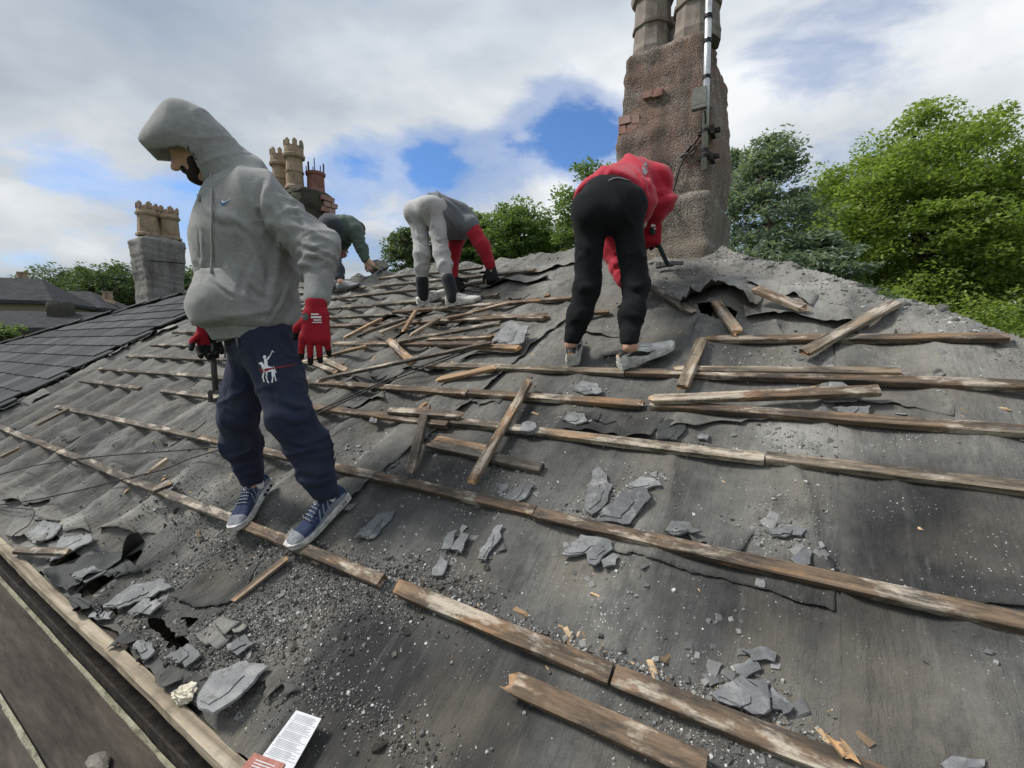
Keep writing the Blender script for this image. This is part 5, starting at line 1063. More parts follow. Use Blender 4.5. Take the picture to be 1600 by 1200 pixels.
def vnorm(V, F):
    n = np.cross(V[F[:, 2]] - V[F[:, 0]], V[F[:, 3]] - V[F[:, 1]]); N = np.zeros_like(V)
    for k in range(4): np.add.at(N, F[:, k], n)
    return N / (np.linalg.norm(N, axis=1)[:, None] + 1e-12)
def folds(V, F, specs, drape=None, seed=0):
    N = vnorm(V, F); d = np.zeros(len(V))
    for (a, b, wl, amp, t0, t1, rad, tw) in specs:
        a = np.asarray(a, float); b = np.asarray(b, float); ab = b - a; L = np.linalg.norm(ab); t = (V - a) @ ab / L ** 2; q = V - a - np.clip(t, 0, 1)[:, None] * ab; r = np.linalg.norm(q, axis=1)
        x = nz(np.cross(ab, [.3, .5, .8])); y = nz(np.cross(ab, x)); an = np.arctan2(q @ y, q @ x)
        w = np.clip((t - t0) / .08, 0, 1) * np.clip((t1 - t) / .08, 0, 1) * (r < rad)
        c1 = np.cos(an); s1 = np.sin(an); x1 = t * L / wl + .30 * tw * s1 + .25 * c1
        s = np.abs(vn(x1 + seed, 1.1 * c1 + .8 * s1 + seed * 1.7 + .35 * t * L / wl, seed)) * 2; s2 = np.abs(vn(x1 * 1.9 + 5, 1.3 * s1 - .7 * c1 + .5 * t * L / wl + seed, seed + 4)) * 2
        d += amp * w * (1.15 * (1 - np.clip(s * 2.6, 0, 1)) ** 1.3 + .5 * (1 - np.clip(s2 * 2.8, 0, 1)) - .25)
    if drape:
        amp, sc = drape; d += amp * (fbm((V @ sc[0]), (V @ sc[1]), 3, seed))
        rid = 1 - 2 * np.abs(vn(V @ sc[0] * 1.3 + 4, V @ sc[1] * 1.1, seed + 3)); d += amp * 1.1 * np.clip(rid - .6, 0, 1) / .4
    return V + N * d[:, None]
def creases(V, F, lines, depth=.010, width=.010):
    """sharp folds pressed into the cloth along lines seen at these picture points"""
    bv = bvh_of(V, F); N = vnorm(V, F); d = np.zeros(len(V))
    for i, L_ in enumerate(lines):
        k = 1.0
        if isinstance(L_[0], (int, float)): k, L_ = L_[0], L_[1:]
        Q = hits(L_, None, 0.0, bv)
        if len(Q) < 2: continue
        best = np.full(len(V), 9.0); tt = np.zeros(len(V)); n = len(Q) - 1
        side = np.zeros(len(V))
        for j in range(n):
            a, b = Q[j], Q[j + 1]; ab = b - a; t = np.clip(((V - a) @ ab) / (ab @ ab + 1e-9), 0, 1); q = V - a - t[:, None] * ab; r = np.linalg.norm(q, axis=1); m_ = r < best
            vd = nz(a - EYE); sx = nz(np.cross(ab, vd)); side = np.where(m_, q @ sx, side); best = np.where(m_, r, best); tt = np.where(m_, (j + t) / n, tt)
        w = np.sin(np.pi * np.clip(tt, .03, .97)) ** .6; ww = width * (1 + .4 * math.sin(i * 2.3))
        d += w * depth * k * (-np.exp(-(best / ww) ** 2) + .85 * np.exp(-((side - 1.9 * ww) / (1.3 * ww)) ** 2) * (best < 5 * ww))
    return V + N * d[:, None]
def part(name, VF, m, who, col=None):
    V, F = VF; b = np.array((who.parent.parent or who.parent).location if who.parent else who.location); return mk(name, V - b, F, m, who, True, col=col)
def sub(name, V, F, m, parent_obj, base, smooth=True): return mk(name, np.asarray(V) - base, F, m, parent_obj, smooth)
def bvh_of(V, F): return BVHTree.FromPolygons([tuple(v) for v in V], [tuple(f) for f in F])
def decal(name, polys, VF, m, parent_obj, base, offn=0.0015, cuts=3, bv=None):
    """flat print: outlines seen at these picture points, laid on the cloth"""
    bv = bv or bvh_of(*VF); bm = bmesh.new()
    for pl in polys:
        vs_ = [bm.verts.new((x, y, 0)) for x, y in pl]
        try: bm.faces.new(vs_)
        except ValueError: pass
    bmesh.ops.triangulate(bm, faces=bm.faces[:]); bmesh.ops.subdivide_edges(bm, edges=bm.edges[:], cuts=cuts, use_grid_fill=False); bmesh.ops.triangulate(bm, faces=bm.faces[:])
    for v in bm.verts:
        d = pixdir(v.co.x, v.co.y); h = bv.ray_cast(Vector(EYE), Vector(d))
        if h[0] is None: h = bv.find_nearest(Vector(EYE + d * 1.9))
        nn = h[1] if h[1].dot(Vector(d)) < 0 else -h[1]
        v.co = h[0] + nn * offn
    me = bpy.data.meshes.new(name); 
    for v in bm.verts: v.co -= Vector(base)
    bm.to_mesh(me); bm.free(); me.materials.append(m); o = bpy.data.objects.new(name, me); COL.objects.link(o); o.parent = parent_obj; return o
def hits(pts, VF, offn, bv=None):
    bv = bv or bvh_of(*VF); out = []
    for x, y in pts:
        d = pixdir(x, y); h = bv.ray_cast(Vector(EYE), Vector(d))
        if h[0] is not None: out.append(np.array(h[0] + (h[1] if h[1].dot(Vector(d)) < 0 else -h[1]) * offn))
    return np.array(out)

def cloth(name, base, speck=0.25, rough=.92, dirt=0.0, dirtc=(0.06, 0.055, 0.05), sc=6.0, sheen=.15):
    def f(t, P):
        a = noise(t, P, 420, 2, .7); b = noise(t, stretch(t, P, (60, 60, 160)), 1, 3, .6)
        k = mth(t, 'ADD', mth(t, 'MULTIPLY', mth(t, 'SUBTRACT', a, .5), speck * 2), mth(t, 'MULTIPLY', mth(t, 'SUBTRACT', b, .5), speck))
        hi = tuple(min(1, c * 1.7 + .01) for c in base); lo = tuple(c * .45 for c in base)
        c = mixc(t, mth(t, 'ADD', .5, k), lo, hi)
        if dirt:
            c = mixc(t, ramp(t, noise(t, P, sc, 6, .72), [(.5, 0.), (.66, dirt)]), c, dirtc)
            c = mixc(t, ramp(t, noise(t, P, sc * 7, 3, .6), [(.66, 0.), (.72, dirt)]), c, dirtc)
        return c
    m = mat(name, f, rough, lambda t, P: (mth(t, 'ADD', mth(t, 'MULTIPLY', noise(t, P, 300, 2), .30), mth(t, 'MULTIPLY', noise(t, P, 34, 3, .5, .6), .5)), .35, .005), .12)
    b = m.node_tree.nodes['Principled BSDF']; b.inputs['Sheen Weight'].default_value = sheen; b.inputs['Sheen Roughness'].default_value = .5; return m
M_hood = cloth('heather_grey_fleece', (0.225, 0.223, 0.216), .40, dirt=.42, dirtc=(.11, .105, .098), sc=7)
M_navy = cloth('navy_jersey', (0.018, 0.022, 0.044), .22, dirt=.35, dirtc=(.055, .058, .068), sc=4, sheen=.05)
M_blackj = cloth('black_jersey', (0.0055, 0.006, 0.0075), .2, dirt=.06, dirtc=(.02, .02, .022), sc=3, sheen=.02)
M_redj = cloth('red_jacket', (0.36, 0.014, 0.032), .12, .7, dirt=.25, dirtc=(.16, .012, .02), sc=5)
M_reds = cloth('red_knit_sleeve', (0.30, 0.014, 0.026), .2, dirt=.2, dirtc=(.12, .012, .016))
M_greyt = cloth('light_grey_sweat_cloth', (0.36, 0.355, 0.35), .2, dirt=.55, dirtc=(.12, .115, .115), sc=5)
M_vest = cloth('slate_grey_vest', (0.115, 0.122, 0.135), .15, .75, dirt=.3, dirtc=(.06, .06, .065))
M_green = cloth('dark_green_cloth', (0.06, 0.085, 0.068), .2)
M_greent = cloth('charcoal_cloth', (0.028, 0.033, 0.04), .2)
M_sock = cloth('black_sock', (0.014, 0.016, 0.02), .2); M_sockw = cloth('white_sock', (.65, .65, .65), .1); M_sockg = cloth('grey_sock', (.08, .09, .11), .2)
def glove_c(a, b):
    def f(t, P):
        k = ramp(t, mth(t, 'ADD', attr(t, 'tone').outputs['Fac'], mth(t, 'MULTIPLY', mth(t, 'SUBTRACT', noise(t, P, 60, 3), .5), .25)), [(.45, 0.), (.52, 1.)])
        w = nd(t, 'ShaderNodeTexWave', Vector=P, Scale=140.0, Distortion=1.5).outputs[1]
        return mixc(t, k, mixc(t, mth(t, 'MULTIPLY', w, .5), a, tuple(c * .45 for c in a)), b)
    return f
M_glove = mat('red_knit_black_dipped_glove', glove_c((0.34, 0.012, 0.025), (.014, .014, .015)), .85, lambda t, P: (noise(t, P, 260, 2), .5, .003))
M_gloveb = mat('black_dipped_glove', glove_c((0.02, .02, .022), (.012, .012, .013)), .7)
M_skin = mat('skin', lambda t, P: ramp(t, noise(t, P, 14, 4), [(.3, (.40, .22, .155)), (.7, (.52, .31, .23))]), .5, lambda t, P: (noise(t, P, 200, 3), .2, .002), .35)
M_beard = mat('dark_beard', lambda t, P: ramp(t, noise(t, P, 260, 2), [(.35, (.012, .009, .008)), (.7, (.06, .045, .038))]), .9, lambda t, P: (noise(t, P, 320, 2), 1., .005))
M_hair = mat('short_brown_hair', lambda t, P: ramp(t, noise(t, P, 160, 2), [(.35, (.05, .032, .022)), (.7, (.16, .10, .07))]), .8)
M_eye = mat('eye', (.03, .02, .015), .2)
M_blue = mat('blue_suede', lambda t, P: ramp(t, noise(t, P, 50, 4), [(.3, (.013, .02, .05)), (.7, (.034, .048, .098))]), .9, lambda t, P: (noise(t, P, 300, 2), .4, .002))
M_bluegrey = mat('grey_blue_trim', lambda t, P: ramp(t, noise(t, P, 50, 4), [(.3, (.13, .14, .155)), (.7, (.25, .26, .275))]), .85)
M_stripe = mat('slate_blue_stripe', (.15, .175, .215), .7); M_dkstripe = mat('dark_navy_stripe', (.012, .016, .035), .7)
M_solew = mat('dirty_white_sole', lambda t, P: ramp(t, noise(t, P, 30, 5), [(.3, (.24, .235, .22)), (.65, (.62, .61, .58))]), .7)
M_solegrey = mat('grey_rubber', lambda t, P: ramp(t, noise(t, P, 40, 4), [(.3, (.05, .05, .052)), (.7, (.12, .12, .12))]), .8)
M_cream = mat('cream_leather', lambda t, P: ramp(t, noise(t, P, 30, 5), [(.3, (.30, .29, .265)), (.65, (.58, .565, .53))]), .7)
M_gum = mat('orange_gum_rubber', (.45, .17, .055), .7); M_blackl = mat('black_leather', (.012, .012, .013), .55)
M_wh = mat('white_thread', (.72, .72, .72), .8); M_redp = mat('red_thread', (.25, .03, .03), .8); M_bluep = mat('blue_thread', (.03, .10, .26), .8)
M_tool = mat('dark_steel', lambda t, P: ramp(t, noise(t, P, 50, 4), [(.3, (.03, .03, .032)), (.7, (.12, .11, .10))]), .5, None, .5); M_toolg = mat('dark_green_handle', (.02, .045, .045), .6); M_toolw = mat('wooden_handle', lambda t, P: ramp(t, noise(t, P, 40, 4), [(.3, (.20, .14, .09)), (.7, (.38, .29, .2))]), .7)

def hand(wrist, d, pn, s, scale=1.0, curl=(.35, .4, .45, .5), spread=1.0, cuff=.05, thumb=1.0):
    d = nz(d); s = nz(np.asarray(s) - d * (np.asarray(s) @ d)); pn = nz(np.asarray(pn) - d * (np.asarray(pn) @ d) - s * (np.asarray(pn) @ s)); c = scale; G = Field(.0045 * c); w = np.asarray(wrist, float)
    G.rc(w - d * cuff, w + d * .012 * c, .034 * c, .030 * c, (pn, .8), k=.015)
    for o in (-.026, -.004, .022): G.rc(w + d * .01 * c + s * o * .8 * c, w + d * .085 * c + s * o * 1.15 * c, .021 * c, .0185 * c, (pn, .85), k=.016)
    tips = []
    for i, (o, L) in enumerate(((.037, .074), (.0125, .084), (-.0125, .078), (-.036, .062))):
        p = w + d * (.088 if i in (1, 2) else .082) * c + s * o * c; a = 0.10 + .12 * (i == 3); dd = nz(d + s * o * 1.6 * spread)
        for q, fr in enumerate((.44, .31, .25)):
            a += curl[i] * (.7 if q == 0 else 1.0); e = p + (dd * math.cos(a) + pn * math.sin(a)) * L * fr * c; G.rc(p, e, (.0108 - q * .0006) * c, (.0103 - q * .0008) * c, k=(.012 if q == 0 else .004) * c * .6); p = e
        tips.append(p)
    b = w + d * .028 * c + s * .028 * c; m_ = b + (d * .62 + s * .72 * thumb + pn * .35) * .042 * c; e = m_ + (d * .88 + s * .25 * thumb + pn * .45) * .034 * c; G.rc(b, m_, .016 * c, .0125 * c); G.rc(m_, e, .012 * c, .0098 * c)
    return G, tips + [e]
def glove(name, who, m, wrist, d, pn, s, res=.005, dip=.10, **k):
    G, tips = hand(wrist, d, pn, s, **k); V, F = G.mesh(res, 1); sc = k.get('scale', 1.)
    t = (V - wrist) @ nz(d) / sc; palm = (V - wrist) @ nz(np.asarray(pn) - nz(d) * (np.asarray(pn) @ nz(d))) / sc
    col = np.clip((t - dip) * 9 + .5, 0, 1); col = np.maximum(col, np.clip((palm - .004) * 60, 0, 1) * (t > .0)); tipd = np.min([np.linalg.norm(V - e, axis=1) for e in tips], 0); col = np.maximum(col, tipd < .022 * sc)
    o = part(name, (V, F), m, who, col); return o, (V, F)

# shoes: a lofted upper with sole, stripes, tongue and laces
WS = ((0, .026), (.05, .031), (.12, .034), (.25, .034), (.42, .037), (.58, .043), (.72, .047), (.85, .043), (.94, .031), (1, .010))
ZS = ((0, .070), (.05, .082), (.16, .078), (.28, .090), (.40, .083), (.52, .067), (.66, .054), (.82, .046), (.93, .039), (1, .024))
def ip(T_, s): return np.interp(s, [a for a, _ in T_], [b for _, b in T_])
def shoe(who, heel, dirv, up, L=.29, side=1, up_m=None, sole_m=None, style='runner', trim=None, stripe=None, name='shoe', label=None, wide=1.0):
    M = frame(heel, dirv, up); b = np.array(who.location); k = L / .29
    def W(p): return np.array(M @ Vector(p))
    def surf(s, ph, o=0.0):
        w = (ip(WS, s) * wide + o) * k; z0 = .020 + .010 * max(0, (s - .75) / .25) ** 2; zt = ip(ZS, s) + o; cs, sn = math.cos(ph), math.sin(ph)
        y = w * np.sign(cs) * abs(cs) ** .75; bend = .006 * side * math.sin(s * math.pi)
        return W((s * L, (y + bend), (z0 + (zt - z0) * abs(sn) ** .8) * k))
    def patch(nm, fs, n1, n2, m, o=.0022, par=None, two=True):
        V = []; F = []
        for i in range(n1 + 1):
            for j in range(n2 + 1): s, ph = fs(i / n1, j / n2); V.append(surf(min(max(s, 0.), 1.), ph, o))
        F = [(i * (n2 + 1) + j, (i + 1) * (n2 + 1) + j, (i + 1) * (n2 + 1) + j + 1, i * (n2 + 1) + j + 1) for i in range(n1) for j in range(n2)]
        return mk(nm, np.array(V) - b, F, m, par, True)
    ns, na = 26, 18; V = []; F = []
    for i in range(ns + 1):
        s = i / ns
        for j in range(na + 1): V.append(surf(s, math.pi * j / na))
    F = [(i * (na + 1) + j, i * (na + 1) + j + 1, (i + 1) * (na + 1) + j + 1, (i + 1) * (na + 1) + j) for i in range(ns) for j in range(na)]
    F += [tuple(range(na, -1, -1)), tuple(ns * (na + 1) + j for j in range(na + 1))]
    root = mk(name, np.array(V) - b, F, up_m, who, True)
    if label: root['label'] = label
    V = []; F = []; N_ = 40
    def outline(t):
        s = .5 - .5 * math.cos(t * math.pi * 2); sg = 1 if t < .5 else -1; s = s if True else s
        w = (ip(WS, s) * wide + .004) ; bend = .006 * side * math.sin(s * math.pi); return s, sg * w + bend
    rows = ((.0, .97), (.003, 1.0), (.016, 1.02), (.024, .99))
    for z, g in rows:
        for q in range(N_):
            s, y = outline(q / N_); sp = .012 * max(0, (s - .72) / .28) ** 2; V.append(W(((s * 1.02 - .01) * L, y * g * k, (z * (1.25 if s < .35 else 1.0) + sp) * k)))
    for r_ in range(3): F += [(r_ * N_ + q, r_ * N_ + (q + 1) % N_, (r_ + 1) * N_ + (q + 1) % N_, (r_ + 1) * N_ + q) for q in range(N_)]
    F += [tuple(range(N_ - 1, -1, -1)), tuple(3 * N_ + q for q in range(N_))]
    so = mk('sole', np.array(V) - b, F, sole_m, root, False)
    if stripe:
        for sg in (0, 1):
            if style == 'runner':
                for q in range(3):
                    s0 = .36 + q * .085
                    patch('stripe', lambda a, c, s0=s0, sg=sg: (s0 + c * .03 + .10 * (1 - a) * 0 - a * .10, (.12 + a * .85) if sg == 0 else math.pi - (.12 + a * .85)), 6, 2, stripe, .002, root)
            else:
                patch('side_mark', lambda a, c, sg=sg: (.12 + a * .50, (lambda p: p if sg == 0 else math.pi - p)(.68 - .62 * a + (.9 * max(0, a - .72) / .28 * .45 if a > .72 else 0) + (c - .5) * (.06 + .34 * math.sin(min(1, a * 1.15) * math.pi)))), 14, 2, stripe, .0028, root)
    if trim:
        patch('toe_cap', lambda a, c: (.80 + a * .2 , math.pi * (c * .98 + .01)) , 4, 14, trim, .0016, root) if style == 'runner' else patch('heel_tab', lambda a, c: (a * .10, math.pi * (.05 + c * .42 + .24)), 3, 10, trim, .0018, root)
        for sg in (0, 1): patch('side_trim', lambda a, c, sg=sg: (.02 + a * .78, (.04 + c * (.30 + .12 * math.sin(a * 6))) if sg == 0 else math.pi - (.04 + c * (.30 + .12 * math.sin(a * 6)))), 14, 2, trim if style == 'runner' else up_m, .0012, root)
    for q in range(5):
        s = .40 + q * .052; P = [surf(s + (.01 if j % 2 else 0), math.pi * (.34 + .32 * j / 6), .0045) for j in range(7)]; V, F = tube(P, .0026 * k, 5); mk('lace', np.array(V) - b, F, M_bluegrey if style == 'runner' else M_wh, root, True)
    if style == 'racer' and stripe is not up_m: patch('collar', lambda a, c: (.01 + a * .24, math.pi * (.28 + .44 * c)), 5, 8, stripe, .0032, root)
    tg = patch('tongue', lambda a, c: (.30 + a * .26, math.pi * (.36 + .28 * c)), 6, 6, up_m, .0030, root)
    return root, surf, W
def sneaker_ankle(heel, dirv, up): M = frame(heel, dirv, up); return np.array(M @ Vector((.065, 0, .085)))

# ---- the hooded man in front
TW = -FWH                                     # towards the camera, level
Lb = nz(.67 * CR + .74 * TW); Fb = nz(-.74 * CR + .67 * TW)
def build_hooded():
    hl = rw(-1.625, .735, .024); tl = rw(-1.65, .445, .022); hr = rw(-2.155, .69, .026); tr = rw(-2.03, .43, .024)
    who = empty('person', (hl + tr) / 2, 'person in a grey hoodie with the hood up, navy joggers and red gloves, looking down', 'person', 'roofers at work'); b = np.array(who.location)
    dl = nz(tl - hl); dr = nz(tr - hr); upS = nz(NRM * .9 + Z_ * .25)
    L_ank = sneaker_ankle(hl, dl, upS); R_ank = sneaker_ankle(hr, dr, upS)
    PC = at(408, 532, 1.95); CC = at(394, 375, 1.95); SH = at(386, 312, 1.95)
    Lh = PC + Lb * .095 - Z_ * .02; Rh = PC - Lb * .095 - Z_ * .02
    Lk = at(455, 652, 1.80); Rk = at(371, 652, 2.00)
    Ls = SH + Lb * .17 - Z_ * .01; Rs = SH - Lb * .155
    Le = at(497, 392, 1.80); Lw = at(494, 464, 1.71); Re = at(338, 420, 2.12); Rw_ = at(324, 505, 2.06)
    fd = nz(-.70 * CR - .60 * Z_ + .40 * TW); ud = nz(Z_ - fd * (Z_ @ fd)); sd = np.cross(fd, ud)
    Hc = at(309, 233, 1.86)
    # body: one continuous figure
    B = Field(.03)
    B.ell(Hc, (sd, fd, ud), (.074, .094, .112)); B.rc(Hc + fd * .035 - ud * .055, Hc + fd * .060 - ud * .085, .052, .036, k=.03)
    B.rc(Hc + fd * .088 + ud * .012, Hc + fd * .118 - ud * .022, .009, .016, k=.012); B.rc(Hc + fd * .10 - ud * .026 + sd * .012, Hc + fd * .10 - ud * .026 - sd * .012, .011, k=.01)
    B.rc(Hc + fd * .078 + ud * .024 + sd * .034, Hc + fd * .078 + ud * .024 - sd * .034, .016, k=.012); B.rc(Hc + fd * .088 - ud * .052 + sd * .016, Hc + fd * .088 - ud * .052 - sd * .016, .011, k=.008)
    for sg in (-1, 1): B.ell(Hc + sd * sg * .076 - fd * .01 - ud * .005, (sd, fd, ud), (.012, .022, .032), k=.008)
    B.rc(Hc - fd * .02 - ud * .07, SH + Z_ * .02, .055, .065); B.rc(SH, CC, .10, .14, (Fb, .75)); B.rc(CC, PC, .14, .14, (Fb, .75)); B.rc(Ls, Rs, .055)
    for a, e, w_ in ((Ls, Le, Lw), (Rs, Re, Rw_)): B.rc(a, e, .05, .042); B.rc(e, w_, .042, .03)
    for d_, w_ in ((Lw - Le, Lw), (Rw_ - Re, Rw_)): B.rc(w_, w_ - Z_ * .06, .028, .024)
    for h_, k_, a_ in ((Lh, Lk, L_ank), (Rh, Rk, R_ank)): B.rc(h_, k_, .07, .05); B.rc(k_, a_, .048, .033)
    for a_, d_ in ((L_ank, dl), (R_ank, dr)): B.rc(a_, a_ + d_ * .09 - upS * .052, .026, .018, k=.01)
    body = part('body', B.mesh(.011, 1), M_skin, who); body['label'] = 'bearded face in the shade of the hood'
    BD = Field(.015); BD.rc(Hc + fd * .048 - ud * .045 + sd * .045, Hc + fd * .066 - ud * .092, .026, .026); BD.rc(Hc + fd * .048 - ud * .045 - sd * .045, Hc + fd * .066 - ud * .092, .026, .026); BD.rc(Hc + fd * .093 - ud * .040 + sd * .02, Hc + fd * .093 - ud * .040 - sd * .02, .011); BD.rc(Hc + fd * .082 - ud * .075 + sd * .012, Hc + fd * .082 - ud * .075 - sd * .012, .022)
    part('beard', BD.mesh(.006, 1), M_beard, body).location = (0, 0, 0)
    for sg in (-1, 1): part('eye', Field().ell(Hc + fd * .076 + sd * sg * .032 + ud * .004, (sd, fd, ud), (.010, .008, .006)).mesh(.003, 1), M_eye, body)
    # trousers
    T = Field(.035); T.rc(Lh + Z_ * .03, Rh + Z_ * .03, .112, flat=(Fb, .95)); T.rc(PC + Z_ * .10, PC, .155, .15, (Fb, .78))
    T.rc(Lh, Lk, .104, .078); T.rc(Rh, Rk, .100, .076); Lc = L_ank + (Lk - L_ank) * .27; Rc = R_ank + (Rk - R_ank) * .27
    Lm = Lk * .5 + Lc * .5 + Fb * .0 - TW * .02 + CR * .01; Rm = Rk * .5 + Rc * .5 - CR * .01
    T.rc(Lk, Lm, .078, .078); T.rc(Lm, Lc, .078, .062); T.rc(Rk, Rm, .076, .074); T.rc(Rm, Rc, .074, .058); T.rc(Lc, L_ank + (Lk - L_ank) * .03, .058, .047, k=.018); T.rc(Rc, R_ank + (Rk - R_ank) * .03, .055, .046, k=.018)
    T.cut(lambda P: np.where((P - L_ank) @ CR > -.10, L_ank[2] - .010, R_ank[2] - .010) - P[..., 2])
    V, F = T.mesh(.0085, 2)
    V = folds(V, F, [(Lk, Lc, .06, .009, .35, 1.05, .13, 1.0), (Rk, Rc, .06, .009, .35, 1.05, .13, -1.0), (Lh, Lk, .10, .007, .5, 1.1, .14, 1.6), (Rh, Rk, .10, .007, .5, 1.1, .14, -1.6), (PC + Z_ * .05, Lk, .11, .006, .0, .5, .16, 2.0)], (.006, (np.array([9., 2, 3]), np.array([1., 7, 3.]))), 3)
    V = creases(V, F, [((440, 630), (460, 642), (482, 640)), (.8, (432, 655), (455, 668), (488, 662)), (.8, (445, 690), (470, 700), (502, 690)), ((470, 742), (492, 750), (518, 742)), ((468, 756), (492, 764), (520, 756)), (.8, (350, 640), (370, 650), (398, 645)), (.8, (352, 668), (375, 676), (402, 668)), ((362, 738), (385, 746), (410, 738)), ((364, 752), (388, 760), (412, 752)), (1.2, (392, 540), (400, 575), (408, 610)), (.7, (400, 560), (425, 610), (432, 640)), (.6, (345, 560), (352, 600), (356, 640)), (.7, (462, 540), (468, 590), (478, 630)), (.6, (430, 535), (450, 560), (470, 565))], .009, .009)
    TV = (V, F); tr_ = part('trousers', TV, M_navy, who); tb = bvh_of(*TV)
    R1 = lambda L: [[(x, y) for x, y in L]]
    el = lambda cx, cy, rx, ry, n=12: [(cx + rx * math.cos(q), cy + ry * math.sin(q)) for q in np.linspace(0, 6.283, n + 1)[:-1]]
    bar = lambda x0, y0, x1, y1, w: [(x0 - w, y0), (x0 + w, y0), (x1 + w, y1), (x1 - w, y1)]
    emb = [el(419, 577, 8, 4.6), bar(413, 578, 410, 569, 2.4), el(408, 568, 3.2, 2.0), bar(413, 579, 411, 590, 1.4), bar(411, 590, 413, 597, .9), bar(416, 580, 417, 591, 1.2), bar(417, 591, 420, 599, .9), bar(425, 579, 426, 589, 1.5), bar(426, 589, 425, 598, .9), bar(427, 578, 429, 588, 1.2), bar(429, 588, 431, 596, .8), bar(427, 573, 431, 583, 1.0), bar(416, 573, 415, 561, 2.6), el(413.5, 558, 2.6, 2.8), bar(417, 572, 414, 581, 1.3), bar(416, 563, 422, 556, 1.2), bar(419, 562, 426, 548, .6), bar(424, 548.5, 428, 550.5, .9)]
    decal('rider_emblem', emb, TV, M_wh, tr_, b, bv=tb, cuts=1)['label'] = 'white polo rider emblem on the thigh'
    decal('red_thread_line', [[(406, 577), (425, 575), (463, 569), (463, 570.5), (425, 577), (412, 582), (408, 580)]], TV, M_redp, tr_, b, .0022, bv=tb)
    for L_ in (((356, 518), (354, 530), (355, 545), (355, 558)), ((372, 518), (373, 530), (375, 542))):
        P = hits(L_, TV, .008, tb)
        if len(P) > 1: mk('drawcord', *[(np.array(tube(P, .0035, 6)[0]) - b), tube(P, .0035, 6)[1]], M_bluegrey, tr_, True)
    # hoodie
    G = Field(.045); hem = PC + Z_ * .02
    G.rc(hem + Z_ * .02, CC, .200, .206, (Fb, .76)); G.rc(CC, SH - Z_ * .05, .206, .160, (Fb, .82)); G.rc(Ls - Z_ * .025, Rs - Z_ * .025, .080, k=.07); G.ell(CC + Fb * .05 + Z_ * .0, (Lb, Fb, Z_), (.205, .165, .23), k=.06)
    G.ell(hem + Z_ * .115 + Fb * .095, (Lb, Fb, Z_), (.165, .125, .135), k=.06); G.rc(hem + Fb * .02, hem + Z_ * .05 + Fb * .02, .165, .18, (Fb, .82))
    G.rc(Ls, Le, .080, .072, k=.05); G.rc(Le, Le * .68 + Lw * .32, .072, .062); G.rc(Le * .5 + Lw * .5, Lw + (Lw - Le) * .05, .045, .042, k=.010); G.rc(Rs, Re, .082, .07); G.rc(Re, Rw_, .068, .05)
    G.rc(SH + Z_ * .0 - Fb * .02, SH + Z_ * .075 - Fb * .0, .11, .10, k=.05)
    hp = hem - Z_ * .015 + Fb * .05
    arm_keep = lambda P: np.where((P - Lw) @ nz(CR) > -.09, -1.0, (hp - P) @ nz(Z_ + Fb * .10))
    G.cut(arm_keep); G.plane(Lw + (Lw - Le) * .10, (Lw - Le)) if False else None
    V, F = G.mesh(.0072, 2)
    # kangaroo pocket and hem rib as relief
    x = (V - hem) @ Lb; z = (V - hem) @ Z_; fr = (V - hem) @ Fb; N = vnorm(V, F)
    fz = np.clip((N @ Fb - .15) / .2, 0, 1); pk = np.clip((.205 - np.abs(x) - np.clip(z - .12, 0, 1) * .80) / .010, 0, 1) * np.clip((z - .05) / .010, 0, 1) * np.clip((.25 - z) / .010, 0, 1)
    notarm = (np.linalg.norm(V - Lw, axis=1) > .16)
    V = V + N * (pk * fz * notarm * .017)[:, None]
    rib = np.clip((.045 - z) / .01, 0, 1) * notarm; V = V - N * (rib * .012)[:, None]
    V = folds(V, F, [(Ls, Le, .085, .009, .30, 1.1, .12, 1.4), (Le, Lw, .036, .010, .0, .58, .10, .9), (Rs, Re, .07, .008, .3, 1.0, .11, 1.2), (SH, hem, .16, .006, .15, .9, .26, 2.2)], (.013, (np.array([4., 5, 1.5]), np.array([2.2, -1.5, 2.6]))), 5)
    V = creases(V, F, [(1.3, (412, 282), (403, 305), (405, 335), (416, 362), (432, 384), (446, 398)), ((440, 335), (428, 380), (420, 430), (412, 470)), (.8, (452, 430), (436, 470), (418, 500)), ((468, 440), (455, 480), (440, 508)), (.7, (360, 345), (385, 365), (410, 395)), (.7, (330, 440), (360, 462), (400, 478)), (1.2, (376, 424), (384, 445), (398, 460), (416, 468)), (.6, (345, 500), (390, 498), (440, 488)), (.8, (448, 300), (462, 335), (478, 365)), (.7, (425, 300), (440, 330), (455, 350)), (.9, (468, 385), (490, 392), (512, 386)), (.8, (470, 402), (492, 408), (516, 402)), (.7, (472, 420), (494, 425), (514, 418)), (.6, (310, 360), (312, 400), (308, 440)), (.6, (320, 335), (345, 352), (372, 356)), (.5, (395, 400), (380, 430), (372, 470))], .011, .0095)
    HV = (V, F); ho = part('hoodie', HV, M_hood, who); hb = bvh_of(*HV)
    # hood
    H = Field(.05)
    H.ell(Hc - fd * .018 + ud * .022, (sd, fd, ud), (.104, .118, .150)); H.rc(Hc - fd * .03 - ud * .03, SH + Z_ * .03 - Fb * .01, .098, .118); H.rc(Hc - fd * .0 - ud * .10, SH + Z_ * .03 + Fb * .05, .085, .085)
    H.ell(Hc + fd * .080 + ud * .064, (sd, fd, ud), (.094, .085, .070)); H.rc(Hc - fd * .02 + ud * .12, Hc + fd * .135 + ud * .070, .045, .028)
    cA, cB = Hc + fd * .02 - ud * .012, Hc + fd * .35 - ud * .12
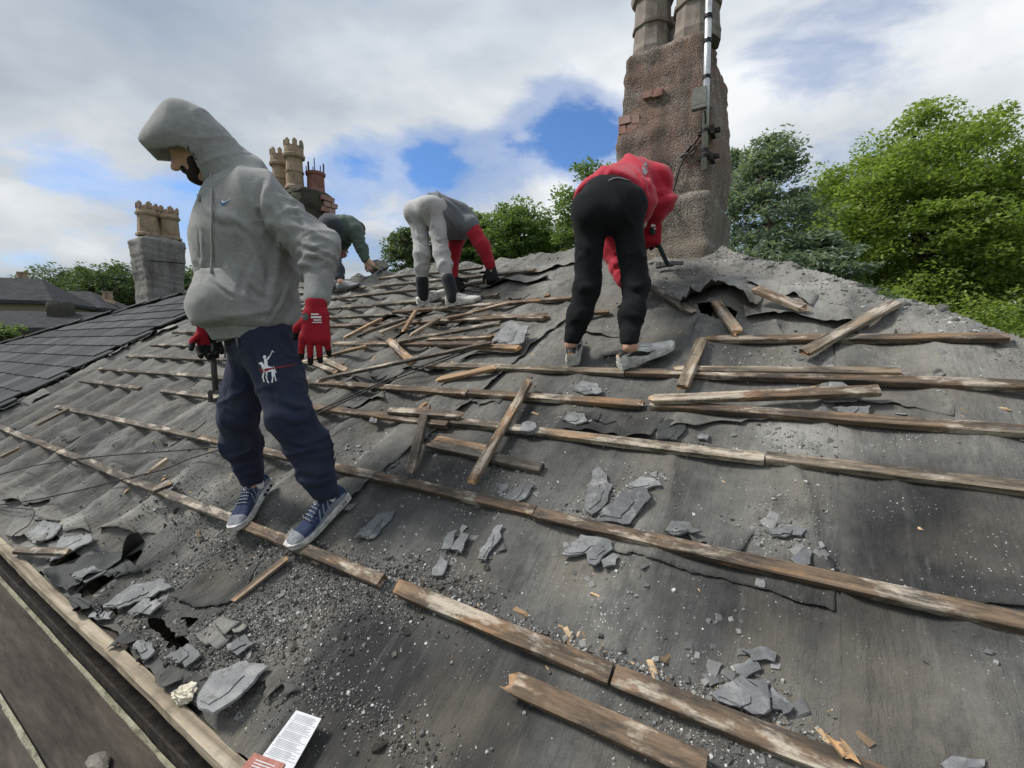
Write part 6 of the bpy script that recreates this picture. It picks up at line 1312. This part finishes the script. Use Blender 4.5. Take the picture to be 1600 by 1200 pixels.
    def cutter(P):
        ab = cB - cA; t = np.clip(((P - cA) @ ab) / (ab @ ab), 0, 1); q = P - cA - t[..., None] * ab; c_ = q @ sd; q = q + (c_ * (1 / .80 - 1))[..., None] * sd
        return -(np.linalg.norm(q, axis=-1) - (.108 + .02 * t))
    H.cut(cutter); H.cut(lambda P: (P - Hc) @ nz(fd * .93 - ud * .20) - .132)
    V, F = H.mesh(.0075, 2)
    V = folds(V, F, [(Hc + fd * .05 + ud * .14, SH, .14, .006, .1, 1.0, .25, .8)], (.008, (np.array([5., 2, 3.]), np.array([1.5, 3., -1.5]))), 9)
    hd_ = part('hood', (V, F), M_hood, ho)
    hv = bvh_of(V, F)
    # drawstrings, small chest mark
    for L_ in (((331, 272), (332, 300), (333, 330), (333, 360), (334, 390), (333, 412), (332, 428)), ((312, 284), (311, 295), (312, 306), (314, 315))):
        P = hits(L_, HV, .006, hb)
        if len(P) > 1: mk('drawstring', np.array(tube(P, .0042, 6)[0]) - b, tube(P, .0042, 6)[1], M_hood, ho, True)
    sw = [(345.5, 314), (345, 318), (346.5, 321), (350, 320.5), (354, 317.5), (360, 311.5), (354, 315), (350, 317.3), (348, 317.5), (347.3, 316)]
    decal('chest_mark', [sw], HV, M_bluep, ho, b, .0016, 2, hb); decal('chest_mark_rim', [[(x_ + 1.3, y_ - 1.6) for x_, y_ in sw]], HV, M_wh, ho, b, .0012, 2, hb)
    # gloves
    gd = nz(-Z_ + CR * -.03 + TW * .12)
    go, GV = glove('glove', who, M_glove, Lw + nz(Lw - Le) * .050 - Z_ * .014, gd, -TW * .8 + Fb * .2, -CR * .85 + TW * .2, res=.0042, scale=1.13, curl=(.22, .20, .22, .26), spread=1.6, cuff=.035, dip=.148)
    gb = bvh_of(*GV)
    decal('label_print', [[(486, 490), (498, 490), (498, 492), (486, 492)], [(486, 494), (502, 494), (502, 497), (486, 497)], [(490, 499), (502, 499), (502, 501), (490, 501)], [(488, 503), (503, 503), (503, 504.5), (488, 504.5)]], GV, M_wh, go, b, .0012, 1, gb)
    decal('round_print', [[(477.5 + 5 * math.cos(q), 495 + 6 * math.sin(q)) for q in np.linspace(0, 6.28, 14)[:-1]]], GV, M_solegrey, go, b, .0012, 1, gb)
    glove('glove', who, M_glove, Rw_ - Z_ * .02, nz(-Z_ + CR * .05), CR * .9 + TW * .1, Fb, res=.0055, scale=1.1, curl=(.7, .75, .8, .8), dip=.07)
    # socks and shoes
    for a_, m_ in ((L_ank, M_sockw), (R_ank, M_sockw)): part('sock', Field(.02).rc(a_ + Z_ * .08, a_ - upS * .03, .037, .036).mesh(.008, 1), m_, who)
    for h_, d_, sg in ((hl, dl, 1), (hr, dr, -1)):
        r_, surf, W = shoe(who, h_, d_, upS, .292, sg, M_blue, M_solew, 'runner', M_bluegrey, M_stripe, label='navy suede running shoe with grey trim and three stripes'); 
        # badge on the tongue and studs in the heel of the sole
        for nm, off_, rr in (('trefoil_badge', .355, .011), ('round_badge', .405, .008)):
            c = surf(off_, math.pi / 2, .0055); ux = nz(surf(off_ + .02, math.pi / 2, .0055) - c); uy = nz(surf(off_, math.pi / 2 - .2, .0055) - c); nn = nz(np.cross(uy, ux)); nn = nn if nn @ upS > 0 else -nn; mb = MB()
            if rr > .01:
                for an in (-.75, 0, .75):
                    cc_ = c + (-ux * math.cos(an) + uy * math.sin(an)) * .0055; mb.add([cc_ + ((-ux * math.cos(an) + uy * math.sin(an)) * .0065 * math.cos(q) + (uy * math.cos(an) + ux * math.sin(an)) * .0035 * math.sin(q)) + nn * .001 for q in np.linspace(0, 6.28, 13)[:-1]], [tuple(range(12))])
                for q in (0, 1): mb.add([c + ux * (.003 + q * .0025) + uy * s_ + nn * .001 + ux * e_ for s_, e_ in ((-.006, 0), (.006, 0), (.006, .0013), (-.006, .0013))], [(0, 1, 2, 3)])
            else:
                ring = []; n_ = 20
                V_ = [c + (ux * math.cos(q) + uy * math.sin(q)) * r2 + nn * .001 for r2 in (rr, rr * .7) for q in np.linspace(0, 6.283, n_ + 1)[:-1]]; mb.add(V_, [(i, (i + 1) % n_, (i + 1) % n_ + n_, i + n_) for i in range(n_)])
            mk(nm, np.array(mb.V) - b, mb.F, M_card, r_)
        for q in range(3):
            for s2 in (1, -1):
                c = W(((.035 + q * .028), s2 * (.0385 + .001 * q), .0145)); n_ = nz(W((.06, s2 * .1, .0145)) - W((.06, 0, .0145))); mk('sole_stud', np.array(tube([c - n_ * .004, c + n_ * .002], .007, 8)[0]) - b, tube([c - n_ * .004, c + n_ * .002], .007, 8)[1], M_dkstripe, r_)
    # slate hammer hanging from the far hand
    hm = empty('slate_hammer', Rw_ - Z_ * .10, 'dark hammer hanging from the far hand of the hooded man', 'hammer'); hbase = np.array(hm.location)
    mk('handle', np.array(tube([Rw_ - Z_ * .09 + CR * .015, Rw_ - Z_ * .30 + CR * .02], .013, 8)[0]) - hbase, tube([0, 1], .1)[1] if False else tube([Rw_ - Z_ * .09, Rw_ - Z_ * .30], .013, 8)[1], M_tool, hm, True)
    c = Rw_ - Z_ * .31 + CR * .02; mb = MB().obox(c, CR, Z_, .05, .018, .02).obox(c - CR * .026 - Z_ * .02, CR, Z_, .012, .018, .05).obox(c + CR * .026 - Z_ * .02, CR, Z_, .012, .018, .05); mk('head', np.array(mb.V) - hbase, mb.F, M_tool, hm)
build_hooded()

def build_bender(label, sh_l, sh_r, PC, chest, Ls, Rs, hipsep, legs, arms, mats, headc, headf, res=.012, rad=1.0, jr=(.165, .15, .145), flatv=None, cuffs=True, extra=None, seed=0, sockh=0.0, hem=None, tk=1.0, sleeve=.078, broad=0.0, hipb=1.0, drape=.012):
    """a stooping worker: joints in the world, clothing grown over them"""
    (hl, dl), (hr, dr) = sh_l, sh_r; who = empty('person', (hl + hr) / 2, label, 'person', 'roofers at work'); upS = nz(NRM * .8 + Z_ * .4)
    La = sneaker_ankle(hl, dl, upS); Ra = sneaker_ankle(hr, dr, upS); Lk, Rk = legs; (Le, Lw), (Re, Rw_) = arms
    Lh = PC - hipsep; Rh = PC + hipsep; B = Field(.03); bd = nz(chest - PC)
    hs_ = nz(np.cross(headf, Z_ + .01 * X_)); hu_ = np.cross(hs_, headf); B.ell(headc, (hs_, headf, hu_), (.074, .092, .108)); B.rc(headc, chest + bd * .12, .05, .06); B.rc(PC, chest, .08, .085); B.rc(Ls, Rs, .05); B.rc(chest, (Ls + Rs) / 2, .085, .075)
    B.rc(headc + headf * .085, headc + headf * .105 - hu_ * .02, .009, .013, k=.01); B.rc(headc + headf * .04 - hu_ * .055, headc + headf * .055 - hu_ * .08, .042, .032)
    for a, e, w_ in ((Ls, Le, Lw), (Rs, Re, Rw_)): B.rc(a, e, .05, .042); B.rc(e, w_, .042, .03)
    for h_, k_, a_, d_ in ((Lh, Lk, La, dl), (Rh, Rk, Ra, dr)): B.rc(h_, k_, .055, .045); B.rc(k_, a_, .043, .033); B.rc(a_, a_ + d_ * .09 - upS * .052, .026, .018, k=.01)
    body = part('body', B.mesh(.013, 1), M_skin, who)
    part('hair', Field(.02).ell(headc - headf * .012 + Z_ * .015 * 0, (hs_, headf, hu_), (.082, .10, .116)).plane(headc + headf * .035, headf).mesh(.01, 1), M_hair, body)
    T = Field(.04); T.rc(Lh, Rh, .118 * rad); T.ell(PC + bd * .02 - nz(Lk + Rk - 2 * PC) * .03 * hipb, (hipsep, np.cross(hipsep, bd), bd), (.185 * rad, .155 * rad * (.8 + .2 * hipb), .15 * rad), k=.05)
    for s_ in (-1, 1): T.ell(PC + hipsep * s_ * .72 - bd * .05 - Z_ * .02, (X_, UPS, NRM), (.105 * rad,) * 3, k=.05)
    cu = []
    for h_, k_, a_ in ((Lh, Lk, La), (Rh, Rk, Ra)):
        c_ = a_ + (k_ - a_) * (.20 + sockh); T.rc(h_, k_, .098 * rad * tk, .074 * rad * tk); m_ = k_ * .45 + c_ * .55; T.rc(k_, m_, .074 * rad * tk, .068 * rad * tk); T.rc(m_, c_, .068 * rad * tk, .054 * rad * tk)
        if cuffs: T.rc(c_, a_ + (k_ - a_) * (.09 + sockh), .046, .043, k=.012)
        cu.append((k_, c_))
    zc = max((La + (Lk - La) * (.08 + sockh))[2], (Ra + (Rk - Ra) * (.08 + sockh))[2]) - .02; T.plane((0, 0, zc), -Z_)
    V, F = T.mesh(res, 2); V = folds(V, F, [(Lk, cu[0][1], .06, .007, .4, 1.0, .12, 1.), (Rk, cu[1][1], .06, .007, .4, 1.0, .12, -1.), (Lh, Lk, .09, .006, .5, 1.1, .13, 1.5), (Rh, Rk, .09, .006, .5, 1.1, .13, -1.5)], (.006, (np.array([7., 2, 3]), np.array([1., 6, 3.]))), seed); V = creases(V, F, mats.get('tcreases', ()), .010, .011); TV = (V, F)
    tr_ = part('trousers', TV, mats['trousers'], who)
    J = Field(.05); lat = nz(hipsep); J.rc(PC + bd * .09, chest, jr[0], jr[1], flatv); J.rc(chest, (Ls + Rs) / 2, jr[1], jr[2], flatv); J.rc(Ls, Rs, .08)
    if broad: J.rc(PC + bd * .15 - lat * broad, PC + bd * .15 + lat * broad, .125); J.rc(PC + bd * .15 - lat * broad, Ls, .12, .085)
    sl = Field(.03) if 'sleeve' in mats else J
    for a, e, w_ in ((Ls, Le, Lw), (Rs, Re, Rw_)): sl.rc(a, e, sleeve, sleeve * .86); sl.rc(e, w_, sleeve * .86, .046)
    if hem is not None: J.plane(*hem)
    if sl is not J:
        V, F = sl.mesh(res, 1); V = folds(V, F, [(Ls, Le, .07, .006, .2, 1., .11, 1.), (Rs, Re, .07, .006, .2, 1., .11, 1.), (Re, Rw_, .05, .006, .1, .95, .1, 1.)], None, seed + 2); part('sleeves', (V, F), mats['sleeve'], who)
    V, F = J.mesh(res, 2); V = folds(V, F, [(Re, Rw_, .045, .008, .1, .95, .11, 1.), (Le, Lw, .045, .008, .1, .95, .11, 1.), (Rs, Re, .07, .008, .3, 1.1, .12, 1.)], (drape, (np.array([6., 4.5, 2.]), np.array([2., -2., 5.]))), seed + 1)
    V = creases(V, F, mats.get('jcreases', ()), .012, .011)
    jk = part(mats.get('topname', 'jacket'), (V, F), mats['top'], who)
    gl = []
    for (e, w_, gd, pn, s_) in ((Le, Lw, *mats['hands'][0]), (Re, Rw_, *mats['hands'][1])):
        gl.append(glove('glove' if mats['glove'] is not M_skin else 'hand', who, mats['glove'], w_ + nz(gd) * .02, gd, pn, s_, res=res * .55, scale=1.1, curl=(.75, .8, .8, .8), dip=.05 if mats['glove'] is M_gloveb else .16))
    for a_, k_ in ((La, Lk), (Ra, Rk)):
        if sockh: part('sock', Field(.02).rc(a_ + (k_ - a_) * (.10 + sockh), a_ - upS * .03, .053, .049).mesh(.01, 1), mats['sock'], who)
    for h_, d_, sg in ((hl, dl, -1), (hr, dr, 1)): shoe(who, h_, d_, upS, .285, sg, *mats['shoe'])
    if extra: extra(who, TV, (V, F), gl, tr_, jk)
    return who

# ---- man in the red top and black joggers
def red_extra(who, TV, JV, gl, tr_, jk):
    b = np.array(who.location); P = hits(((952, 283), (958, 280), (966, 279), (975, 281), (984, 284)), TV, .003)
    if len(P) > 1: mk('waist_cord', np.array(tube(P, .004, 5)[0]) - b, tube(P, .004, 5)[1], M_bluegrey, tr_, True)
    go, GV = gl[1]; decal('glove_print', [[(1017, 351), (1024, 349), (1024, 354), (1018, 355)], [(1018, 357), (1025, 356), (1025, 358), (1018, 359)]], GV, M_wh, go, b, .0015, 1)
    decal('grey_stripe', [[(1003, 258), (1010, 252), (1012, 268), (1008, 275), (1004, 270)]], JV, M_bluegrey, jk, b, .002, 2)
PC2 = at(951, 326, 2.30); ch2 = at(985, 292, 2.70)
build_bender('person in a red top and black joggers bent over in front of the tall chimney',
    (rw(-1.00, 1.79, .03), nz(UPS * .9 - X_ * .35)), (rw(-.745, 1.775, .03), nz(X_ * .72 + UPS * .70)), PC2, ch2, at(935, 315, 2.86), at(1028, 282, 2.64), nz(CR + TW * .12) * .085,
    (at(917, 452, 2.33), at(992, 448, 2.27)), ((at(955, 392, 2.80), at(976, 436, 2.72)), (at(1036, 318, 2.60), at(1023, 345, 2.66))),
    dict(tcreases=[(.5, (957, 335), (958, 355), (958, 378)), (.8, (905, 390), (925, 400), (945, 385)), (.8, (970, 395), (990, 402), (1008, 388)), ((902, 455), (918, 462), (936, 452)), ((978, 450), (995, 458), (1012, 448)), (.9, (898, 500), (912, 506), (930, 498)), (.9, (978, 500), (994, 506), (1006, 498)), (.8, (975, 345), (990, 365), (1008, 370))], jcreases=[((915, 285), (945, 268), (985, 258)), (.9, (940, 262), (970, 248), (1002, 244)), (1.2, (1010, 245), (1008, 275), (1012, 300)), (.9, (1020, 258), (1034, 275), (1046, 298)), (.9, (1014, 300), (1030, 308), (1046, 300)), (.8, (985, 262), (998, 275), (1004, 290)), (.8, (1016, 322), (1028, 328), (1040, 320)), (.8, (948, 392), (960, 402), (970, 398)), (.8, (952, 412), (964, 420), (974, 414))], trousers=M_blackj, top=M_redj, glove=M_glove, topname='top', hands=((nz(-Z_ + CR * .6), TW, CR), (nz(-Z_ - CR * .12), CR * .3 - TW, -CR)), shoe=(M_cream, M_solew, 'racer', M_gum, M_blackl)),
    at(990, 312, 2.98), nz(-Z_ * .7 + UPS * .3 + FWH * .5), res=.0115, rad=.80, jr=(.155, .155, .14), sleeve=.066, drape=.018, extra=red_extra, seed=21, tk=1.0, broad=.085, hem=(PC2 + nz(ch2 - PC2) * .085, -nz(nz(ch2 - PC2) + Z_ * .25)))
def tool(label, grip, head, hm, length_head=.12, cat='hammer', name='hammer', r=.012, up=Z_):
    grip = np.asarray(grip); head = np.asarray(head); d = nz(head - grip); o = empty(name, grip, label, cat); b = grip
    mk('handle', np.array(tube([grip - d * .05, grip + (head - grip) * .5, head], [r, r * 1.1, r], 8)[0]) - b, tube([grip - d * .05, grip + (head - grip) * .5, head], r, 8)[1], hm, o, True)
    s = nz(np.cross(d, NRM)); mb = MB(); mb.obox(head, s, d, length_head * .55, .028, .03); c = head + s * length_head * .42; mb.obox(c, nz(s + d * .25), d, length_head * .5, .022, .014); c = head - s * length_head * .38; mb.obox(c, s, d, .03, .034, .036)
    mk('head', np.array(mb.V) - b, mb.F, M_tool, o); return o
tool('dark green handled hammer in the red gloved hand beside the black trousers', at(1021, 365, 2.66), rp(1044, 424, .05), M_toolg, .15, r=.014)

# ---- man in pale grey trousers and slate vest
PC3 = at(667, 330, 3.72); ch3 = at(716, 346, 3.85)
build_bender('person in dirty pale grey trousers and dark vest with red sleeves, bent double',
    (rw(-2.72, 2.60, .03), nz(UPS * .85 + X_ * .35)), (rw(-2.40, 2.58, .03), nz(X_ * .95 + UPS * .25)), PC3, ch3, at(722, 352, 3.98), at(734, 352, 3.74), nz(CR * .8 + TW * .45) * .098,
    (at(660, 398, 3.72), at(689, 396, 3.64)), ((at(708, 395, 3.95), at(707, 432, 3.92)), (at(754, 384, 3.74), at(766, 415, 3.80))),
    dict(tcreases=[(1.2, (672, 318), (671, 345), (670, 372)), ((645, 372), (658, 378), (670, 370)), ((676, 372), (686, 380), (694, 372)), (.9, (646, 415), (656, 419), (668, 413)), (.9, (680, 412), (690, 417), (698, 410)), (.8, (640, 340), (648, 360), (652, 380))], jcreases=[((690, 315), (705, 325), (722, 345)), (.9, (698, 308), (716, 322), (730, 335)), (.8, (694, 335), (705, 350), (712, 362))], trousers=M_greyt, top=M_vest, sleeve=M_reds, glove=M_gloveb, topname='vest', sock=M_sock, hands=((nz(-Z_ + CR * .7), TW, CR), (nz(-Z_ + CR * .15), CR * .3 - TW, -CR)), shoe=(M_cream, M_solew, 'racer', M_cream, M_cream)),
    at(716, 352, 4.00), nz(-Z_ * .8 + CR * .3), res=.0125, rad=.80, hipb=0.0, jr=(.172, .145, .110), seed=31, sockh=.26, cuffs=False, tk=.98, hem=(PC3 + nz(ch3 - PC3) * .03, -nz(nz(ch3 - PC3) + Z_ * .45)), sleeve=.068)
tool('small hammer in the black glove of the vested worker', at(768, 428, 3.82), rp(771, 442, .03), M_toolw, .10)

# ---- man in green behind the hooded man
PC4 = at(515, 360, 5.25); ch4 = at(545, 358, 5.35)
build_bender('person in a dark green top bending over with a hammer behind the hooded man',
    (rw(-4.62, 3.17, .03), nz(X_ * .8 + UPS * .4)), (rw(-4.36, 3.14, .03), nz(X_ * .95 + UPS * .2)), PC4, ch4, at(551, 360, 5.5), at(555, 361, 5.28), nz(CR * .55 + TW * .8) * .095,
    (at(511, 408, 5.25), at(521, 407, 5.15)), ((at(535, 385, 5.45), at(531, 384, 5.42)), (at(565, 387, 5.28), at(571, 405, 5.26))),
    dict(trousers=M_greent, top=M_green, glove=M_skin, topname='top', hands=((nz(-Z_ + CR * .3), TW, CR), (nz(-Z_ * .8 + CR * .6), -TW, -CR)), shoe=(M_bluegrey, M_solegrey, 'racer', M_cream, M_bluegrey)),
    at(556, 360, 5.40), nz(-Z_ * .95 + CR * .25), res=.014, jr=(.15, .14, .125), seed=41, sleeve=.068)
tool('wooden handled hammer in the bare hand of the worker in green', at(574, 411, 5.25), rp(598, 428, .05), M_toolw, .13)
